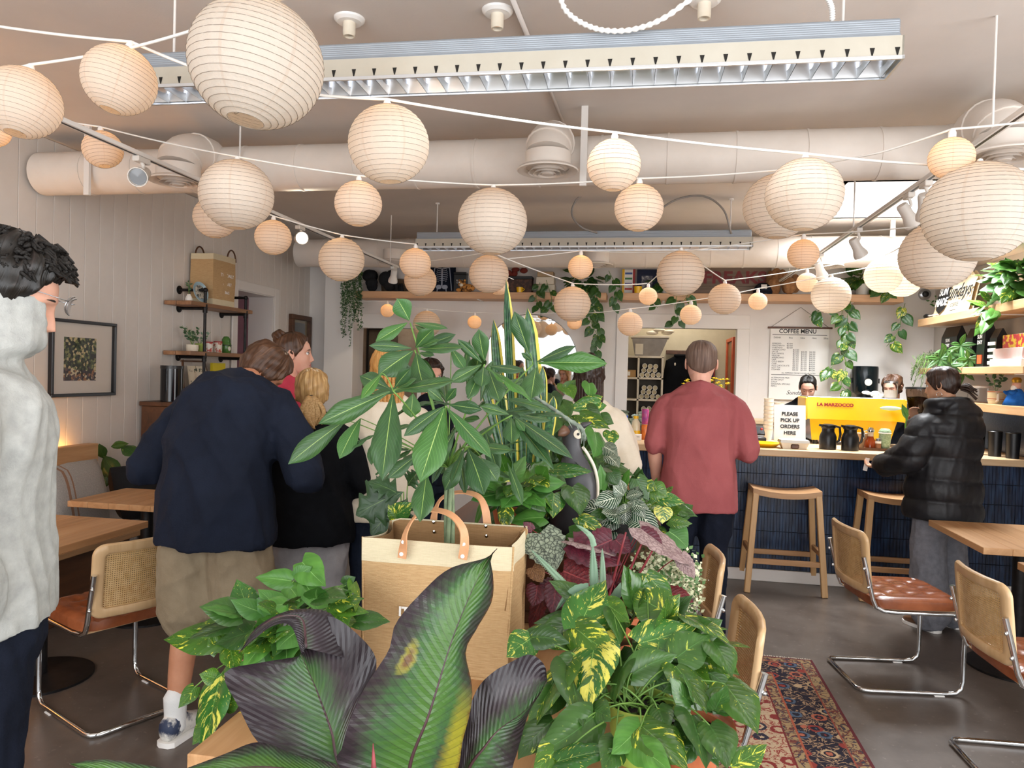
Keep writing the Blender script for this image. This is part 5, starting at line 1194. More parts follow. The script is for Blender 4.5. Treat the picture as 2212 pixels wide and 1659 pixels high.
L_vine = leafmat('vine_leaf', pothos(.6, 'b9bd4a', '2c5522', '3c6a2a', '234a22'), .35, .12, .2, vfreq=9, mid='6a8a4a', midw=.015)
L_bright = leafmat('fresh_green_leaf', greens('44752a', '5a9038', '34642a'), .42, .12, .2, vfreq=9, mid='8ab86a', midw=.015)
L_tiny = leafmat('trailing_leaf', greens('2c4a2a', '42643a', '365636'), .5, .1, .0)
# ------------------------------------------------------------------ leaf templates
OUT = dict(heart=[(0, .26), (.1, .42), (.25, .5), (.42, .47), (.6, .36), (.76, .22), (.88, .105), (.95, .04), (1, 0)],
           pach=[(0, .03), (.1, .12), (.25, .27), (.42, .42), (.58, .5), (.70, .48), (.82, .36), (.91, .18), (.96, .07), (1, 0)],
           lance=[(0, .04), (.15, .28), (.35, .48), (.5, .5), (.65, .42), (.8, .26), (.92, .1), (1, 0)],
           strap=[(0, .36), (.3, .46), (.6, .5), (.85, .42), (.94, .24), (1, 0)], aloe=[(0, .5), (.4, .42), (.75, .24), (1, .01)],
           round=[(0, .3), (.1, .46), (.3, .52), (.5, .47), (.7, .34), (.85, .2), (.95, .07), (1, 0)], lobed=[(0, .1), (.12, .4), (.3, .5), (.5, .48), (.7, .36), (.88, .18), (1, 0)])
_tm = {}
def tmpl(shape, var, m, nu=14, nv=8):
    key = (shape, var, m.name)
    if key in _tm: return _tm[key]
    r = np.random.default_rng(var * 13 + len(shape)); O = np.array(OUT[shape]); fold = r.uniform(.05, .28); droop = r.uniform(.02, .16); wav = r.uniform(.0, .02); tw = r.uniform(-.12, .12); bend = r.uniform(-.06, .06); ph = r.uniform(0, 6)
    if shape in ('strap', 'aloe'): fold = .12; wav = .004; droop = .02
    P = []; uv = []
    if shape in ('lobed', 'round'): nu, nv = 22, 10
    for i in range(nu + 1):
        t = i / nu; w_ = np.interp(t, O[:, 0], O[:, 1])
        if shape == 'lobed': w_ *= 1 + .45 * math.sin(t * 24 + ph) * (1 - t) ** .3
        if shape == 'round': w_ *= 1 + .06 * math.sin(t * 40 + ph)
        row = []
        for j in range(nv + 1):
            s_ = -1 + 2 * j / nv; x = s_ * w_; a = abs(s_)
            y = t - (.13 * a * (1 - t) ** 5 if shape in ('heart', 'round') else 0) + (.16 * a * (1 - t) * (1 if shape == 'lobed' else 0))
            z = fold * abs(x) * (1 - .9 * a * a * .6) - droop * t * t * 1.0 + droop * .9 * t + wav * math.sin(t * 19 + (3 if s_ > 0 else 0) + ph) * a * a + tw * x * t - .10 * a ** 3 * w_
            row.append((x + bend * math.sin(PI * t), y, z))
            uv.append((t, .5 + .5 * s_ * (w_ / .5 if False else 1)))
        P.append(row)
    b = MB(); b.grid(P, 0, uv)
    if shape == 'aloe':
        for s_ in (-1, 1):
            for i in range(2, 26):
                t = i / 27; w_ = np.interp(t, O[:, 0], O[:, 1]); b.add([(s_ * w_, t - .008, .0), (s_ * w_, t + .008, .0), (s_ * (w_ + .12), t + .006, .004)], [(0, 1, 2)])
    me = b.mesh('leaf', (0, 0, 0), 180); me.materials.append(m); _tm[key] = me; return me
CAMV = V((0, 0, 1.6))
def leaf(parent, shape, m, base, tip, width, nh=None, var=None, name='leaf', typ=None, sub=None):
    base, tip = V(base), V(tip); d = tip - base; L = max(d.length, 1e-4); d.normalize()
    if var is None: var = random.randrange(6)
    mid = (base + tip) / 2; toc = (CAMV - mid).normalized()
    n = V(nh) if nh is not None else toc + V((0, 0, .22)) + V((random.uniform(-.22, .22), 0, random.uniform(-.15, .15)))
    n = n - d * n.dot(d)
    if n.length < 1e-3: n = d.orthogonal()
    n.normalize()
    if typ and width < typ * L:
        # seen edge on: keep the leaf's real width and turn it about its midrib
        tc = toc - d * toc.dot(d); tc.normalize(); up = d.cross(tc)
        if up.z < 0: up = -up
        a = math.acos(max(.15, min(1, width / (typ * L)))); n = tc * math.cos(a) + up * math.sin(a); width = typ * L
    x = d.cross(n); o = link(name, tmpl(shape, var, m), parent)
    off = TW.get(parent.name, V((0, 0, 0))); b_ = base - off
    o.matrix_local = Matrix(((x.x * width, d.x * L, n.x * L, b_.x), (x.y * width, d.y * L, n.y * L, b_.y), (x.z * width, d.z * L, n.z * L, b_.z), (0, 0, 0, 1))); return o
def plist(parent, shape, rows, y, m, typ=None, dy=0.0):
    """rows: base px, tip px, width px [, material [, depth offset base, depth offset tip]]; y the depth in metres"""
    out = []
    for q in rows:
        bx, by, tx, ty, w_ = q[:5]; mm = q[5] if len(q) > 5 and q[5] else m; ob = q[6] if len(q) > 6 else 0.0; ot = q[7] if len(q) > 7 else ob - .03
        B = PY(bx, by, y + ob); T = PY(tx, ty, y + ot); wd = w_ * (y + (ob + ot) / 2) * 1.02 / FPX
        out.append((leaf(parent, shape, mm, B, T, wd, typ=typ), B, T))
    return out
def stem(parent, a, b_, r=.003, m=None, sag=.0, name='stem', n=6):
    a, b_ = V(a), V(b_); mid = (a + b_) / 2 + V((0, 0, sag)); pts = [(a * (1 - t) ** 2 + mid * 2 * t * (1 - t) + b_ * t * t) for t in [i / 7 for i in range(8)]]
    bb = MB(); bb.tube(pts, [r * (1 - .35 * i / 7) for i in range(8)], n); return bb.build(name, m or MT['stem'], parent, 180)
def pot(parent, c, r, h, m, soil=True, name='pot', rim=True):
    c = V(c); b = MB(); b.lathe([(0, 0), (r * .72, 0), (r * .98, h * .86), (r * 1.06, h * .86), (r * 1.08, h), (r * .98, h), (r * .94, h * .88), (0, h * .88)] if rim else [(0, 0), (r * .8, 0), (r, h), (r * .93, h), (r * .9, h * .9), (0, h * .9)], c, 28); o = b.build(name, m, parent, 40)
    if soil: b = MB(); b.lathe([(0, h * .9), (r * .92, h * .885)], c, 20); b.build('soil', MT['soil'], parent, 180)
    return o
def clump(parent, shape, m, c, rad, n, size, aspect=.8, bias=(0, -.3, .4), ms=None):
    """loose random leaves round a centre, base inside, tip outward"""
    for i in range(n):
        d = V((random.gauss(0, 1), random.gauss(0, 1), random.gauss(0, .8))) + V(bias) * .8; d.normalize(); k = random.uniform(.35, 1.0); p = V(c) + V((d.x * rad[0], d.y * rad[1], d.z * rad[2])) * k
        L = size * random.uniform(.75, 1.2); dd = (d + V((random.uniform(-.5, .5), random.uniform(-.5, .5), random.uniform(-.9, .1)))).normalized(); mm = random.choice(ms) if ms else m
        leaf(parent, shape, mm, p, p + dd * L, L * aspect * random.uniform(.85, 1.1), nh=d + V((0, -.5, .6)))

# ------------------------------------------------------------------ burlap tote and the palmate plant in it
def _burlap(name, a, b_):
    t = NT(name); v = t.coord('Object'); x, y, z = t.sep(v); h = t.math('ADD', t.math('SINE', t.math('MULTIPLY', x, 2600.0)), t.math('SINE', t.math('MULTIPLY', z, 1900.0))); st = t.noise(t.coord('Object', (25, 25, 400)), 1.0, 3, .7); c = t.ramp(st, [(.25, a), (.75, b_)]); n = t.noise(t.coord('Object', (300, 300, 60)), 1, 2); c = t.mix(t.math('MULTIPLY', n, .25), c, a); hb = t.math('ADD', t.math('MULTIPLY', h, .3), st); t.bump(hb, .35, .003); return t.done(c, .95, spec=.08)
M_burl = _burlap('burlap_weave', 'ad8a60', 'd0b084'); M_band = _burlap('undyed_linen_band', 'cdbf9e', 'ddd0b2'); M_inner = _burlap('burlap_inside', '8d6c49', 'a3805a'); M_tan = mat('tan_leather', 'd39d72', 'c68d62', .5, scale=14, bump=.1, bscale=200)
BX0, BX1, BY0, BY1, BZ0, BZ1 = PY(780, 1300, 2.0).x, PY(1106, 1300, 2.0).x, 2.0, 2.24, .74, 1.118
bag = thing('tote_bag', 'large burlap tote with a pale linen rim and tan leather handles among the plants', 'bag', ((BX0 + BX1) / 2, (BY0 + BY1) / 2, BZ0))
def bagwall(z0, z1, off, m, name, bulge=.012, rim=True):
    b = MB(); N = 14; ringp = []
    for side in range(4):
        for i in range(N):
            f = i / N
            if side == 0: p = (BX0 + (BX1 - BX0) * f, BY0, 0, -1)
            elif side == 1: p = (BX1, BY0 + (BY1 - BY0) * f, 1, 0)
            elif side == 2: p = (BX1 - (BX1 - BX0) * f, BY1, 0, 1)
            else: p = (BX0, BY1 - (BY1 - BY0) * f, -1, 0)
            ringp.append((p, f))
    P = []
    for (x, y, nx, ny), f in ringp:
        row = []
        for k in range(9):
            z = z0 + (z1 - z0) * k / 8; h = (z - BZ0) / (BZ1 - BZ0); s_ = bulge * math.sin(PI * f) * math.sin(PI * min(1, h * .9)) - .010 * (1 - h) + .004 * math.sin(9 * h + 7 * f + nx) + (-.022 * math.sin(PI * f) * max(0, h - .5) * 2 if abs(nx) > .5 else 0)
            row.append((x + nx * (s_ + off), y + ny * (s_ + off), z + (.010 * (1 if ny > 0 else 0) - .012 * math.sin(PI * f) * (1 if abs(nx) > .5 else 0)) * max(0, h - .75) * 4))
        P.append(row)
    b.grid(P, close_u=True); return b.build(name, m, bag, 60)
bagwall(BZ0, BZ1 - .066, 0, M_burl, 'bag_body'); bagwall(BZ1 - .066, BZ1, .0012, M_band, 'linen_rim'); bagwall(BZ0 + .2, BZ1 - .002, -.012, M_inner, 'bag_lining')
MB().box(BX0 + .005, BY0 + .005, BZ0, BX1 - .005, BY1 - .005, BZ0 + .006).build('bag_bottom', M_burl, bag)
for x in (BX0, BX1):
    for y in (BY0, BY1): MB().tube([(x + (.010 if x == BX0 else -.010) * (1 - h), y, BZ0 + .004 + (BZ1 - BZ0 - .003) * h) for h in (0, .5, 1)], .0028, 8).build('corner_seam', M_band if False else M_burl, bag)
def handle(pxl, y, s_, tabs=True, lean=0.0):
    P = [PY(px, py, y) for px, py in pxl]; ps = spline(P, 6); b = MB(); n = len(ps); g = []
    for i, p in enumerate(ps):
        f = i / (n - 1); d = (ps[min(i + 1, n - 1)] - ps[max(i - 1, 0)]).normalized(); a = math.sin(PI * f) ** 1.3; side = d.cross(V((0, 1, 0))).normalized(); wdir = (side * (1 - a) + V((0, 1, .25)) * a).normalized(); nn = d.cross(wdir).normalized(); q = p + V((0, lean * a, 0)); w_ = .0125
        g.append([q - wdir * w_ - nn * .0018, q + wdir * w_ - nn * .0018, q + wdir * w_ + nn * .0018, q - wdir * w_ + nn * .0018, q - wdir * w_ - nn * .0018])
    b.grid(g); b.f += [(0, 1, 2, 3), tuple((n - 1) * 5 + j for j in (3, 2, 1, 0))]; b.m += [0, 0]; h = b.build('handle', M_tan, bag, 40)
    if tabs:
        for px, py in s_: MB().lathe([(0, .004), (.0045, .0035), (.0062, .001), (.0062, 0), (0, 0)], PY(px, py, y - .0025), 12, 0, (0, -1, 0)).build('rivet', MT['whitepl'], h)
handle([(868, 1206), (872, 1180), (880, 1145), (902, 1112), (935, 1100), (975, 1110), (1000, 1140), (1004, 1175), (999, 1208)], 1.975, [(871, 1171), (867, 1197), (1001, 1175), (999, 1202)], lean=-.01)
handle([(936, 1145), (938, 1112), (952, 1078), (990, 1064), (1030, 1072), (1047, 1100), (1054, 1140)], 2.262, [], lean=.01)
for px, py in ((937, 1128), (938, 1149), (1050, 1137), (1051, 1158)): MB().lathe([(0, .003), (.005, .002), (.005, 0), (0, 0)], PY(px, py, BY1 - .012), 12, 0, (0, -1, 0)).build('rivet', MT['chrome'], bag)
text('lettering', 'IT', .036, MT['paper'], bag, PY(872, 1322, BY0 - .016), (1, 0, 0), (0, 0, 1), bold=.0012)

YM = 2.1
mt_ = thing('palmate_houseplant', 'tall houseplant with long palmate leaflets growing out of the burlap tote', 'plant', (PY(975, 1140, 2.13).x, 2.13, .75))
pot(mt_, (PY(975, 1140, 2.13).x, 2.13, .75), .085, .2, MT['blackpot'])
trunk_top = PY(968, 1010, 2.12); 
for i in range(4):
    a = i * PI / 2 + .4; x0 = PY(975, 1140, 2.13).x; pts = []
    for k in range(14):
        f = k / 13; z = .92 + (trunk_top.z + .03 - .92) * f; q = a + f * 2.4; pts.append((x0 + .011 * math.cos(q) * (1 - .2 * f) - .012 * f, 2.13 + .011 * math.sin(q), z))
    MB().tube(pts, [.0085 - .003 * k / 13 for k in range(14)], 8).build('braided_stem', mat('grey_green_bark_%d' % i, '7d8a68', '5d7050', .7, scale=30) if i == 0 else bpy.data.materials['grey_green_bark_0'], mt_, 180)
HUB = dict(A=((886, 697), -.02), B=((896, 756), -.08), C=((849, 844), -.16), D=((962, 877), -.20), E=((1047, 787), -.06), F=((1151, 787), .02), G=((1106, 897), -.05), H=((1006, 965), -.14))
bb = L_pachb
LV = dict(
 A=[(884, 692, 858, 645, 44, bb), (894, 697, 968, 709, 15, bb), (880, 697, 811, 738, 31, bb), (897, 702, 922, 717, 12)],
 B=[(889, 752, 797, 746, 25), (892, 758, 817, 810, 58), (899, 763, 919, 848, 52), (898, 751, 936, 711, 36), (905, 754, 1002, 750, 26), (905, 750, 985, 722, 28, None, .1, .12), (906, 750, 950, 734, 15), (905, 762, 938, 768, 14)],
 C=[(842, 846, 688, 915, 48), (849, 852, 825, 1037, 64), (856, 843, 982, 822, 33), (842, 840, 777, 811, 42, None, .08, .1), (852, 838, 887, 796, 30), (825, 806, 780, 862, 21, bb), (858, 838, 900, 818, 15), (892, 850, 888, 902, 44, bb, .12, .12)],
 D=[(959, 878, 872, 942, 31), (960, 882, 907, 1041, 70, bb), (966, 882, 1062, 990, 40, bb), (970, 874, 1041, 884, 29), (985, 925, 934, 1017, 32, None, .06, .06), (958, 868, 924, 840, 24), (962, 868, 985, 838, 20)],
 E=[(1047, 780, 1034, 711, 37), (1040, 788, 972, 825, 29), (1045, 792, 1040, 836, 38, None), (1052, 795, 1149, 866, 19, bb), (1056, 790, 1133, 801, 20), (1041, 783, 988, 733, 22), (1040, 800, 1011, 862, 30), (1056, 800, 1080, 868, 48, None, .08, .06), (975, 752, 1005, 798, 28, bb, .05, .05)],
 F=[(1163, 784, 1310, 784, 38, bb), (1160, 781, 1244, 747, 22), (1158, 794, 1147, 862, 48), (1150, 780, 1126, 762, 12), (1143, 764, 1111, 673, 40)],
 G=[(1099, 895, 1036, 877, 25), (1111, 900, 1238, 991, 36), (1110, 906, 1196, 1012, 31), (1104, 902, 1106, 958, 38), (1112, 903, 1133, 932, 17, bb)],
 H=[(1011, 970, 1046, 1069, 54), (1016, 965, 1108, 973, 26), (1003, 969, 974, 1046, 20), (922, 1022, 908, 1127, 48), (897, 986, 839, 1033, 33), (748, 907, 622, 1003, 46), (779, 904, 733, 991, 40, bb), (809, 939, 737, 983, 16), (809, 948, 803, 1004, 24), (1000, 985, 960, 1060, 40, None, .1, .1), (1040, 990, 1075, 1040, 44, None, .12, .12)])
for k, ((hx, hy), o) in HUB.items():
    y = YM + o; hub = PY(hx, hy, y); stem(mt_, trunk_top, hub, .0036, sag=.03)
    for q in LV[k]:
        q = list(q); ob = q[6] if len(q) > 6 else 0.0; ot = q[7] if len(q) > 7 else -.04 - .0005 * max(0, q[3] - q[1])
        mm = q[5] if len(q) > 5 and q[5] else L_pachira
        B = PY(q[0], q[1], y + ob); leaf(mt_, 'pach', mm, B, PY(q[2], q[3], y + ot), q[4] * y * 1.04 / FPX, typ=.30)
        if math.hypot(q[0] - hx, q[1] - hy) > 20: stem(mt_, hub if math.hypot(q[0] - hx, q[1] - hy) < 60 else trunk_top, B, .0022, sag=.02)
clump(mt_, 'pach', L_pachira, PY(1010, 905, 2.28), (.22, .10, .17), 34, .15, .3); clump(mt_, 'pach', L_pachira, PY(960, 1000, 2.25), (.16, .08, .08), 12, .14, .3)
# ------------------------------------------------------------------ snake plant
YS = 2.62
rz_ = thing('plant_riser', 'low wooden box lifting the rear houseplants on the long table', 'box', (-.35, 3.0, .74))
MB().box(-.78, 2.5, .74, .08, 3.55, .78, 0, .003).build('riser_bottom', MT['dkwood'], rz_)
for x0, y0, x1, y1 in ((-.78, 2.5, .08, 2.525), (-.78, 3.525, .08, 3.55), (-.78, 2.525, -.755, 3.525), (.055, 2.525, .08, 3.525)): MB().box(x0, y0, .78, x1, y1, .97, 0, .003).build('riser_side', MT['dkwood'], rz_)
MB().box(-.78, 2.5, .97, .08, 3.55, 1.0, 0, .003).build('riser_top', MT['dkwood'], rz_)
sp_ = PY(1118, 950, YS + .05); sn = thing('snake_plant', 'snake plant with upright yellow-edged blades behind the palmate plant', 'plant', (sp_.x, YS + .05, 1.0))
pot(sn, (sp_.x, YS + .05, 1.0), .09, .12, MT['terracotta'])
for tx, ty, bx, by, w_ in ((1093, 603, 1112, 1050, 24), (1139, 664, 1170, 1050, 32), (1066, 690, 1092, 1000, 26), (1172, 790, 1160, 1000, 30), (1128, 790, 1130, 1000, 30), (1040, 815, 1088, 1000, 22), (1196, 855, 1172, 1000, 26), (1150, 850, 1143, 1000, 24), (1078, 800, 1105, 1000, 26)):
    leaf(sn, 'strap', L_snake, PY(bx, by, YS + .05), PY(tx, ty, YS + random.uniform(-.03, .06)), w_ * YS / FPX, nh=(random.uniform(-.25, .25), -1, .1))
# ------------------------------------------------------------------ pothos pots on the long table
def pothos_plant(label, cpt, r, h, m, rows, y, mdef, typ=.62, ymap=None, fill=0, rad=(.15, .12, .1), fc=None, fsize=.09, shape='heart', fms=None, stems=True, smat=None, extra=None):
    t = thing('potted_pothos' if shape == 'heart' else 'potted_plant', label, 'plant', cpt); pot(t, cpt, r, h, m); top = V(cpt) + V((0, 0, h * .9))
    for q in rows:
        bx, by, tx, ty, w_ = q[:5]; mm = q[5] if len(q) > 5 and q[5] else mdef; yb = ymap(bx, by) if ymap else y; yt = ymap(tx, ty) - .015 if ymap else y - .02
        B = PY(bx, by, yb); T = PY(tx, ty, yt); leaf(t, shape, mm, B, T, w_ * (yb + yt) / 2 * 1.18 / FPX, typ=typ)
        if stems: stem(t, top + V((random.uniform(-r, r) * .6, random.uniform(-r, r) * .6, 0)), B, .0024, smat, sag=.05)
    if fill: clump(t, shape, mdef, fc or top + V((0, 0, .03)), rad, fill, fsize, ms=fms)
    return t
ymR = lambda px, py: 1.98 - .00125 * (py - 1230)
RP = [(1251, 1357, 1309, 1252, 88, L_pothv), (1240, 1356, 1337, 1422, 74, L_pothos), (1288, 1382, 1272, 1532, 98, L_pothv), (1436, 1320, 1362, 1272, 76), (1380, 1390, 1508, 1350, 76, L_pothv), (1366, 1456, 1463, 1414, 62, L_pothd), (1462, 1420, 1534, 1372, 76, L_pothd), (1480, 1330, 1577, 1389, 26), (1146, 1380, 1094, 1420, 62, L_pothv), (1146, 1376, 1231, 1389, 50, L_pothd), (1222, 1438, 1153, 1573, 64), (1230, 1442, 1261, 1570, 64, L_pothd), (1350, 1430, 1327, 1520, 40, L_pothd), (1280, 1550, 1156, 1630, 88, L_pothd), (1384, 1570, 1320, 1630, 64, L_bright), (1385, 1568, 1487, 1664, 80), (1493, 1545, 1527, 1660, 58, L_pothd), (1533, 1567, 1572, 1660, 72, L_pothd), (1580, 1656, 1657, 1607, 46, L_pothos), (1566, 1478, 1638, 1584, 74), (1540, 1386, 1582, 1462, 50, L_pothd), (1460, 1440, 1528, 1540, 54), (1494, 1476, 1430, 1494, 40, L_pothd), (1204, 1645, 1332, 1617, 46, L_pothv), (1370, 1608, 1452, 1668, 62, L_bright), (1280, 1532, 1320, 1558, 52, L_pothd), (1310, 1304, 1361, 1345, 46), (1396, 1240, 1456, 1304, 46, L_pothv), (1325, 1322, 1340, 1392, 38, L_pothd), (1300, 1480, 1240, 1500, 46, L_pothd), (1420, 1530, 1440, 1590, 50, L_pothd), (1330, 1600, 1300, 1664, 60, L_pothd), (1205, 1490, 1140, 1560, 64, L_pothd), (1195, 1555, 1118, 1640, 64, L_pothd), (1215, 1600, 1150, 1668, 64, L_pothos), (1240, 1420, 1190, 1480, 50, L_pothd)]
pp = PY(1380, 1600, 1.66); ppc = (pp.x, 1.68, .74)
pothos_plant('golden pothos in a lime-green pot at the front right of the table', ppc, .075, .13, MT['greenpot'], RP, 1.6, L_pothos, ymap=ymR, fill=80, rad=(.21, .10, .15), fc=V((pp.x - .01, 1.93, .90)), fsize=.11, fms=[L_pothd, L_pothd, L_pothos])
p2 = PY(1500, 1650, 1.58); pothos_plant('small pothos in a terracotta pot at the table corner by the rug', (p2.x, 1.62, .74), .06, .12, MT['terracotta'], [(1505, 1600, 1560, 1640, 44), (1495, 1610, 1450, 1650, 40)], 1.55, L_pothd, fill=12, rad=(.07, .06, .05), fsize=.07)
ymL = lambda px, py: 1.92 - .0007 * (py - 1200)
LP = [(478, 1381, 352, 1381, 64, L_pothos), (554, 1422, 663, 1387, 82, L_bright), (478, 1456, 437, 1639, 66, L_pothv), (534, 1317, 511, 1251, 60, L_pothv), (630, 1255, 551, 1247, 44, L_bright), (653, 1214, 704, 1267, 64, L_bright), (660, 1262, 688, 1324, 46, L_bright), (700, 1302, 739, 1277, 30, L_yellow), (731, 1305, 752, 1356, 58, L_pothos), (602, 1313, 650, 1316, 26), (558, 1323, 580, 1279, 40, L_pothd), (513, 1335, 409, 1359, 30), (497, 1397, 513, 1452, 48), (420, 1485, 385, 1530, 34), (466, 1465, 430, 1456, 36), (484, 1522, 523, 1503, 42), (529, 1548, 497, 1563, 24, L_yellow), (624, 1266, 648, 1300, 42, L_bright), (640, 1248, 674, 1224, 36, L_bright), (742, 1262, 768, 1246, 28, L_pothd), (764, 1258, 768, 1324, 26, L_pothos), (545, 1385, 590, 1350, 44, L_pothd), (470, 1410, 455, 1360, 34, L_pothos), (520, 1450, 500, 1500, 40, L_pothd), (450, 1560, 415, 1610, 40, L_pothos)]
pl = PY(560, 1500, 1.75); pothos_plant('pothos with lime-streaked leaves at the left front of the table beside the tote', (pl.x, 1.84, .74), .075, .10, MT['terracotta'], LP, 1.75, L_pothos, ymap=ymL, fill=70, rad=(.19, .13, .13), fc=V((pl.x + .05, 1.82, .90)), fsize=.09, fms=[L_pothd, L_pothos, L_bright])
# rear pothos group
ymM = lambda px, py: 2.95 - .0026 * (py - 900) if py < 1050 else 2.56 - .0014 * (py - 1050)
MP = [(1145, 997, 1127, 1060, 44, L_bright), (1176, 1028, 1160, 1084, 48, L_bright), (1150, 1003, 1189, 1036, 26, L_zebra), (1189, 1014, 1280, 1018, 28, L_pothv), (1236, 1052, 1254, 1114, 54, L_pothd), (1197, 1066, 1194, 1120, 48, L_pothv), (1174, 1118, 1095, 1129, 38, L_bright), (1250, 1118, 1306, 1146, 30, L_pothv), (1105, 1014, 1055, 1052, 36), (1284, 934, 1283, 988, 40, L_bright), (1318, 932, 1322, 962, 30, L_pothv), (1297, 868, 1224, 884, 36, L_pothv), (1217, 830, 1240, 862, 30, L_pothos), (1272, 828, 1273, 860, 28, L_bright), (1252, 896, 1318, 927, 34), (1222, 842, 1244, 820, 24, L_pothd), (1190, 850, 1206, 884, 34, L_lobed), (1200, 1040, 1225, 1050, 30, L_pothd), (1095, 1070, 1075, 1110, 40, L_pothd), (1120, 1095, 1170, 1105, 36, L_pothd), (1210, 870, 1232, 905, 36, L_pothd), (1262, 880, 1300, 900, 34, L_pothd), (1296, 900, 1326, 915, 30, L_pothd), (1230, 1150, 1275, 1165, 36, L_pothd), (1130, 1140, 1180, 1155, 34, L_pothd), (1305, 965, 1335, 985, 30, L_zebra), (1315, 985, 1338, 1010, 26, L_zebra), (1240, 905, 1225, 935, 34, L_pothd), (1205, 905, 1195, 940, 34, L_pothd)]
c_ = PY(1215, 960, 2.95); pothos_plant('pothos mound behind the tote, around the dark bird figurine', (c_.x, 2.98, 1.0), .09, .12, MT['blackpot'], MP, 2.8, L_pothos, ymap=ymM, fill=150, rad=(.26, .2, .2), fc=V((c_.x - .02, 2.90, 1.17)), fsize=.095, fms=[L_pothd, L_pothd, L_pothd, L_pothos], stems=False)
MP2 = [(1445, 1148, 1487, 1186, 56, L_bright), (1408, 1056, 1443, 1074, 38), (1426, 1077, 1480, 1087, 28, L_pothv), (1432, 1096, 1430, 1132, 36, L_pothv), (1446, 1125, 1496, 1131, 24), (1347, 1047, 1361, 1012, 16, L_bright), (1298, 1057, 1297, 1003, 26, L_bright), (1375, 1034, 1402, 1082, 38, L_pothd), (1322, 1020, 1340, 1050, 30, L_pothd), (1395, 1045, 1420, 1060, 24, L_pothos), (1435, 1160, 1408, 1190, 40, L_pothd)]
c_ = PY(1400, 1130, 3.1); pothos_plant('pothos at the rear right of the plant table, in front of the red-shirted man', (c_.x, 3.0, .74), .08, .16, MT['blackpot'], MP2, 2.75, L_pothos, ymap=lambda a, b_: 2.75, fill=70, rad=(.18, .18, .18), fc=V((c_.x - .02, 2.96, 1.0)), fsize=.085, fms=[L_pothd, L_pothd, L_pothos], stems=False)
clump(bpy.data.objects['potted_pothos.003'], 'heart', L_pothd, PY(1105, 1062, 2.42), (.13, .07, .09), 34, .095, .8, ms=[L_pothd, L_pothos, L_bright])
# striped plant
ZP = [(1344, 1072, 1282, 1090, 38), (1348, 1070, 1324, 1049, 26), (1350, 1088, 1351, 1127, 44), (1362, 1090, 1427, 1154, 38), (1352, 1075, 1389, 1066, 20), (1345, 1104, 1345, 1148, 38), (1355, 1085, 1402, 1099, 26), (1335, 1095, 1300, 1130, 30), (1368, 1078, 1395, 1120, 26), (1320, 1104, 1268, 1121, 24, L_pothd), (1340, 1110, 1310, 1150, 30), (1350, 1066, 1340, 1035, 18)]
c_ = PY(1348, 1090, 2.62); pothos_plant('plant with dark leaves striped white, right of the bird figurine', (c_.x, 2.56, 1.0), .06, .1, MT['blackpot'], ZP, 2.5, L_zebra, ymap=lambda a, b_: 2.52 - .0006 * abs(a - 1348), typ=.45, fill=8, rad=(.08, .08, .05), fsize=.1, shape='lance')
# begonias
BG = [(1166, 1152, 1202, 1232, 78, L_begs), (1240, 1172, 1344, 1219, 60, L_begm), (1322, 1166, 1262, 1190, 58, L_begm), (1330, 1166, 1362, 1194, 40, L_begm), (1383, 1141, 1494, 1222, 42, L_begp), (1385, 1150, 1432, 1180, 34, L_begm), (1217, 1233, 1284, 1258, 74, L_begr), (1150, 1226, 1172, 1258, 34, L_begb), (1200, 1262, 1190, 1325, 42, L_begm), (1440, 1280, 1498, 1300, 30, L_begr), (1160, 1265, 1150, 1310, 40, L_begm), (1222, 1275, 1235, 1320, 46, L_begm), (1470, 1200, 1500, 1250, 30, L_begp), (1150, 1145, 1130, 1128, 18, L_begm), (1230, 1170, 1330, 1200, 16, L_begp), (1310, 1240, 1262, 1285, 40, L_begm)]
c_ = PY(1318, 1320, 2.25); bgp = pothos_plant('rex begonia with maroon and silver-veined leaves to the right of the tote', (c_.x, 2.3, .74), .09, .13, MT['terracotta'], BG, 2.25, L_begm, ymap=lambda a, b_: 2.25 - .0004 * (b_ - 1150), typ=.7, fill=14, rad=(.2, .08, .07), fc=V((c_.x - .1, 2.34, .92)), fsize=.1, shape='round', fms=[L_begm, L_begr], smat=MT['redstem'])
for a, b_ in (((1300, 1345), (1352, 1150)), ((1312, 1340), (1388, 1170)), ((1330, 1330), (1412, 1185)), ((1285, 1350), (1300, 1215))): stem(bgp, PY(a[0], a[1], 2.22), PY(b_[0], b_[1], 2.2), .005, MT['redstem'], .0)
AL = [((1232, 1277), (1146, 1186), 14), ((1302, 1262), (1301, 1184), 11), ((1284, 1268), (1280, 1175), 16)]
c_ = PY(1285, 1320, 2.05); al = thing('spiny_succulent', 'spiny grey-green succulent between the begonia and the front pothos', 'plant', (c_.x, 2.06, .74)); pot(al, (c_.x, 2.06, .74), .06, .12, MT['greenpot'])
for a, b_, w_ in AL: leaf(al, 'aloe', L_aloe, PY(a[0], a[1], 2.0), PY(b_[0], b_[1], 2.02), w_ * 2.6 / FPX, nh=(0, -1, .2))
def bendleaf(parent, pxs, y, w_, m):
    ps = spline([PY(px, py, y) for px, py in pxs], 5); b = MB(); g = []; uv = []; n = len(ps)
    for i, p in enumerate(ps):
        d = (ps[min(i + 1, n - 1)] - ps[max(i - 1, 0)]).normalized(); x = d.cross(V((0, -1, .3))).normalized(); nn = d.cross(x); f = i / (n - 1); ww = w_ * y / FPX * .5 * (1 - f ** 2.2) ** .7 + .0006
        tz = (.12 if i % 2 else 0) * ww; g.append([p - x * (ww + tz), p + nn * .003, p + x * (ww + tz), p - nn * .004, p - x * (ww + tz)]); uv += [(f, k / 4) for k in range(5)]
    b.grid(g, 0, uv); return b.build('leaf', m, parent, 60)
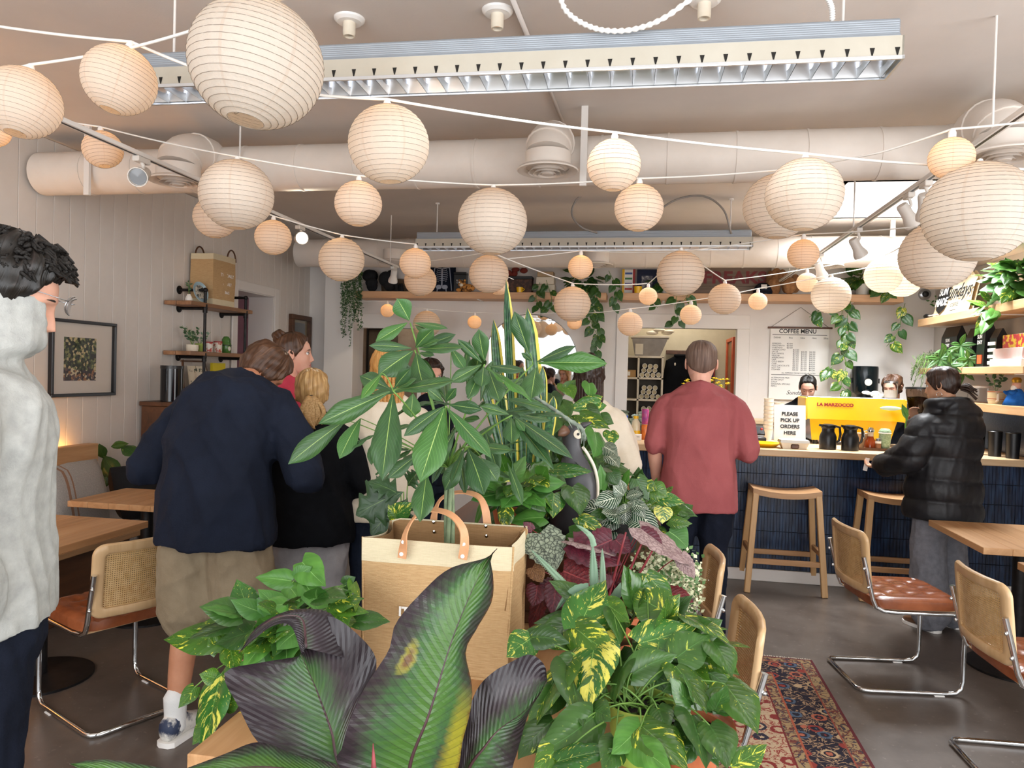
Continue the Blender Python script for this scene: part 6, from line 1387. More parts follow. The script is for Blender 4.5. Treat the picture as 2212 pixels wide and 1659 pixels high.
bendleaf(al, [(1283, 1180), (1277, 1160), (1262, 1145), (1244, 1134)], 2.02, 11, L_aloe); bendleaf(al, [(1322, 1300), (1345, 1268), (1375, 1250), (1414, 1250)], 1.96, 18, L_aloe); bendleaf(al, [(1272, 1268), (1245, 1272), (1222, 1290), (1200, 1320)], 1.94, 15, L_aloe)
# white-flecked small-leaved plant: uncountable leaves as one piece
c_ = PY(1440, 1275, 2.42); vg = thing('variegated_shrublet', 'bushy plant of tiny cream and green leaves beside the cane chair', 'plant', (c_.x, 2.44, .74)); pot(vg, (c_.x, 2.44, .74), .065, .12, MT['whitepot'])
b1 = MB()
for i in range(3200):
    px = random.gauss(1440, 38); py = random.gauss(1262, 38)
    if not (1365 < px < 1518 and 1185 < py < 1345): continue
    p = PY(px, py, 2.36 + random.uniform(-.08, .1)); d = V((random.uniform(-1, 1), random.uniform(-1, .3), random.uniform(-.6, 1))).normalized(); n_ = (V((0, -1, .6)) + V((random.uniform(-.6, .6),) * 3)).normalized(); x = d.cross(n_).normalized(); L = random.uniform(.010, .019); w_ = L * .36
    b1.add([p, p + d * L * .45 + x * w_, p + d * L, p + d * L * .45 - x * w_], [(0, 1, 2, 3)], random.choice((0, 0, 1)))
b1.build('foliage', [mat('cream_leaflet', 'd2cfae', 'b9bd94', .6), mat('green_leaflet', '5a7a44', '46683a', .6)], vg, 180, 'stuff')
# dark lobed plant at the left of the tote
c_ = PY(880, 1120, 2.45); lb = thing('lobed_houseplant', 'dark plant with lobed oak-like leaves behind the left side of the tote', 'plant', (c_.x, 2.42, .74)); pot(lb, (c_.x, 2.42, .74), .07, .14, MT['blackpot'])
for q in ((872, 1062, 768, 1113, 92), (866, 1070, 795, 1040, 50), (870, 1085, 800, 1155, 80), (880, 1050, 905, 1020, 40), (880, 1075, 850, 1160, 60)): leaf(lb, 'lobed', L_lobed, PY(q[0], q[1], 2.4), PY(q[2], q[3], 2.36), q[4] * 2.4 / FPX); stem(lb, V(c_.xyz) * 1 + V((0, 0, 0)) if False else V((c_.x, 2.42, .86)), PY(q[0], q[1], 2.4), .003, sag=.03)
for q in ((850, 1115, 893, 1085, 48, L_pothv), (860, 1120, 838, 1090, 34, L_pothos)): leaf(lb, 'heart', q[5], PY(q[0], q[1], 2.34), PY(q[2], q[3], 2.32), q[4] * 2.35 / FPX)
# lichen-grey branch
ps = spline([PY(1152, 855, 2.5), PY(1190, 880, 2.5), PY(1225, 905, 2.5), PY(1255, 925, 2.52), PY(1262, 950, 2.55)], 5); b = MB(); b.tube(ps, [.004 + .003 * math.sin(i * 1.7) ** 2 + .004 * i / len(ps) for i in range(len(ps))], 7)
for i in range(4, len(ps), 3): b.tube([ps[i], ps[i] + V((random.uniform(-.02, .02), -.01, random.uniform(-.05, -.02)))], [.003, .001], 5)
tag(b.build('dry_branch', mat('lichen_bark', '8f9a8c', '5c665a', .9, scale=40, bump=.4), None, 180), 'pale grey twig leaning over the dark bird figurine', 'branch')
# ------------------------------------------------------------------ big dark-leaved banana plant in front
def banana_mat(name, yel=0.0, spot=False, dark=.5, side=None):
    t = NT(name); uv = t.coord('UV'); u, v, _ = t.sep(uv); d = t.math('ABSOLUTE', t.math('SUBTRACT', v, .5)); sl = t.math('SUBTRACT', u, t.math('MULTIPLY', d, .32)); n = t.noise(t.coord('UV', (60, 2.5, 1)), 1, 4, .65); n2 = t.noise(t.coord('UV', (5, 4, 1)), 1, 4, .6)
    f = t.math('ADD', t.math('MULTIPLY', d, 1.5), t.math('ADD', t.math('MULTIPLY', t.math('SUBTRACT', n, .5), .55), t.math('ADD', t.math('MULTIPLY', t.math('SUBTRACT', n2, .5), .7), dark - .5)))
    if side: f = t.math('ADD', f, t.math('MULTIPLY', t.math('SUBTRACT', v, .5), side))
    c = t.ramp(f, [(.10, '476c2e'), (.30, '40603a'), (.46, '3f443a'), (.62, '352b31'), (.88, '261e24')])
    if yel: k = t.math('MULTIPLY', t.math('MULTIPLY', t.math('SUBTRACT', t.math('ADD', v, t.math('MULTIPLY', n, .16)), .84), 9.0, clamp=True), t.math('MULTIPLY', t.math('SUBTRACT', .56, u), 8.0, clamp=True)); c = t.mix(k, c, '9a9130'); k2 = t.math('MULTIPLY', t.math('SUBTRACT', t.math('ADD', v, t.math('MULTIPLY', n, .1)), 1.015), 20.0, clamp=True); c = t.mix(k2, c, '6a3f22')
    if spot:
        du = t.math('MULTIPLY', t.math('SUBTRACT', u, .585), 10.5); dv = t.math('MULTIPLY', t.math('SUBTRACT', v, .185), 8.0); q = t.math('ADD', t.math('SQRT', t.math('ADD', t.math('MULTIPLY', du, du), t.math('MULTIPLY', dv, dv))), t.math('MULTIPLY', t.math('SUBTRACT', n, .5), .8)); c = t.mix(t.math('MULTIPLY', t.math('SUBTRACT', .62, q), 4.0, clamp=True), c, '8f8a3c'); c = t.mix(t.math('MULTIPLY', t.math('SUBTRACT', .45, q), 4.0, clamp=True), c, '6b4f36')
    c = t.mix(t.math('LESS_THAN', d, t.math('MULTIPLY_ADD', u, -.012, .016)), c, '3a2428')
    rib = t.math('PINGPONG', t.math('MULTIPLY', sl, 34.0), .5); t.bump(t.math('ADD', rib, t.math('MULTIPLY', n, .5)), .45, .006); c = t.mix(t.math('MULTIPLY', t.math('LESS_THAN', rib, .06), .35), c, '2a2226'); t.done(c, .34, spec=.5)
    tr = t.n('BsdfTranslucent'); t.set(tr, 0, t.mix(1.0, c, (.9, 1.2, .5, 1), 'MULTIPLY')); ms = t.n('MixShader'); ms.inputs[0].default_value = .15; t.l(t.b.outputs[0], ms.inputs[1]); t.l(tr.outputs[0], ms.inputs[2]); t.l(ms.outputs[0], t.out.inputs[0]); return t.m
M_rib = mat('purple_midrib', '4a2c30', '3a2226', rough=.45, scale=30)
def resamp(P, n):
    P = spline(P, 10); L = [0]
    for a, b_ in zip(P, P[1:]): L.append(L[-1] + (b_ - a).length)
    A = np.array([tuple(p) for p in P]); L = np.array(L) / L[-1]; t = np.linspace(0, 1, n); return [V((np.interp(x, L, A[:, 0]), np.interp(x, L, A[:, 1]), np.interp(x, L, A[:, 2]))) for x in t]
def big_leaf(parent, left, mid, right, m, n=44, k=7, ruff=.006, cup=.02):
    A, Bm, Cc = (resamp([PY(x, y, d) for x, y, d in q], n) for q in (left, mid, right)); g = []; uv = []
    for i in range(n):
        row = []; fr = (CAMV - Bm[i]).normalized()
        for j in range(-k, k + 1):
            f = abs(j) / k; E = A[i] if j < 0 else Cc[i]; p = Bm[i].lerp(E, f) + fr * (cup * math.sin(PI * f) * (1 if True else 0) + ruff * math.sin(i * .9 + (2 if j > 0 else 0)) * f * f + .0018 * math.sin(i * 2.9) * f)
            row.append(p); uv.append((i / (n - 1), .5 + .5 * j / k))
        g.append(row)
    b = MB(); b.grid(g, 0, uv); o = b.build('leaf', m, parent, 180)
    mb = MB(); mb.tube([p + (CAMV - p).normalized() * -.002 for p in Bm], [.0042 * (1 - i / n) + .0006 for i in range(n)], 8); mb.build('midrib', M_rib, o, 180); return o
bc = PY(900, 2300, 1.2); bn_ = thing('dark_leaf_banana', 'dwarf banana plant with huge purple-green leaves, closest to the camera', 'plant', (bc.x, 1.22, 0))
pot(bn_, (bc.x, 1.22, 0), .17, .34, MT['blackpot'])
MB().tube([(bc.x, 1.22, .3), (bc.x, 1.2, .6), PY(893, 1790, 1.2)], [.05, .04, .022], 12).build('pseudostem', mat('banana_stem', '5c3a34', '6b7a3a', .5, scale=9), bn_, 180)
big_leaf(bn_, [(872, 1790, 1.2), (735, 1660, 1.13), (740, 1612, 1.12), (774, 1511, 1.12), (838, 1407, 1.14), (854, 1349, 1.15), (912, 1278, 1.18), (972, 1228, 1.21), (1050, 1205, 1.25), (1074, 1185, 1.27)], [(888, 1790, 1.2), (885, 1659, 1.19), (929, 1538, 1.19), (976, 1386, 1.21), (1020, 1275, 1.24), (1056, 1206, 1.26), (1074, 1185, 1.27)], [(900, 1790, 1.2), (980, 1680, 1.15), (1000, 1600, 1.14), (1021, 1497, 1.15), (1006, 1410, 1.18), (1028, 1362, 1.19), (1062, 1300, 1.21), (1066, 1250, 1.235), (1060, 1208, 1.26), (1074, 1185, 1.27)], banana_mat('banana_leaf_green', .9, True, .42), cup=-.012)
big_leaf(bn_, [(870, 1800, 1.22), (640, 1668, 1.22), (586, 1628, 1.2), (546, 1588, 1.19), (512, 1520, 1.18), (484, 1453, 1.18), (560, 1432, 1.22), (647, 1418, 1.27)], [(880, 1800, 1.22), (742, 1665, 1.24), (716, 1580, 1.25), (687, 1498, 1.27), (664, 1446, 1.28), (649, 1414, 1.28)], [(890, 1800, 1.22), (750, 1600, 1.29), (787, 1502, 1.32), (814, 1432, 1.33), (775, 1372, 1.35), (715, 1332, 1.36), (672, 1345, 1.34), (651, 1405, 1.29)], banana_mat('banana_leaf_purple', 0, False, .70, .4), cup=-.015)
# its curled top flap
big_leaf(bn_, [(651, 1412, 1.285), (628, 1352, 1.30), (590, 1352, 1.27), (548, 1382, 1.235), (516, 1411, 1.22)], [(660, 1400, 1.30), (650, 1336, 1.33), (600, 1334, 1.29), (553, 1365, 1.25), (516, 1411, 1.22)], [(740, 1420, 1.33), (720, 1330, 1.37), (640, 1316, 1.34), (560, 1350, 1.27), (516, 1411, 1.22)], banana_mat('banana_leaf_curled', 0, False, .92), n=24, cup=.006, ruff=.002)
big_leaf(bn_, [(940, 1800, 1.22), (975, 1690, 1.2), (1000, 1580, 1.21), (1028, 1493, 1.23), (1062, 1455, 1.25), (1097, 1433, 1.26), (1145, 1414, 1.28), (1176, 1436, 1.285), (1182, 1470, 1.28)], [(950, 1800, 1.22), (1012, 1662, 1.2), (1045, 1617, 1.2), (1078, 1577, 1.21), (1128, 1541, 1.24), (1160, 1505, 1.26), (1182, 1470, 1.28)], [(960, 1800, 1.22), (1090, 1690, 1.17), (1109, 1650, 1.175), (1122, 1608, 1.18), (1132, 1572, 1.2), (1145, 1534, 1.22), (1166, 1500, 1.25), (1182, 1470, 1.28)], banana_mat('banana_leaf_brown', 0, False, .72, -.45), cup=-.01)
big_leaf(bn_, [(860, 1800, 1.15), (700, 1690, 1.1), (560, 1700, 1.08), (440, 1720, 1.05), (380, 1668, 1.04)], [(850, 1790, 1.16), (720, 1690, 1.12), (600, 1660, 1.1), (470, 1660, 1.07), (380, 1668, 1.04)], [(840, 1780, 1.18), (740, 1660, 1.16), (640, 1630, 1.16), (559, 1603, 1.15), (482, 1630, 1.1), (380, 1668, 1.04)], banana_mat('banana_leaf_low', 0, False, .34), cup=.008)
big_leaf(bn_, [(840, 1810, 1.12), (500, 1780, .98), (300, 1720, .93), (150, 1650, .9)], [(845, 1800, 1.13), (500, 1740, .98), (320, 1690, .94), (150, 1650, .9)], [(850, 1790, 1.14), (500, 1690, 1.0), (330, 1655, .96), (220, 1640, .93), (150, 1650, .9)], banana_mat('banana_leaf_pale', 0, False, .2), n=24, cup=.006)
MB().tube([PY(812, 1790, 1.15), PY(808, 1680, 1.13), PY(806, 1606, 1.12)], [.008, .006, .0008], 8).build('rolled_leaf', MT['redstem'], bn_, 180)
# ------------------------------------------------------------------ left wall: pictures, pipe shelf
def _photo(name, kind):
    t = NT(name); v = t.coord('Object'); x, y, z = t.sep(v)
    if kind == 'market':
        k = t.voro(t.coord('Object', (1, 60, 60)), 1.0, out=1); s_ = t.sep(k)[0]; up = t.ramp(s_, [(0, '20261f'), (.35, '4f5a3c'), (.55, '8d8f5a'), (.72, '2c3a30'), (.85, 'cdbb8c')], 'CONSTANT'); lo = t.ramp(s_, [(0, '2c1f24'), (.3, '6a4a48'), (.5, 'd9c9a4'), (.65, '3a2f3f'), (.85, 'a3704a')], 'CONSTANT'); n = t.noise(v, 30, 4); c = t.mix(t.math('GREATER_THAN', t.math('ADD', z, t.math('MULTIPLY', n, .1)), .24), lo, up)
    else:
        c = t.ramp(t.noise(v, 5, 5), [(.3, '20262c'), (.6, '4f5a62'), (.8, '8a8478')])
    return t.done(c, .5)
M_blackf = mat('black_frame_lacquer', '17161a', rough=.3); M_mat = mat('passepartout', 'e4dace', rough=.9)
def wall_picture(y0, y1, z0, z1, fw, label, fm, art, mat_in, depth=.035, inner=None):
    t = thing('framed_picture', label, 'picture', (XL + .02, (y0 + y1) / 2, z0))
    for a in ((y0, z0, y1, z0 + fw), (y0, z1 - fw, y1, z1), (y0, z0 + fw, y0 + fw, z1 - fw), (y1 - fw, z0 + fw, y1, z1 - fw)): MB().box(XL + .001, a[0], a[1], XL + depth, a[2], a[3], 0, .003).build('frame', fm, t)
    MB().box(XL + .002, y0 + fw, z0 + fw, XL + .008, y1 - fw, z1 - fw).build('mount', M_mat if mat_in else art, t, 0)
    if mat_in: MB().box(XL + .008, mat_in[0], mat_in[2], XL + .0095, mat_in[1], mat_in[3]).build('photograph', art, t, 0)
    if inner: 
        f2 = fw + inner
        for a in ((y0 + fw, z0 + fw, y1 - fw, z0 + f2), (y0 + fw, z1 - f2, y1 - fw, z1 - fw), (y0 + fw, z0 + f2, y0 + f2, z1 - f2), (y1 - f2, z0 + f2, y1 - fw, z1 - f2)): MB().box(XL + .002, a[0], a[1], XL + .018, a[2], a[3], 0, .002).build('inner_frame', mat('gilt_slip', 'b09a6c', rough=.4) if 'gilt_slip' not in bpy.data.materials else bpy.data.materials['gilt_slip'], t)
    MB().box(XL + .022, y0 + fw, z0 + fw, XL + .024, y1 - fw, z1 - fw).build('glazing', MT['glass'], t, 0)
wall_picture(4.29, 4.90, 1.35, 1.88, .022, 'black framed photograph of a crowd on the left wall behind the grey hoodie', M_blackf, _photo('crowd_print', 'market'), (4.42, 4.72, 1.46, 1.76))
wall_picture(7.64, 8.12, 1.45, 2.18, .055, 'dark wooden framed picture in the far left corner behind the woman with a bun', MT['dkwood'], _photo('dark_print', 'dark'), None, .05, .03)
ps_ = thing('pipe_shelf', 'black iron pipe wall shelf with two rustic planks on the left wall', 'shelf', (-3.75, 5.98, 1.3))
M_pipe = MT['blackmetal']
def elbow(p): b = MB(); b.ball(p, .021, 12, 8); return b
for y in (5.68, 6.32):
    b = MB(); b.tube([(-3.655, y, 1.297), (-3.655, y, 2.215)], .0125, 12); b.build('upright_pipe', M_pipe, ps_, 60)
    b = MB(); b.tube([(XL + .001, y, 2.22), (-3.66, y, 2.22)], .0125, 12); b.build('arm_pipe', M_pipe, ps_, 60)
    for z in (2.065, 1.655):
        b = MB(); b.tube([(XL + .001, y, z), (-3.66, y, z)], .0125, 12); b.build('arm_pipe', M_pipe, ps_, 60); elbow((-3.655, y, z)).build('tee_fitting', M_pipe, ps_, 180)
        MB().tube([(-3.655, y, z - .035), (-3.655, y, z + .035)], .019, 12).build('collar', M_pipe, ps_, 40)
    elbow((-3.655, y, 2.22)).build('elbow_fitting', M_pipe, ps_, 180)
    for z in (2.22, 2.065, 1.655): MB().lathe([(0, 0), (.036, 0), (.036, .006), (.02, .012), (.018, .02), (0, .02)], (XL + .0005, y, z), 16, 0, (1, 0, 0)).build('wall_flange', M_pipe, ps_)
for z in (2.078, 1.668):
    for x0, x1 in ((-3.885, -3.778), (-3.774, -3.64)): MB().box(x0, 5.46, z, x1, 6.42, z + .034, 0, .004).build('plank', MT['rustic'], ps_)
# tote on the top plank
def simple_tote(x0, x1, y0, y1, z0, z1, label, lines):
    t = thing('tote_bag', label, 'bag', ((x0 + x1) / 2, (y0 + y1) / 2, z0)); 
    def ringz(z, s_): return [(x0 - s_, y0 - s_, z), ((x0 + x1) / 2, y0 + .006, z), (x1 + s_, y0 - s_, z), (x1 + s_ + .01, (y0 + y1) / 2, z), (x1 + s_, y1 + s_, z), ((x0 + x1) / 2, y1 - .006, z), (x0 - s_, y1 + s_, z), (x0 - s_, (y0 + y1) / 2, z)]
    b = MB(); b.loft([ringz(z0 + .05, 0), ringz((z0 + z1) / 2, .006), ringz(z1 - .05, .003)]); b.build('bag_body', M_burl, t, 40)
    b = MB(); b.loft([ringz(z1 - .05, .004), ringz(z1, .003)]); b.build('linen_rim', M_band, t, 40); b = MB(); b.loft([ringz(z0, .002), ringz(z0 + .05, .002)]); b.build('linen_base', M_band, t, 40)
    for x in (x0 + .02, x1 - .004):
        yy = (y0 + y1) / 2 + (.12 if x > (x0 + x1) / 2 else -.08); pts = [(x, yy + .07 * math.cos(a), z1 - .03 + .10 * math.sin(a)) for a in np.linspace(0, PI, 12)]; MB().tube(pts, .007, 8).build('handle', MT['dkwood'], t, 180)
    for k, s_ in enumerate(lines): text('lettering', s_, .042 if k == 0 else .036, MT['paper'], t, (x1 + .0125, y0 + (y1 - y0) * .6, z1 - .17 - k * .075), (0, 1, 0), (0, 0, 1), sx=1.0)
    return t
simple_tote(-3.87, -3.665, 5.80, 6.14, 2.113, 2.55, 'burlap tote with white lettering standing on the top plank of the pipe shelf', ['THE DAILY', 'MARKET', 'BAG'])
def small(name, label, cat, parts, group=None, loc=None):
    """parts: list of (part name, MB, material)"""
    a = np.concatenate([np.array(b.v) for _, b, _ in parts]); c = V(((a[:, 0].min() + a[:, 0].max()) / 2, (a[:, 1].min() + a[:, 1].max()) / 2, a[:, 2].min()))
    if len(parts) == 1:
        return tag(parts[0][1].build(name, parts[0][2], None, 40), label, cat, group)
    t = thing(name, label, cat, c, 0, group)
    for n, b, m in parts: b.build(n, m, t, 40)
    return t
def L_(prof, c, n=20, ax=None): return MB().lathe(prof, c, n, 0, ax)
def sprig(base, h, n, m, parent, spread=.03):
    for k in range(n):
        tip = V(base) + V((random.uniform(-spread, spread) * 2, random.uniform(-spread, spread) * 2, h * random.uniform(.7, 1))); stem(parent, base, tip, .0016)
        for i in range(5):
            f = .3 + .7 * i / 5; p = V(base).lerp(tip, f); d = V((random.uniform(-1, 1), random.uniform(-1, .3), random.uniform(-.1, .6))).normalized(); leaf(parent, 'lance', m, p, p + d * h * .22, h * .10)
zt, zl = 2.113, 1.703
s = small('bud_vase', 'small white vase with a dark sprig on the top pipe-shelf plank', 'vase', [('vase', L_([(0, 0), (.026, 0), (.03, .02), (.022, .045), (.014, .055), (.014, .062), (0, .058)], (-3.74, 5.58, zt)), MT['whitepot']), ('neck_ring', L_([(.0145, .055), (.0165, .058), (.0145, .062)], (-3.74, 5.58, zt)), MT['cream'])]); sprig((-3.74, 5.58, zt + .06), .12, 2, L_tiny, s, .02)
small('plate', 'decorative plate with a pale blue rim leaning behind the iron upright', 'plate', [('plate_rim', L_([(.06, .004), (.085, .012), (.088, .010), (.06, .0), (.06, .004)], (-3.705, 5.68, zt + .09), 28, (1, -.15, .25)), mat('pale_blue_glaze', '8fa9b4', 'a4bac2', .25)), ('plate_centre', L_([(0, .003), (.06, .004), (.06, 0), (0, 0)], (-3.705, 5.68, zt + .09), 28, (1, -.15, .25)), mat('painted_flowers', 'c9bfae', '4a4a44', .3, scale=38, lo=.45, hi=.55))])
s = small('planter_bowl', 'cream bowl with silvery trailing succulents on the lower pipe-shelf plank', 'planter', [('bowl', L_([(0, 0), (.045, 0), (.05, .03), (.048, .055), (.042, .05), (0, .045)], (-3.74, 5.64, zl)), MT['cream']), ('soil', L_([(0, .046), (.042, .048)], (-3.74, 5.64, zl)), MT['soil'])]); sprig((-3.74, 5.64, zl + .05), .17, 6, L_tiny, s, .05)
cz = [('can_red', 'small red-topped printed canister on the pipe shelf', 'e0d8cc', 'b23a2a', 5.86, .034, .09), ('canister', 'cream printed canister left of the green jar on the pipe shelf', 'dcd2c2', 'b0422e', 6.0, .036, .10)]
for nm, lb_, ca, cb_, y, r_, h in cz: small('canister', lb_, 'canister', [('can_body', L_([(0, 0), (r_, 0), (r_, h * .88), (0, h * .88)], (-3.73, y, zl)), mat('printed_tin_%s' % nm, ca, cb_, .4, scale=30, lo=.52, hi=.58)), ('lid', L_([(r_ * 1.03, h * .88), (r_ * 1.03, h), (0, h)], (-3.73, y, zl)), MT['red'])])
s = small('potted_succulent', 'green pot with spiky leaves behind the iron upright', 'plant', [('pot', L_([(0, 0), (.03, 0), (.04, .07), (.036, .07), (0, .06)], (-3.75, 5.76, zl)), MT['greenpot']), ('soil', L_([(0, .061), (.036, .062)], (-3.75, 5.76, zl)), MT['soil'])]); sprig((-3.75, 5.76, zl + .06), .14, 5, L_aloe, s, .05)
small('jar', 'round green jar with a dark band on the pipe shelf, rightmost item', 'jar', [('jar_body', L_([(0, 0), (.035, 0), (.045, .03), (.045, .075), (.036, .10), (0, .10)], (-3.73, 6.13, zl)), mat('green_glaze', '4f7a34', '3f6a2c', .25)), ('lid', L_([(.038, .1), (.036, .125), (.02, .148), (0, .152)], (-3.73, 6.13, zl)), bpy.data.materials['green_glaze']), ('band', L_([(.0465, .066), (.047, .07), (.0465, .074)], (-3.73, 6.13, zl)), MT['ink']), ('label', MB().ball((-3.692, 6.12, zl + .04), (.012, .018, .022), 10, 8), MT['cream'])])
small('leaning_frame', 'brown easel frame with a plant print on the sideboard under the pipe shelf', 'picture', [('frame_leg', MB().bar((-3.75, 5.55, 1.30), (-3.80, 5.60, 1.63), .014, .014), MT['dkwood']), ('frame_leg', MB().bar((-3.75, 5.98, 1.30), (-3.80, 5.90, 1.63), .014, .014), MT['dkwood']), ('crossbar', MB().bar((-3.80, 5.58, 1.62), (-3.80, 5.92, 1.62), .014, .014), MT['dkwood']), ('print', MB().obox((-3.77, 5.78, 1.45), ((1, 0, .15), (0, 1, 0), (-.15, 0, 1)), (.003, .13, .13)), mat('botanical_print', 'ddd0b8', '3c4a38', .8, scale=14, lo=.56, hi=.6))])
small('sideboard', 'dark sideboard against the left wall under the pipe shelf', 'cabinet', [('cabinet_body', MB().box(-3.88, 5.2, .0, -3.5, 6.5, 1.26, 0, .004), MT['dkwood']), ('top', MB().box(-3.885, 5.18, 1.26, -3.48, 6.52, 1.295, 0, .004), MT['dkwood']), ('door', MB().box(-3.5, 5.23, .06, -3.485, 5.84, 1.22, 0, .003), MT['dkwood']), ('door', MB().box(-3.5, 5.86, .06, -3.485, 6.47, 1.22, 0, .003), MT['dkwood'])])
small('speaker_box', 'glossy black canister standing on the sideboard at the left', 'canister', [('body', L_([(0, 0), (.085, 0), (.085, .26), (0, .26)], (-3.7, 5.32, 1.295)), mat('gloss_black', '0b0c10', rough=.12)), ('lid', L_([(.087, .26), (.087, .285), (0, .285)], (-3.7, 5.32, 1.295)), MT['black'])])
small('book', 'yellow book standing on the sideboard behind the navy sweatshirt', 'book', [('cover', MB().box(-3.80, 6.0, 1.295, -3.775, 6.2, 1.61), mat('yellow_cover', 'd8c21e', rough=.5)), ('pages', MB().box(-3.798, 6.004, 1.2955, -3.777, 6.203, 1.606), MT['cream'])])
# rubber-leaf plant by the bench
rp = thing('rubber_plant', 'dark large-leaved plant on the floor beyond the bench pillow', 'plant', (-3.3, 4.82, 0)); pot(rp, (-3.3, 4.82, 0), .14, .3, MT['blackpot'])
stem(rp, (-3.3, 4.82, .28), (-3.4, 4.76, 1.0), .012); stem(rp, (-3.3, 4.82, .28), (-3.3, 4.72, .85), .01)
for q in ((225, 985, 262, 1040, 44), (240, 965, 278, 958, 20), (226, 990, 214, 958, 26), (255, 1010, 290, 1060, 44), (248, 1000, 215, 1060, 40), (262, 965, 300, 985, 34)): leaf(rp, 'lance', L_pothd, PY(q[0], q[1], 4.74), PY(q[2], q[3], 4.7), q[4] * 4.7 / FPX)

# ------------------------------------------------------------------ high back shelf and what stands on it
SZ0, SZ1, SYF = 2.385, 2.46, 7.86
def shelf(x0, x1, label):
    t = thing('wall_shelf', label, 'shelf', ((x0 + x1) / 2, 8.0, SZ0)); MB().box(x0, SYF, SZ0, x1, YB - .001, SZ1, 0, .004).build('shelf_board', MT['shelf'], t)
    for k in range(3):
        x = x0 + (x1 - x0) * (k + .5) / 3; MB().box(x - .012, SYF + .05, SZ0 - .006, x + .012, YB - .001, SZ0).build('bracket', MT['white_metal'], t)
    return t
sx = lambda px: PY(px, 630, 8.0).x
SHX0, SHX1 = PY(768, 637, SYF).x, PY(1310, 637, SYF).x; shelf(SHX0, SHX1, 'long high oak shelf on the back wall, left of the gap')
shelf(PY(1337, 637, SYF).x, PY(1953, 637, SYF).x, 'long high oak shelf on the back wall, right of the gap')
SZ = SZ1
def blob(c, r, n, seed, jit=.25):
    rr = random.Random(seed); b = MB()
    for i in range(n): b.ball(V(c) + V((rr.uniform(-1, 1) * r[0], rr.uniform(-1, 1) * r[1], rr.uniform(0, 1) * r[2])), tuple(q * rr.uniform(.35, .55) for q in r), 12, 8)
    return b
tag(blob((sx(822), 8.0, SZ + .07), (.17, .09, .16), 9, 1).build('folded_jackets', M_dkcloth, None, 180), 'black jackets bundled on the left end of the high shelf', 'jackets')
tag(blob((sx(868), 7.9, SZ - .02), (.05, .035, .10), 6, 3).build('hanging_cloth', M_dkcloth, None, 180), 'dark cloth drooping over the front edge of the high shelf', 'cloth')
t = thing('wicker_basket', 'brown woven basket on the high shelf behind the small lanterns', 'basket', (sx(850), 8.05, SZ)); M_wick = mat('dark_wicker', '6a5440', '4a3a2c', .8, scale=60, bump=.5, bscale=200)
for k in range(9): MB().tube([(sx(850) + (.15 + .002 * k) * math.cos(a), 8.05 + (.07 + .001 * k) * math.sin(a), SZ + .012 + k * .0165) for a in np.linspace(0, 2 * PI, 28, endpoint=False)], .0095, 6, closed=True).build('wicker_row', M_wick, t, 180)
MB().lathe([(0, 0), (.07, 0), (.07, .012), (0, .012)], (sx(850), 8.05, SZ)).build('basket_base', M_wick, t)
# skeleton print
M_bone = mat('bone_print', 'a7abb8', rough=.7)
kx = sx(952); t = thing('skeleton_print', 'dark blue board printed with a pale skeleton torso on the high shelf', 'picture', (kx, 8.05, SZ)); kw = .155
MB().box(kx - kw, 8.04, SZ, kx + kw, 8.055, SZ + .3, 0, .002).build('board', M_navysw, t)
b = MB(); yy = 8.037; b.box(kx - .008, yy, SZ + .08, kx + .008, yy + .002, SZ + .28)
for k in range(7):
    z = SZ + .27 - k * .021; w_ = .045 + .022 * math.sin(PI * (k + 1.5) / 8.5)
    for s_ in (-1, 1): b.tube([(kx + s_ * .008, yy, z), (kx + s_ * w_ * .8, yy, z + .006), (kx + s_ * w_, yy, z - .008), (kx + s_ * w_ * .7, yy, z - .016)], .0036, 5)
for s_ in (-1, 1):
    b.tube([(kx + s_ * .012, yy, SZ + .28), (kx + s_ * .085, yy, SZ + .285)], .005, 5); b.tube([(kx + s_ * .085, yy, SZ + .285), (kx + s_ * .10, yy, SZ + .16), (kx + s_ * .115, yy, SZ + .03)], .006, 5)
    b.ball((kx + s_ * .035, yy + .002, SZ + .07), (.034, .003, .026), 12, 6); b.tube([(kx + s_ * .05, yy, SZ + .05), (kx + s_ * .055, yy, SZ + .005)], .007, 5)
b.build('bone_motif', M_bone, t, 60)
t = small('gift_box', 'black box with small white lettering beside the skeleton print', 'box', [('box', MB().box(sx(982), 7.95, SZ, sx(1008), 8.05, SZ + .2, 0, .003), MT['black']), ('lid', MB().box(sx(981.5), 7.945, SZ + .2, sx(1008.5), 8.055, SZ + .225, 0, .003), MT['black'])])
text('lettering', 'BLACK\nGOLD', .026, MT['paper'], t, (sx(995), 7.9485, SZ + .12), (1, 0, 0), (0, 0, 1))
M_org = mat('tiger_plush', 'c98a44', '5a3a22', .95, scale=30, lo=.5, hi=.58)
b = MB(); cx = sx(1003); b.ball((cx + .06, 7.9, SZ + .045), (.085, .05, .045)); b.ball((cx, 7.89, SZ + .085), (.045, .04, .042)); b.ball((cx - .03, 7.89, SZ + .125), (.014, .01, .014)); b.ball((cx + .03, 7.89, SZ + .125), (.014, .01, .014)); b.ball((cx - .03, 7.86, SZ + .02), (.03, .035, .02)); b.ball((cx + .05, 7.85, SZ + .015), (.04, .03, .015))
tg = thing('plush_animal', 'small orange striped plush animal lying on the high shelf', 'toy', (cx, 7.9, SZ)); b.build('plush_body', M_org, tg, 180)
b = MB(); b.ball((cx, 7.853, SZ + .072), (.022, .012, .018)); b.ball((cx - .02, 7.85, SZ + .10), (.008, .005, .009)); b.build('muzzle', MT['cream'], tg, 180)
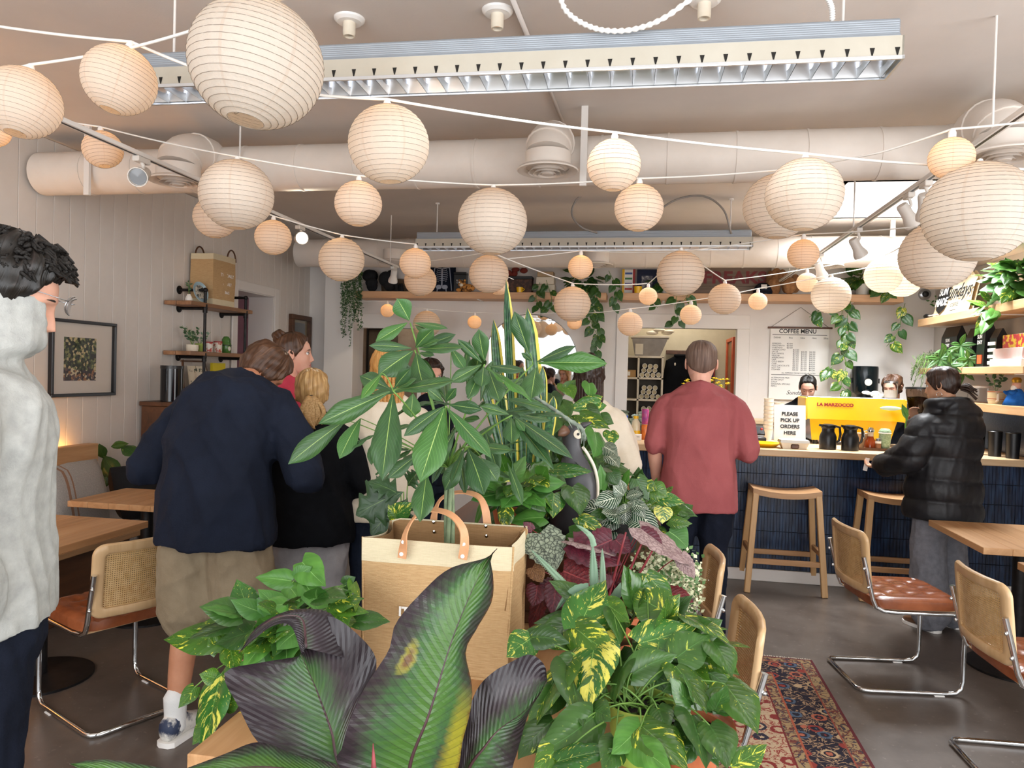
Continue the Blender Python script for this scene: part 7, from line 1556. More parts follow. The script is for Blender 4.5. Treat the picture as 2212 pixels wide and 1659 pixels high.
small('bakery_boxes', 'brown and black snack boxes on the high shelf above the snake plant', 'box', [('box', MB().box(sx(1092), 7.94, SZ, sx(1150), 8.06, SZ + .15, 0, .003), mat('brown_carton', '3a241c', '5a382a', .6, scale=24, lo=.5, hi=.56)), ('scalloped_lid', MB().box(sx(1091), 7.935, SZ + .15, sx(1151), 8.065, SZ + .18, 0, .003), MT['black'])])
tag(blob((sx(1112), 8.0, SZ + .20), (.10, .06, .07), 6, 8).build('red_cloth', mat('rust_red_cloth', '8a3528', '6e2a20', .9), None, 180), 'rust red folded cloth on top of the brown snack boxes', 'cloth')
small('yellow_cup', 'small yellow cup on the high shelf near the cream boxes', 'cup', [('cup', L_([(0, 0), (.03, 0), (.036, .055), (.033, .055), (0, .01)], (sx(1126), 7.89, SZ)), MT['yellow']), ('cup_handle', MB().tube([(sx(1126) + .034, 7.89, SZ + .045), (sx(1126) + .055, 7.89, SZ + .035), (sx(1126) + .032, 7.89, SZ + .012)], .005, 6), MT['yellow'])])
small('box_stack', 'cream cardboard cartons stacked on the high shelf left of the trailing vine', 'box', [('carton', MB().box(sx(1164), 7.92, SZ, sx(1200), 8.06, SZ + .09, 0, .003), MT['cream']), ('carton', MB().box(sx(1160), 7.91, SZ + .092, sx(1198), 8.06, SZ + .17, 0, .003), MT['cream']), ('carton', MB().box(sx(1162), 7.92, SZ + .172, sx(1196), 8.06, SZ + .23, 0, .003), mat('kraft_carton', 'b39a7a', rough=.8))])
# right half
x0, x1 = sx(1343), sx(1371)
t = thing('striped_book', 'picture book with coloured stripes standing at the left end of the right high shelf', 'book', ((x0 + x1) / 2, 8.05, SZ)); MB().box(x0, 8.03, SZ, x1, 8.06, SZ + .27, 0, .002).build('cover', MT['paper'], t)
for k, c_ in enumerate(('3a5a9a', '3a7a44', '5a4a8a', 'c0392b')): m_ = mat('stripe_ink_%d' % k, c_, rough=.5); MB().box(x0 + .03, 8.0285, SZ + .215 - k * .055, x1 - .03, 8.03, SZ + .235 - k * .055).build('stripe', m_, t)
MB().box(x0, 8.028, SZ, x0 + .024, 8.0305, SZ + .27).build('stripe', MT['yellow'], t); MB().box(x1 - .024, 8.028, SZ, x1, 8.0305, SZ + .27).build('stripe', MT['red'], t)
x0, x1 = sx(1375), sx(1419)
small('framed_print', 'navy framed grey print on the right high shelf behind a lantern', 'picture', [('frame', MB().box(x0, 8.03, SZ, x1, 8.05, SZ + .27, 0, .003), MT['navy']), ('print', MB().box(x0 + .05, 8.027, SZ + .05, x1 - .05, 8.03, SZ + .2), mat('grey_figure_print', '4a4a58', 'a8a4a0', .6, scale=18, lo=.5, hi=.6)), ('frame_step', MB().box(x0 + .02, 8.026, SZ + .22, x1 - .02, 8.03, SZ + .24), MT['navy'])])
small('small_pot', 'yellow pot beside the navy framed print', 'pot', [('pot', L_([(0, 0), (.035, 0), (.045, .07), (.04, .07), (0, .06)], (sx(1378), 7.9, SZ)), MT['yellow']), ('soil', L_([(0, .062), (.04, .063)], (sx(1378), 7.9, SZ)), MT['soil'])])
x0, x1 = sx(1500), sx(1668); t = thing('lettered_sign', 'weathered wooden sign with faded red letters on the right high shelf', 'sign', ((x0 + x1) / 2, 8.08, SZ)); M_wpl = wood('weathered_sign_plank', '6e5e52', '8a7869', 'a08e7e', 1, 0, .8)
for k in range(3): MB().box(x0, 8.075, SZ + k * .1, x1, 8.095, SZ + .099 + k * .1, 0, .003).build('plank', M_wpl, t)
M_fred = mat('faded_red_paint', '8c3a3e', '7a4446', .8, scale=30); text('lettering', 'FREAKS', .175, M_fred, t, ((x0 + x1) / 2 + .02, 8.0735, SZ + .185), (1, 0, 0), (0, 0, 1), bold=.006, sx=1.1)
text('lettering', 'OF THE WORLD' if False else '& CO.', .05, M_fred, t, ((x0 + x1) / 2 + .26, 8.0735, SZ + .05), (1, 0, 0), (0, 0, 1))
cx = sx(1646); t = thing('baseball_cap', 'navy baseball cap with a white patch on the right high shelf', 'cap', (cx, 7.93, SZ)); b = MB(); b.ball((cx, 7.96, SZ + .02), (.095, .10, .105), 20, 12); b.build('crown', M_navysw, t, 180)
MB().loft([[(cx + .085 * math.cos(a), 7.88 - .075 * math.sin(a), SZ + z - .012 * abs(math.cos(a))) for a in np.linspace(0, PI, 12)] for z in (.030, .038)]).build('brim', M_navysw, t, 60); MB().box(cx - .028, 7.866, SZ + .05, cx + .028, 7.870, SZ + .095).build('patch', MT['paper'], t)
tag(blob((sx(1690), 7.97, SZ + .05), (.13, .08, .2), 9, 12).build('brown_plush', mat('brown_plush_fur', '8a5f3c', 'a8784e', .95, scale=30, bump=.4), None, 180), 'brown plush toy on the right high shelf next to the navy cap', 'toy')
# ------------------------------------------------------------------ trailing plants of the shelves
def vine_plant(label, c, pr, ph, bush, vines, y, lsz, m, ms=None, brad=(.14, .09, .10), potm=None):
    t = thing('trailing_pothos', label, 'plant', c); pot(t, c, pr, ph, potm or MT['whitepot'])
    if bush: clump(t, 'heart', m, V(c) + V((0, -.03, ph + .03)), brad, bush, lsz, .8, (0, -.5, .1), ms)
    for v in vines:
        ps = spline([PY(px, py, y) for px, py in v], 6); b = MB(); b.tube(ps, .003, 5); b.build('stem', MT['stem'], t, 180)
        L = sum((b_ - a).length for a, b_ in zip(ps, ps[1:])); n = max(3, int(L / (lsz * .55)))
        for k in range(n):
            i = int((len(ps) - 1) * (k + .5) / n); p = ps[i]; s_ = 1 if k % 2 else -1; d = V((s_ * random.uniform(.4, 1), random.uniform(-.5, .1), random.uniform(-1.1, -.1))).normalized(); q = p + d * lsz * .25; stem(t, p, q, .0014, n=4); sz = lsz * random.uniform(.7, 1.15)
            leaf(t, 'heart', random.choice(ms) if ms else m, q, q + (d + V((0, 0, -.5))).normalized() * sz, sz * .82)
    return t
yv = 7.84
vine_plant('trailing pothos on the high shelf with three long vines by the round mirror', (sx(1262), 7.98, SZ), .075, .11, 46, [[(1292, 615), (1284, 640), (1290, 680), (1292, 720), (1286, 755), (1298, 785)], [(1290, 640), (1276, 690), (1300, 740)], [(1166, 610), (1158, 640), (1168, 670)], [(1180, 605), (1192, 650), (1180, 668)], [(1315, 585), (1330, 620), (1326, 660)]], yv, .105, L_vine, [L_vine, L_pothd, L_vine], (.22, .1, .14))
vine_plant('trailing pothos behind the cream lantern on the right high shelf', (sx(1440), 7.98, SZ), .07, .10, 26, [[(1410, 620), (1412, 645), (1420, 665)], [(1462, 640), (1458, 670), (1466, 690), (1450, 700)], [(1490, 615), (1484, 640), (1472, 655)]], yv, .105, L_pothd, [L_vine, L_pothd], (.2, .1, .12))
vine_plant('trailing pothos with long variegated vines near the right end of the high shelf', (sx(1862), 7.98, SZ), .075, .11, 40, [[(1832, 640), (1818, 680), (1826, 715), (1818, 750), (1828, 790), (1818, 830), (1838, 850)], [(1838, 650), (1830, 690), (1834, 730), (1822, 770)], [(1815, 655), (1775, 668), (1748, 685)], [(1900, 625), (1925, 632)], [(1955, 655), (1946, 690), (1938, 720), (1915, 748)], [(1800, 790), (1790, 800)]], yv, .125, L_pothv, [L_pothos, L_vine, L_pothv], (.25, .1, .15))
t = thing('string_plant', 'fine-leaved trailing plant hanging off the left end of the high shelf', 'plant', (sx(768), 7.98, SZ)); pot(t, (sx(775), 7.97, SZ), .05, .09, MT['whitepot'])
b = MB(); bl = MB()
for k in range(16):
    px = 738 + k * 2.9 + random.uniform(-2, 2); L = (random.uniform(640, 700) if k % 3 else random.uniform(700, 765)); ps = [PY(px + random.uniform(-3, 3), 585 + (L - 585) * i / 9, 7.84) for i in range(10)]; b.tube(ps, .002, 4)
    for i in range(70):
        f = random.uniform(0, 8.99); p = ps[int(f)].lerp(ps[int(f) + 1], f % 1); d = V((random.uniform(-1, 1), random.uniform(-1, .2), random.uniform(-.7, .5))).normalized(); x = d.cross(V((0, -1, .3))).normalized() * .006; bl.add([p, p + d * .014 + x, p + d * .03, p + d * .014 - x], [(0, 1, 2, 3)])
b.build('stem', MT['stem'], t, 180, 'stuff'); bl.build('foliage', mat('fine_dark_leaf', '2f4a2c', '46663a', .5, scale=20), t, 180, 'stuff')
# ------------------------------------------------------------------ round mirror, menu, brewer on the back wall
mc = PY(1144, 782, 8.12); t = thing('round_mirror', 'large round frameless mirror on the back wall behind the plants', 'mirror', mc - V((0, 0, .53)))
MB().cyl((mc.x, YB - .003, mc.z), (mc.x, YB - .015, mc.z), .525, .525, 64).build('mirror_glass', mat('silvered_glass', 'e9ebec', rough=.02, metal=1), t, 30); L_([(.525, 0), (.532, .002), (.532, .014), (.525, .016)], (mc.x, YB - .003, mc.z), 64, (0, -1, 0)).build('mirror_edge', MT['steel'], t, 40)
mx0, mx1, mz1 = PY(1665, 712, 8.12).x, PY(1792, 712, 8.12).x, PY(1730, 709, 8.12).z; mz0 = PY(1666, 862, 8.12).z; mxc = (mx0 + mx1) / 2
t = thing('menu_poster', 'white hanging paper poster headed COFFEE MENU above the barista', 'poster', (mxc, 8.13, mz0)); MB().box(mx0, 8.128, mz0, mx1, 8.131, mz1).build('paper_sheet', MT['paper'], t, 0); MB().box(mx0 - .03, 8.12, mz1 - .006, mx1 + .03, 8.136, mz1 + .014, 0, .003).build('wooden_rail', MT['dkwood'], t)
ap = PY(1730, 664, 8.13); MB().tube([(mx0 + .01, 8.128, mz1 + .014), ap, (mx1 - .01, 8.128, mz1 + .014)], .002, 5).build('hanging_string', MT['black'], t); W_ = mx1 - mx0
zf = lambda py: PY(1730, py, 8.12).z
text('lettering', 'COFFEE MENU', .062, MT['ink'], t, (mxc - .02, 8.1275, zf(716)), (1, 0, 0), (0, 0, 1), bold=.001, sx=.92)
MB().box(mx0 + .02, 8.1268, zf(724), mx1 - .02, 8.128, zf(723)).build('ruled_line', MT['ink'], t); MB().box(mx0 + .02, 8.1268, zf(811), mx1 - .02, 8.128, zf(810)).build('ruled_line', MT['ink'], t)
for k, s_ in enumerate(('DRINK', '8oz', '12oz', '16oz', '20oz')): text('lettering', s_, .024, MT['ink'], t, (mx0 + .07 + k * .115 + (.02 if k else 0), 8.1275, zf(730)), (1, 0, 0), (0, 0, 1))
rows = ['ESPRESSO', 'MACCHIATO', 'CORTADO', 'CAPPUCCINO', 'LATTE', 'FLAT WHITE', 'MOCHA', 'AMERICANO', 'DRIP', 'COLD BREW', 'CHAI', 'HOT CHOCOLATE', 'HOT TEA', 'STEAMER']
for k, s_ in enumerate(rows):
    z = zf(743 + k * 4.35); text('lettering', s_, .021, MT['ink'], t, (mx0 + .02, 8.1275, z), (1, 0, 0), (0, 0, 1), 'LEFT'); text('lettering', ('$3.00' if k < 3 else '        ' + '$3.50   $4.00   $4.50'[:(21 if k > 3 else 5)]), .021, MT['ink'], t, (mx0 + (.165 if k < 3 else .17), 8.1275, z), (1, 0, 0), (0, 0, 1), 'LEFT', sx=1.25)
text('lettering', 'ALL ESPRESSO DRINKS AVAILABLE ICED', .019, MT['ink'], t, (mxc, 8.1275, zf(806.5)), (1, 0, 0), (0, 0, 1))
for k, s_ in enumerate(('ALTERNATIVE MILK', 'EXTRA SHOT', 'SYRUP', 'SEASONAL SPECIALS', 'REFILL')): text('lettering', s_, .021, MT['ink'], t, (mx0 + .02, 8.1275, zf(817 + k * 4.6)), (1, 0, 0), (0, 0, 1), 'LEFT')
text('lettering', 'Sundays', .06, MT['ink'], t, (mxc - .02, 8.1275, zf(849)), (1, 0, 0), (0, 0, 1), shear=.4)
c_ = PY(1874, 850, 7.9); zb = 1.18
small('back_bar', 'white back counter along the rear wall behind the baristas', 'counter', [('back_bar_body', MB().box(.95, 7.78, 0, XR - .36, YB - .03, 1.14, 0, .004), MT['trim']), ('back_bar_top', MB().box(.94, 7.76, 1.14, XR - .36, YB - .03, 1.18, 0, .004), MT['counter'])])
t = thing('coffee_brewer', 'black cylindrical coffee brewer on the back counter right of the menu', 'coffee maker', (c_.x, 8.01, zb)); r_ = .125
L_([(0, .30), (r_ * .92, .30), (r_, .32), (r_, .55), (r_ * .97, .57), (0, .575)], (c_.x, 8.01, zb), 28).build('tank', mat('deep_teal_enamel', '101a1e', '0c1518', .18), t, 40); L_([(0, .0), (.11, 0), (.11, .025), (.075, .03), (.07, .28), (.10, .30), (0, .30)], (c_.x, 8.01, zb), 24).build('stand', MT['black'], t); MB().bar((c_.x - .01, 7.90, zb + .33), (c_.x - .01, 7.86, zb + .31), .03, .03).build('tap', MT['black'], t); L_([(0, 0), (.035, 0), (.035, .003), (0, .003)], (c_.x, 7.886, zb + .41), 20, (0, -1, 0)).build('badge', MT['cream'], t)
for s_ in (-1, 1): MB().box(c_.x + s_ * (r_ + .004) - .006, 7.99, zb + .40, c_.x + s_ * (r_ + .004) + .006, 8.03, zb + .45).build('side_clip', MT['black'], t)
# ------------------------------------------------------------------ things on the bar
KT = 1.055
def onbar(px, y): p = PY(px, 900, y); return V((p.x, y, KT))
x0, x1 = PY(1742, 900, 6.62).x, PY(1955, 900, 6.62).x; ym = 6.62
t = thing('espresso_machine', 'bright yellow espresso machine with red lettering on the bar', 'espresso machine', ((x0 + x1) / 2, 6.78, KT)); z1, z2 = KT + .40, KT + .215
b = MB(); b.add([(x0, ym, z1), (x1, ym, z1), (x1 - .005, ym - .01, z2), (x0 + .005, ym - .01, z2), (x0, ym + .012, z1), (x1, ym + .012, z1), (x1 - .005, ym + .002, z2), (x0 + .005, ym + .002, z2)], [(0, 3, 2, 1), (4, 5, 6, 7), (0, 1, 5, 4), (3, 7, 6, 2), (0, 4, 7, 3), (1, 2, 6, 5)]); b.build('upper_panel', MT['yellow'], t, 0)
b = MB(); b.add([(x0 + .03, ym + .02, z2 + .01), (x1 - .05, ym + .02, z2 + .01), (x1 - .10, ym + .03, KT + .035), (x0 + .055, ym + .03, KT + .035), (x0 + .03, ym + .03, z2 + .01), (x1 - .05, ym + .03, z2 + .01), (x1 - .10, ym + .04, KT + .035), (x0 + .055, ym + .04, KT + .035)], [(0, 3, 2, 1), (4, 5, 6, 7), (0, 1, 5, 4), (3, 7, 6, 2), (0, 4, 7, 3), (1, 2, 6, 5)]); b.build('lower_panel', MT['yellow'], t, 0)
MB().box(x0 + .05, ym + .04, KT + .035, x1 - .09, 6.93, KT + .34, 0, .005).build('machine_body', MT['steel'], t); b = MB()
for s_ in (x0 + .09, x1 - .14):
    for y_ in (ym + .06, 6.90): b.cyl((s_, y_, KT), (s_, y_, KT + .036), .02, .02, 12)
b.build('feet', MT['black'], t, 35, 'stuff'); MB().box(x0 - .012, ym - .004, z2 - .01, x0 + .004, 6.94, z1 - .005, 0, .003).build('side_panel', MT['yellow'], t); MB().box(x1 - .004, ym - .004, z2 - .01, x1 + .012, 6.94, z1 - .005, 0, .003).build('side_panel', MT['yellow'], t)
MB().box(x0 + .01, ym + .02, z1 - .02, x1 - .01, 6.94, z1 + .004, 0, .003).build('cup_tray', MT['steel'], t)
text('lettering', 'LA MARZOCCO', .036, MT['red'], t, (x0 + .225, ym - .008, KT + .338), (1, 0, 0), (0, 0, 1), bold=.002, sx=1.12)
tag(MB().ball((x1 - .12, ym - .022, KT + .325), (.085, .006, .018), 14, 8).build('mint_towel', mat('mint_cloth', 'b9d2bc', 'cfe0cf', .9), None, 180), 'mint green cloth tag on the right of the yellow espresso machine', 'cloth')
# sign holder
p = onbar(1708, 6.28); t = thing('counter_sign', 'white pick-up sign in an acrylic holder left of the yellow machine', 'sign', p); hw = .122; tilt = .05
def sgn(u, z): return (p.x + u, p.y + tilt * (z / .33), KT + z)
b = MB(); b.add([sgn(-hw, .0), sgn(hw, 0), sgn(hw, .335), sgn(-hw, .335)] + [V(sgn(u, z)) + V((0, .004, 0)) for u, z in ((-hw, 0), (hw, 0), (hw, .335), (-hw, .335))], [(0, 1, 2, 3), (7, 6, 5, 4), (0, 4, 5, 1), (1, 5, 6, 2), (2, 6, 7, 3), (3, 7, 4, 0)]); b.build('sheet', MT['paper'], t, 0); MB().box(p.x - hw, p.y - .02, KT, p.x + hw, p.y + .07, KT + .004).build('acrylic_foot', MT['glass'], t)
for k, s_ in enumerate(('PLEASE', 'PICK UP', 'ORDERS', 'HERE')): q = V(sgn(0, .262 - k * .051)) + V((0, -.0015, 0)); text('lettering', s_, .040, MT['ink'], t, q, (1, 0, 0), (0, tilt / .33, 1), bold=.0012)
p = onbar(1650, 6.2); small('yellow_plate', 'wide yellow plate on the bar beside the pick-up sign', 'plate', [('plate', L_([(0, .012), (.09, .012), (.135, .034), (.14, .032), (.095, .0), (0, 0)], p, 32), MT['yellow']), ('foot_ring', L_([(.06, -.0), (.07, -.0), (.07, .006), (.06, .006)], p, 28), MT['yellow'])])
p = onbar(1716, 6.12); small('takeaway_tray', 'moulded paper clamshell box in front of the pick-up sign', 'box', [('tray', MB().loft([[(p.x + a * .085, p.y + c * .05, KT) for a, c in ((-1, -1), (1, -1), (1, 1), (-1, 1))], [(p.x + a * .105, p.y + c * .065, KT + .05) for a, c in ((-1, -1), (1, -1), (1, 1), (-1, 1))]]), MT['cream']), ('lid', MB().loft([[(p.x + a * .11, p.y + c * .07, KT + .05) for a, c in ((-1, -1), (1, -1), (1, 1), (-1, 1))], [(p.x + a * .105, p.y + c * .065, KT + .07) for a, c in ((-1, -1), (1, -1), (1, 1), (-1, 1))], [(p.x + a * .085, p.y + c * .05, KT + .078) for a, c in ((-1, -1), (1, -1), (1, 1), (-1, 1))]]), mat('clear_film', 'd8d2c8', rough=.15)), ('rib', MB().box(p.x - .03, p.y - .07, KT + .004, p.x + .03, p.y - .055, KT + .04, 0, .008), MT['dkwood'])])
def carafe(px, y, label):
    p = onbar(px, y); return small('thermal_carafe', label, 'carafe', [('carafe_body', L_([(0, 0), (.062, 0), (.064, .01), (.064, .10), (.055, .125), (.047, .14), (.047, .165), (0, .165)], p, 24), MT['black']), ('lid', L_([(.05, .165), (.054, .17), (.054, .192), (.03, .2), (0, .2)], p, 24), MT['black']), ('spout', MB().bar(p + V((-.04, -.01, .185)), p + V((-.07, -.012, .19)), .025, .018), MT['black']), ('handle', MB().tube([p + V((.045, 0, .185)), p + V((.085, 0, .175)), p + V((.092, 0, .12)), p + V((.082, 0, .07)), p + V((.06, 0, .055))], .010, 8), MT['black'])])
carafe(1790, 6.2, 'black thermal carafe on the bar, left one in front of the yellow machine'); carafe(1838, 6.16, 'black thermal carafe on the bar, right one next to the syrup bottle')
p = onbar(1895, 6.28); small('wooden_tray', 'thin wooden tray under the bottles on the bar', 'tray', [('tray_base', MB().box(p.x - .15, p.y - .07, KT, p.x + .16, p.y + .07, KT + .008), MT['dkwood']), ('tray_lip', MB().box(p.x - .15, p.y - .07, KT + .008, p.x + .16, p.y - .062, KT + .022), MT['dkwood'])])
T2 = V((0, 0, .009))
p = onbar(1882, 6.27) + T2; small('syrup_bottle', 'amber syrup dispenser with a chrome spout on the wooden tray', 'bottle', [('syrup_body', L_([(0, 0), (.048, 0), (.05, .01), (.04, .06), (.024, .09), (.02, .105), (0, .105)], p, 20), mat('amber_syrup', '8a3a14', '7a3010', .08)), ('neck', L_([(.021, .1), (.022, .135), (0, .135)], p, 16), mat('frosted_neck', 'd8c6ae', rough=.2)), ('spout_cap', L_([(.026, .135), (.028, .15), (.016, .172), (0, .175)], p, 16), MT['chrome']), ('handle', MB().tube([p + V((-.02, 0, .15)), p + V((-.05, 0, .14)), p + V((-.045, 0, .08))], .006, 8), MT['chrome'])])
p = onbar(1913, 6.27) + T2; small('mint_jar', 'tall mint green textured jar on the wooden tray', 'jar', [('jar_body', L_([(0, 0), (.036, 0), (.038, .01), (.044, .10), (.042, .125), (.046, .135), (.044, .15), (.03, .165), (0, .168)], p, 22), mat('mint_crackle', 'a9c2a0', '7f9a78', .35, scale=70, bump=.3, bscale=120)), ('jar_rim', L_([(.045, .127), (.048, .132), (.045, .137)], p, 22), MT['whitepot'])])
p = onbar(1899, 6.235) + T2; small('spice_shaker', 'small glass cinnamon shaker between the syrup and the mint jar', 'shaker', [('shaker_body', L_([(0, 0), (.022, 0), (.022, .05), (0, .05)], p, 16), mat('cinnamon', '8a5a3c', rough=.4)), ('band', L_([(.0225, .05), (.0225, .068), (.0, .068)], p, 16), MT['whitepl']), ('lid', L_([(.02, .068), (.02, .088), (0, .092)], p, 16), MT['steel'])])
p = onbar(1866, 6.32) + T2; small('paper_cup', 'kraft paper cup behind the right carafe', 'cup', [('cup', L_([(0, 0), (.03, 0), (.042, .12), (.039, .12), (0, .01)], p, 20), mat('kraft_paper', 'c9a378', rough=.8)), ('rim', L_([(.042, .117), (.044, .12), (.042, .123)], p, 20), MT['cream'])])
p = onbar(1972, 6.3); small('napkin_box', 'cream napkin holder with ribbed front in front of the puffer jacket', 'box', [('holder', MB().box(p.x - .06, p.y - .05, KT, p.x + .09, p.y + .05, KT + .095, 0, .004), mat('ribbed_cream', 'd8d2c2', rough=.6)), ('napkins', MB().box(p.x - .05, p.y - .04, KT + .095, p.x + .08, p.y + .04, KT + .105), MT['paper'])])
# left end
def bottle(px, y, label, prof, m, capm, ch, extra=None):
    p = onbar(px, y); parts = [('bottle_body', L_(prof, p, 18), m), ('cap', L_([(prof[-2][0] * 1.15, prof[-2][1]), (prof[-2][0] * 1.15, prof[-2][1] + ch), (0, prof[-2][1] + ch + .001)], p, 16), capm)]
    if extra: parts.append(('label_band', L_([(extra[0], extra[1]), (extra[0], extra[2])], p, 18), extra[3]))
    return small('drink_bottle', label, 'bottle', parts)
bp_ = [(0, 0), (.034, 0), (.034, .10), (.030, .13), (.016, .16), (.015, .17), (0, .171)]
bottle(1352, 6.45, 'clear blue-capped water bottle at the left end of the bar', bp_, mat('water_blue', '5c93ad', '4a84a4', .08), mat('blue_cap', '2453c4', rough=.4), .025, (.0348, .02, .07, MT['red']))
bottle(1374, 6.4, 'juice bottle with yellow cap and label behind the small white card box', [(0, 0), (.040, 0), (.042, .05), (.038, .11), (.036, .14), (.020, .165), (.019, .175), (0, .176)], mat('pale_juice', 'd9cfae', 'e3dcc6', .1), MT['yellow'], .022, (.0425, .03, .075, MT['yellow']))
p = onbar(1374, 6.3); small('card_box', 'small white card box with printed lines in front of the juice bottle', 'box', [('card', MB().box(p.x - .05, p.y - .02, KT, p.x + .05, p.y + .02, KT + .05, 0, .002), MT['paper']), ('printed_line', MB().box(p.x - .035, p.y - .0208, KT + .028, p.x - .01, p.y - .02, KT + .031), MT['ink']), ('printed_line', MB().box(p.x + .01, p.y - .0208, KT + .028, p.x + .035, p.y - .02, KT + .031), MT['ink'])])
p = onbar(1394, 6.38)
for z, c1, c2, lb_ in ((0, 'd8792e', 'c05a24', 'orange drink can, lower of two stacked beside the juice bottle'), (.133, '8a3f8a', 'c24a78', 'purple and pink drink can stacked on the orange can')): q = p + V((0, 0, z)); small('drink_can', lb_, 'can', [('can_body', L_([(0, 0), (.026, 0), (.03, .008), (.03, .122), (.025, .131), (0, .131)], q, 22), mat('can_print_%d' % int(z * 1000), c1, c2, .25, scale=26)), ('can_end', L_([(.0255, .129), (.027, .1325), (.0, .1325)], q, 22), MT['steel'])])
p = PY(1392, 900, 6.62); p.z = KT; small('menu_card', 'white upright card beside the stacked drink cans', 'card', [('card', MB().box(p.x + .05, 6.44, KT, p.x + .075, 6.446, KT + .22), MT['paper']), ('card_foot', MB().box(p.x + .04, 6.43, KT, p.x + .085, 6.46, KT + .006), MT['whitepl'])])
c_ = onbar(1362, 6.75); t = thing('arrowhead_plant', 'dark plant with white-veined arrow leaves at the left end of the bar', 'plant', c_); pot(t, c_, .05, .1, MT['whitepot'])
for k in range(16):
    a = k * 2.4; d = V((math.cos(a) * .8, math.sin(a) * .5 - .3, .5 + .6 * ((k * 7) % 5) / 5)).normalized(); q = c_ + V((0, 0, .1)) + d * random.uniform(.06, .16); stem(t, c_ + V((0, 0, .09)), q, .002); leaf(t, 'round', L_zebra, q, q + (d + V((0, 0, -.9))).normalized() * .10, .06)
c_ = onbar(1525, 6.6); t = thing('flower_bouquet', 'yellow flowers in a vase on the bar behind the red-shirted man', 'flowers', c_); L_([(0, 0), (.04, 0), (.055, .06), (.04, .26), (.045, .28), (.038, .28), (0, .02)], c_, 20).build('vase', MT['whitepot'], t)
for k in range(34):
    a = k * 2.4; rr = .17 * math.sqrt((k + .5) / 34); q = c_ + V((rr * math.cos(a) * 1.25, rr * math.sin(a) * .7, .48 + .05 * math.cos(rr * 9) + random.uniform(-.03, .03))); stem(t, c_ + V((0, 0, .26)), q, .002); b = MB()
    for j in range(6): d = V((math.cos(j * 1.05), math.sin(j * 1.05), .35)); s_ = d.cross(V((0, 0, 1))).normalized() * .010; b.add([q, q + d * .018 + s_, q + d * .03, q + d * .018 - s_], [(0, 1, 2, 3)])
    b.ball(q + V((0, 0, .008)), .007, 6, 4); b.build('blossom', mat('yellow_petal', 'f0d22a', 'e8c81c', .6) if k == 0 else bpy.data.materials['yellow_petal'], t, 60)
clump(t, 'lance', L_bright, c_ + V((0, 0, .38)), (.12, .08, .05), 14, .07, .4)
p = onbar(1628, 6.55); small('card_reader', 'black tablet till with red buttons behind the yellow plate', 'till', [('till_base', MB().box(p.x - .08, p.y - .06, KT, p.x + .10, p.y + .06, KT + .05, 0, .006), MT['black']), ('screen', MB().obox(p + V((0, .0, .10)), ((1, 0, 0), (0, .8, .5), (0, -.5, .8)), (.09, .06, .008), 0, .004), MT['black']), ('button', MB().ball(p + V((.06, -.05, .12)), .012, 8, 6), MT['red'])])
for k, (px, py0, n) in enumerate(((1660, 6.85, 9), (1682, 6.9, 8))):
    p = onbar(px, py0); t = thing('cup_stack', ('left' if k == 0 else 'right') + ' stack of white paper cups behind the pick-up sign', 'cups', p)
    for i in range(n): L_([(.030, i * .034), (.043, i * .034 + .10), (.045, i * .034 + .10), (.040, i * .034 + .09), (.028, i * .034 + .004)], p, 18).build('cup', mat('white_cup', 'e2dace', rough=.7) if 'white_cup' not in bpy.data.materials else bpy.data.materials['white_cup'], t)
p = onbar(1922, 6.80) + V((0, 0, .405)); small('glass_jar', 'clear glass pitcher on top of the espresso machine, in front of the second barista', 'jar', [('jar_glass', L_([(0, 0), (.05, 0), (.055, .01), (.055, .11), (.048, .125), (.05, .13)], p, 22), MT['glass']), ('contents', L_([(0, .004), (.048, .004), (.05, .07), (0, .07)], p, 20), mat('oat_beige', 'cfc3b4', rough=.5)), ('lid', L_([(.052, .13), (.052, .145), (0, .148)], p, 20), MT['steel'])])
tag(blob(onbar(1886, 6.80) + V((0, 0, .41)), (.07, .05, .04), 6, 5).build('folded_towel', MT['cream'], None, 180), 'crumpled cream towel on top of the espresso machine', 'towel')
p = onbar(1982, 6.72); small('coffee_grinder', 'coffee grinder with a bean-filled hopper beside the espresso machine', 'grinder', [('grinder_body', MB().box(p.x - .07, p.y - .08, KT, p.x + .07, p.y + .1, KT + .28, 0, .01), MT['black']), ('bean_hopper', L_([(.05, .28), (.07, .32), (.095, .46), (.095, .49), (0, .49)], p, 20), glass('smoked_hopper', 'b5a394')), ('beans', L_([(0, .285), (.048, .285), (.066, .325), (.084, .42), (0, .43)], p, 18), mat('coffee_beans', '3a2216', '24140c', .4, scale=90, bump=.6, bscale=110)), ('hopper_lid', L_([(.1, .49), (.1, .505), (0, .51)], p, 20), MT['black'])])
c_ = onbar(1968, 6.45); t = thing('sprig_pot', 'small potted sprig on the bar by the grinder', 'plant', c_); pot(t, c_, .03, .06, MT['blackpot'])
for q in ((1966, 930, 1975, 885, 22), (1970, 925, 1955, 890, 16), (1964, 915, 1985, 905, 18), (1960, 900, 1948, 872, 14)): leaf(t, 'heart', L_bright, PY(q[0], q[1], 6.42), PY(q[2], q[3], 6.40), q[4] * 6.4 / FPX); stem(t, c_ + V((0, 0, .05)), PY(q[0], q[1], 6.42), .002)
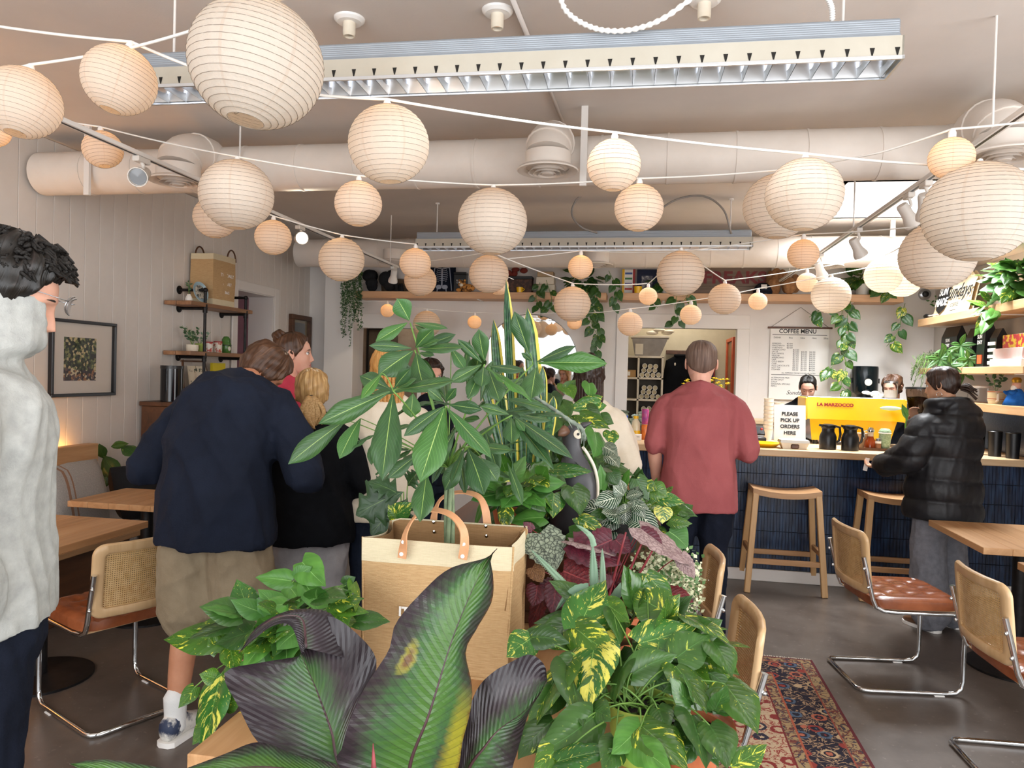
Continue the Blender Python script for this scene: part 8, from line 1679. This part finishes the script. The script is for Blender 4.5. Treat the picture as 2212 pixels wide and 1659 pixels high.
# ------------------------------------------------------------------ kitchen beyond the hatch
GY = 9.2
X_ = lambda px: PY(px, 800, GY).x; Z_ = lambda py: PY(1450, py, GY).z
t = thing('storage_shelving', 'cream storage cubbies seen through the service hatch', 'shelving', ((X_(1355) + X_(1435)) / 2, GY + .15, 0)); xa, xb, xc = X_(1340), X_(1379), X_(1431)
for x in (xa, xb, xc): MB().box(x - .012, GY, 0, x + .012, GY + .34, Z_(772), 0, .002).build('upright_panel', MT['cream'], t)
zs = [Z_(772), Z_(819), Z_(866), Z_(912)]
for z in zs: MB().box(xa - .012, GY, z - .012, xc + .012, GY + .34, z + .012, 0, .002).build('shelf_panel', MT['cream'], t)
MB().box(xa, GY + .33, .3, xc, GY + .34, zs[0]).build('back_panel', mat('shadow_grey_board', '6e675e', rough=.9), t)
M_roll = mat('cream_paper_sleeve', 'd9cba8', 'cbbb95', .8); rollme = None
for si in range(3):
    zb_ = zs[si + 1] + .014; r_ = .030; k = 0
    for row in range(3):
        n = (4, 4, 3)[row]
        for i in range(n):
            x = xb + .045 + i * (xc - xb - .09) / 3 + (.02 if row % 2 else 0) + (.03 if row == 2 else 0); z = zb_ + r_ + row * r_ * 1.78 + random.uniform(-.002, .004)
            if x > xc - .04: continue
            o = small('cup_sleeve', 'rolled cream cup stack lying end-on in the %s cubby beyond the hatch' % ('upper', 'middle', 'lowest')[si], 'cup stack', [('sleeve', MB().tube([(x, GY + .02 + random.uniform(0, .04), z), (x, GY + .3, z)], [r_, r_ * .8], 14), M_roll), ('cup_mouth', L_([(r_ * .8, -.001), (r_ * .8, .003), (r_ * .95, .005), (r_ * 1.0, .0)], (x, GY + .018 if False else GY + .015, z), 14, (0, -1, 0)), MT['paper'])], 'cup stacks in the %s cubby' % ('upper', 'middle', 'lowest')[si])
small('carton', 'cardboard carton in the left cubby beyond the hatch', 'box', [('carton', MB().box(xa + .03, GY + .02, zs[1] + .013, xb - .03, GY + .28, zs[1] + .10, 0, .002), mat('kraft_carton2', 'b08a5a', rough=.8)), ('label', MB().box(xa + .05, GY + .018, zs[1] + .03, xa + .12, GY + .02, zs[1] + .08), MT['paper'])])
small('storage_tub', 'grey translucent plastic tub on top of the cubbies', 'tub', [('tub', MB().loft([[(X_(1365) + a * .0 + (a * .30 if False else 0) + (0 if a < 0 else X_(1434) - X_(1365)) + (.03 if a < 0 else -.05), GY + (.02 if c < 0 else .3), Z_(770)) for a, c in ((-1, -1), (1, -1), (1, 1), (-1, 1))], [(X_(1363) + (0 if a < 0 else X_(1441) - X_(1363)), GY + (0 if c < 0 else .32), Z_(732)) for a, c in ((-1, -1), (1, -1), (1, 1), (-1, 1))]]), mat('smoky_plastic', '9a8e80', '857a6e', .3)), ('lid', MB().box(X_(1360), GY - .01, Z_(731), X_(1444), GY + .33, Z_(726), 0, .004), MT['cream']), ('packet', MB().box(X_(1371), GY - .012, Z_(767), X_(1388), GY - .004, Z_(744)), MT['cream'])])
tag(blob(PY(1425, 722, GY + .1), (.14, .08, .05), 6, 4).build('spare_bags', MT['cream'], None, 180), 'cream bags heaped above the plastic tub beyond the hatch', 'bags')
b = MB(); cx = X_(1470); b.loft([ring(V((cx, GY + .25, z)), a, .09, (1, 0, 0), (0, 1, 0), 20) for z, a in ((Z_(766), .05), (Z_(770), .09), (Z_(778), .17), (Z_(800), .19), (Z_(840), .21), (Z_(880), .24), (Z_(900), .24))])
small('hanging_coat', 'black coat hanging in the kitchen beyond the hatch', 'coat', [('coat', b, M_blackk), ('collar', MB().tube([(cx + .06 * math.cos(a), GY + .20 + .04 * math.sin(a), Z_(767)) for a in np.linspace(0, 2 * PI, 14, endpoint=False)], .018, 8, closed=True), M_blackk), ('pin', MB().ball((cx - .06, GY + .165, Z_(786)), (.012, .005, .02), 8, 6), MT['cream'])])
tag(MB().box(X_(1440), 9.66, 1.88, X_(1520), 9.699, 1.93, 0, .003).build('coat_rail', MT['dkwood'], None), 'wooden coat rail on the kitchen wall beyond the hatch', 'coat rail')
M_orange = mat('orange_door_paint', 'c4511f', 'b8481a', .4); xo = X_(1578)
small('orange_door', 'open orange-edged glazed door in the kitchen at the right of the hatch', 'door', [('door_stile', MB().box(xo - .02, 8.9, 0, xo + .03, 8.99, Z_(728), 0, .004), M_orange), ('door_stile', MB().box(xo - .02, 9.52, 0, xo + .03, 9.6, Z_(728), 0, .004), M_orange), ('door_rail', MB().box(xo - .02, 8.99, Z_(736), xo + .03, 9.52, Z_(728), 0, .004), M_orange), ('door_rail', MB().box(xo - .02, 8.99, 0, xo + .03, 9.52, .2, 0, .004), M_orange), ('door_panel', MB().box(xo, 8.99, .2, xo + .01, 9.52, Z_(736)), mat('mottled_door_glass', '6a4a2c', '9a7a4a', .3, scale=9))])
small('red_cabinet', 'dark red framed noticeboard on the kitchen wall behind the man in red', 'board', [('board_frame', MB().box(X_(1528), 9.66, Z_(830), X_(1552), 9.699, Z_(746), 0, .003), MT['red']), ('board_face', MB().box(X_(1531), 9.655, Z_(827), X_(1549), 9.66, Z_(750)), MT['navy'])])
# hall beyond the left doorway
small('hall_picture', 'dark framed picture in the hall beyond the left doorway', 'picture', [('frame_bar', MB().box(PY(783, 700, 9.5).x, 9.66, 2.13, PY(850, 700, 9.5).x, 9.699, 2.18), MT['black']), ('frame_bar', MB().box(PY(783, 700, 9.5).x, 9.66, 1.0, PY(787, 700, 9.5).x, 9.699, 2.13), MT['black']), ('print', MB().box(PY(787, 700, 9.5).x, 9.68, 1.0, PY(850, 700, 9.5).x, 9.699, 2.13), mat('hall_print', '6e5f50', '4d4238', .6, scale=3))])
# ------------------------------------------------------------------ right wall shelves
RXA = 2.55
def rshelf(x0, y0, y1, z0, z1, label, m=None):
    t = thing('wall_shelf', label, 'shelf', ((x0 + XR) / 2, (y0 + y1) / 2, z0)); MB().box(x0, y0, z0, XR - .001, y1, z1, 0, .004).build('shelf_board', m or MT['shelf_y'], t)
    for y in np.linspace(y0 + .2, y1 - .2, 3): MB().box(x0 + .04, y - .01, z0 - .006, XR - .001, y + .01, z0).build('bracket', MT['white_metal'], t)
    return t
rshelf(RXA, 4.6, 7.66, 2.13, 2.2, 'top oak shelf on the right wall carrying the lettered canvas bag'); rshelf(RXA, 5.62, 7.6, 1.68, 1.735, 'middle oak shelf on the right wall with black coffee bags'); 
rshelf(2.6, 4.4, 7.0, 1.385, 1.45, 'lower oak ledge on the right wall with the mug planter and figurine')
small('back_splash', 'dark blue tiled panel on the right wall under the lower ledge', 'wall panel', [('tiled_panel', MB().box(XR - .03, 4.4, 1.06, XR - .002, 7.0, 1.384), M_tile), ('panel_edge', MB().box(XR - .034, 7.0, 1.06, XR - .002, 7.012, 1.384), MT['trim'])])
ya = lambda px, py, x: PX(px, py, x).y
# canvas bag with lettering, leaning on the wall
M_canvas = cloth('natural_canvas', 'd8c6a4', 'e3d4b6', sc=14, bump=.3)
y0, y1 = 6.72, 7.5; t = thing('canvas_bag', 'natural canvas bag with black lettering leaning on the top right shelf', 'bag', (2.68, (y0 + y1) / 2, 2.201)); b = MB(); P = []
for i in range(17):
    row = []
    for j in range(9):
        u, v = i / 16, j / 8; top = .035 * math.sin(u * 17) * (v ** 3); row.append((2.62 + .08 * v + .012 * math.sin(u * 9 + v * 3) * v, y1 - (y1 - y0) * (u * (1 - .04 * v) + .02 * v), 2.203 + (.36 + top - .04 * u) * v))
    P.append(row)
b.grid(P); b.grid([[(x + .035, y, z) for x, y, z in r] for r in P][::-1]); b.build('bag_body', M_canvas, t, 180)
nx = V((-1, 0, .22)).normalized(); up_ = V((.22, 0, 1)).normalized(); xd = V((0, -1, 0))
def onbag(u, v): return V((2.605 + .08 * v, y1 - (y1 - y0) * u, 2.203 + .34 * v))
b = MB(); c_ = onbag(.22, .5); b.add([c_ + xd * .13 * math.cos(a) * (1.0) + up_ * .15 * math.sin(a) for a in np.linspace(0, 2 * PI, 8, endpoint=False)], [tuple(range(8))]); b.build('printed_emblem', MT['ink'], t, 0)
text('lettering', 'SUN\nMADE', .10, MT['paper'], t, onbag(.22, .52) + V((-.004, 0, 0)), xd, up_, bold=.003); text('lettering', 'Sundays', .17, MT['ink'], t, onbag(.63, .58) + V((-.004, 0, 0)), xd, up_ + xd * .0 + V((0, -.12, 0)) * 0, shear=.35, bold=.002); text('lettering', 'COFFEE', .05, MT['ink'], t, onbag(.63, .24) + V((-.004, 0, 0)), xd, up_); MB().obox(onbag(.62, .10) + V((-.002, 0, 0)), (xd, up_, nx), (.06, .003, .001)).build('ruled_line', MT['ink'], t)
# security camera on the wall
p = PX(1997, 635, 2.84); small('security_camera', 'small round dome camera on the back wall corner above the top shelf', 'camera', [('base', L_([(0, 0), (.06, 0), (.055, .02), (.04, .03), (0, .03)], (PY(1997, 636, YB).x, YB - .001, PY(1997, 636, YB).z), 24, (0, -1, 0)), MT['steel']), ('lens', L_([(0, .03), (.032, .03), (.026, .048), (0, .054)], (PY(1997, 636, YB).x, YB - .001, PY(1997, 636, YB).z), 20, (0, -1, 0)), MT['black'])])
b = MB(); q = PX(1985, 692, 2.62); b.tube([V((q.x - .03, 7.6, 2.222)), V((q.x - .02, 7.5, 2.228)), V((q.x - .02, 7.35, 2.228))], [.02, .026, .022], 10); small('sunglasses', 'black sunglasses lying on the front corner of the top right shelf', 'sunglasses', [('lens', MB().ball((2.585, 7.55, 2.225), (.02, .05, .022), 12, 8), MT['black']), ('temple', MB().tube([(2.59, 7.5, 2.225), (2.63, 7.36, 2.23), (2.68, 7.26, 2.225)], .006, 6), MT['whitepl'])])
c_ = V((2.72, 7.58, 2.201)); t = thing('small_fern', 'small dark sprigged plant on the top right shelf left of the canvas bag', 'plant', c_); pot(t, c_, .05, .07, MT['blackpot']); sprig(c_ + V((0, 0, .07)), .16, 9, L_pothd, t, .07)
c_ = PX(2165, 660, 2.68); c_ = V((2.68, 5.98, 2.201)); t = thing('trailing_pothos', 'full glossy pothos spilling over the top right shelf at the photo edge', 'plant', c_); pot(t, c_, .085, .12, MT['whitepot']); clump(t, 'heart', L_bright, c_ + V((-.03, .0, .17)), (.14, .26, .17), 90, .13, .8, (-.7, -.5, .1), [L_bright, L_pothos, L_bright, L_pothd])
clump(t, 'heart', L_bright, c_ + V((-.16, .1, -.04)), (.04, .16, .14), 16, .12, .8, (-.8, -.4, -.3), [L_bright, L_pothos])
def coffee_bag(y, z, label, wd, h, stripes=False, x=2.7):
    t = thing('coffee_bag', label, 'coffee bag', (x, y, z)); r1 = [(x - .05, y + s_ * wd, z) for s_ in (1, -1)] + [(x + .05, y + s_ * wd, z) for s_ in (-1, 1)]; r2 = [(x - .045 + .005, y + s_ * wd, z + h * .75) for s_ in (1, -1)] + [(x + .045, y + s_ * wd, z + h * .75) for s_ in (-1, 1)]; r3 = [(x - .004, y + s_ * wd * .98, z + h) for s_ in (1, -1)] + [(x + .004, y + s_ * wd * .98, z + h) for s_ in (-1, 1)]
    MB().loft([r1, r2, r3]).build('bag_body', mat('striped_bag', '17171c', rough=.5) if False else MT['black'], t, 0)
    if stripes:
        for k in range(4): MB().box(x - .054, y - wd, z + .02 + k * .05, x - .046, y + wd, z + .045 + k * .05).build('stripe', MT['paper'], t)
    else: MB().box(x - .054, y - wd * .5, z + .03, x - .046, y + wd * .5, z + .10).build('label', mat('orange_label', 'd8552e', rough=.5) if 'orange_label' not in bpy.data.materials else bpy.data.materials['orange_label'], t); text('lettering', 'SUN\nDAY', .045, MT['paper'], t, (x - .052, y, z + h * .6), (0, -1, 0), (0, 0, 1))
    return t
coffee_bag(7.2, 1.736, 'large black coffee bag on the middle right shelf behind the palm-leaved pot', .17, .37); coffee_bag(6.78, 1.736, 'black and white striped bag on the middle right shelf, left of the orange label', .07, .33, True); coffee_bag(6.55, 1.736, 'slim black coffee bag with an orange label on the middle right shelf', .07, .37); coffee_bag(6.34, 1.736, 'black and white striped bag on the middle right shelf, right of the orange label', .06, .30, True)
small('snack_boxes', 'pale pink and white flat boxes stacked on the middle right shelf', 'box', [('carton', MB().box(2.58, 5.72, 1.736, 2.78, 6.2, 1.79, 0, .003), MT['paper']), ('carton', MB().box(2.60, 5.75, 1.791, 2.78, 6.2, 1.87, 0, .003), mat('pale_pink_card', 'dcb2aa', 'd6c0bc', .5)), ('carton', MB().box(2.63, 5.78, 1.872, 2.78, 6.12, 1.97, 0, .003), mat('candy_print', 'b5323a', 'd8b43a', .4, scale=22, lo=.48, hi=.54))])
c_ = V((2.68, 7.35, 1.736)); t = thing('rosemary_pot', 'feathery trailing herb at the left end of the middle right shelf', 'plant', c_); pot(t, c_, .06, .09, MT['cream']); b = MB(); bl = MB()
for k in range(34):
    a = random.uniform(0, 6.28); d = V((math.cos(a) - .5, math.sin(a), .9)).normalized(); p0 = c_ + V((0, 0, .08)); pts = [p0 + d * .1 * u + V((-.09 * u * u, .10 * math.sin(a) * u, .09 * u - .28 * u ** 2.4 * random.uniform(.3, 1))) for u in np.linspace(0, 1.25, 8)]; b.tube(pts, .002, 4)
    for i in range(26): f = random.uniform(1, 6.9); p = pts[int(f)].lerp(pts[int(f) + 1], f % 1); dd = V((random.uniform(-1, 1), random.uniform(-1, 1), random.uniform(-.3, 1))).normalized(); x = dd.cross(V((0, 0, 1))).normalized() * .003; bl.add([p, p + dd * .014 + x, p + dd * .032, p + dd * .014 - x], [(0, 1, 2, 3)])
b.build('stem', MT['stem'], t, 180, 'stuff'); bl.build('foliage', bpy.data.materials['fine_dark_leaf'], t, 180, 'stuff')
c_ = V((2.66, 6.82, 1.736)); c_ = V((2.62, 6.95, 1.736)); t = thing('umbrella_plant', 'bright palm-leaved houseplant on the middle right shelf above the puffer hood', 'plant', c_); pot(t, c_, .05, .08, MT['whitepot'])
for hx, hy in ((2045, 758), (2075, 745), (2092, 775), (2050, 790), (2080, 800), (2030, 775), (2068, 770)):
    hub = PY(hx, hy, 6.75 + random.uniform(-.1, .1)); stem(t, c_ + V((0, 0, .07)), hub, .002)
    for k in range(6): a = k * 1.05 + hx; d = V((math.cos(a), -.35, math.sin(a) * .7 - .3)).normalized(); leaf(t, 'lance', L_pachb, hub, hub + d * random.uniform(.10, .15), .042)
# lower ledge
p = V((2.70, 6.0, 1.4505)); p = V((2.68, PX(2152, 860, 2.68).y, 1.4505)); t = small('mug_planter', 'cream striped mug planted with a small herb on the lower right ledge', 'mug', [('mug', L_([(0, 0), (.05, 0), (.06, .03), (.06, .10), (.054, .10), (0, .09)], p, 22), mat('striped_mug', 'dccfa8', 'b5533a', .35, st=(.01, .01, 90), scale=1.0, lo=.52, hi=.56)), ('handle', MB().tube([p + V((-.02, -.055, .08)), p + V((-.03, -.10, .075)), p + V((-.03, -.10, .03)), p + V((-.02, -.055, .02))], .009, 8), MT['cream'])]); sprig(p + V((0, 0, .09)), .2, 5, L_tiny, t, .04)
p = V((2.70, PX(2195, 860, 2.70).y, 1.4505)); t = thing('king_figurine', 'bearded figurine in a blue robe and gold crown on the lower right ledge', 'figurine', p); t.scale = (.8, .8, .8); M_robe = cloth('royal_blue_robe', '1f5aa8', '2a6cc0', sc=20); L_([(0, 0), (.11, 0), (.085, .06), (.06, .12), (.04, .15), (0, .155)], p, 18).build('robe', M_robe, t, 180)
b = MB(); b.ball(p + V((0, 0, .185)), (.036, .036, .042), 14, 10); b.ball(p + V((-.034, 0, .186)), .008, 8, 6); b.build('head', SK2, t, 180); b = MB(); b.ball(p + V((-.022, 0, .155)), (.025, .034, .036), 14, 10); b.build('beard', MT['paper'], t, 180); L_([(.036, .21), (.042, .235), (.03, .255), (0, .262)], p, 16).build('crown', mat('gilt_crown', 'b8963a', rough=.3, metal=.8), t); b = MB()
for s_ in (-1, 1): b.tube([p + V((-.02, s_ * .035, .13)), p + V((-.06, s_ * .06, .11)), p + V((-.08, s_ * .05, .125))], [.02, .018, .012], 8)
b.build('arms', M_robe, t, 180)
p = V((2.68, PX(2112, 855, 2.68).y, 1.4505)); small('glass_canister', 'wide glass canister with a white lid on the lower right ledge', 'jar', [('canister_glass', L_([(0, 0), (.07, 0), (.075, .02), (.075, .12)], p, 22), MT['glass']), ('lid', L_([(.085, .12), (.085, .135), (0, .14)], p, 22), MT['whitepl'])])
for k, px in enumerate((2150, 2176, 2200)): p = V((2.66, PX(px, 940, 2.66).y, KT if PX(px, 940, 2.66).y > 5.99 else KT)); small('black_tumbler', ('first', 'second', 'third')[k] + ' black tumbler from the puffer jacket on the bar under the lower ledge', 'tumbler', [('tumbler_body', L_([(0, 0), (.042, 0), (.05, .19), (.046, .19), (0, .01)], V((2.56 + .07 * k, 6.30 - .12 * k, KT)), 20), MT['black']), ('tumbler_rim', L_([(.05, .187), (.053, .19), (.05, .193)], V((2.56 + .07 * k, 6.30 - .12 * k, KT)), 20), MT['black'])])
# ------------------------------------------------------------------ dark bird figurine among the plants
c_ = PY(1245, 1060, 2.72); zb = 1.0; bx = c_.x; by = 2.72
t = thing('bird_figurine', 'dark grey bird figurine with a white button eye standing among the pothos', 'figurine', (bx, by, zb)); M_bird = mat('charcoal_wood', '3a383c', '2b292c', .42, scale=5); s_ = 2.72 / FPX
prof = [(1082, 1190, 1288), (1060, 1190, 1289), (1040, 1194, 1288), (1015, 1202, 1282), (995, 1212, 1271), (978, 1217, 1260), (960, 1216, 1254), (945, 1214, 1254), (932, 1217, 1256), (922, 1224, 1258), (915, 1234, 1254)]
R = []
for py, xl, xr in [(1190, 1196, 1284), (1130, 1188, 1288)] + prof: L0 = PY(xl, py, by); R0 = PY(xr, py, by); hw = (R0.x - L0.x) / 2; R.append(ring(V(((L0.x + R0.x) / 2, by, L0.z if py < 1185 else zb)), hw, hw * (.62), (1, 0, 0), (0, 1, 0), 20, .95))
MB().loft(R).build('body', M_bird, t, 180)
b = MB(); p0 = PY(1222, 930, by - .01); p1 = PY(1206, 941, by - .04); b.tube([p0, p0.lerp(p1, .6), p1], [.022, .014, .003], 10); b.build('beak', mat('horn_beak', '6a4a38', rough=.4), t, 180)
b = MB(); b.tube([PY(1252, 925, by), PY(1262, 918, by), PY(1278, 912, by)], [.014, .012, .003], 10); b.build('crest', M_bird, t, 180)
e = PY(1249, 938, by - .045); L_([(0, .004), (.006, .004), (.016, .002), (.017, 0), (0, 0)], e, 20, (.1, -1, .1)).build('eye_button', MT['cream'], t, 40); L_([(0, .0055), (.005, .005), (.005, .003), (0, .003)], e, 12, (.1, -1, .1)).build('pupil', MT['ink'], t, 40)
ps = spline([PY(1258, 965, by), PY(1270, 982, by), PY(1284, 1010, by), PY(1291, 1045, by), PY(1290, 1085, by)], 6); MB().tube(ps, .006, 8).build('white_edge', MT['cream'], t, 180)
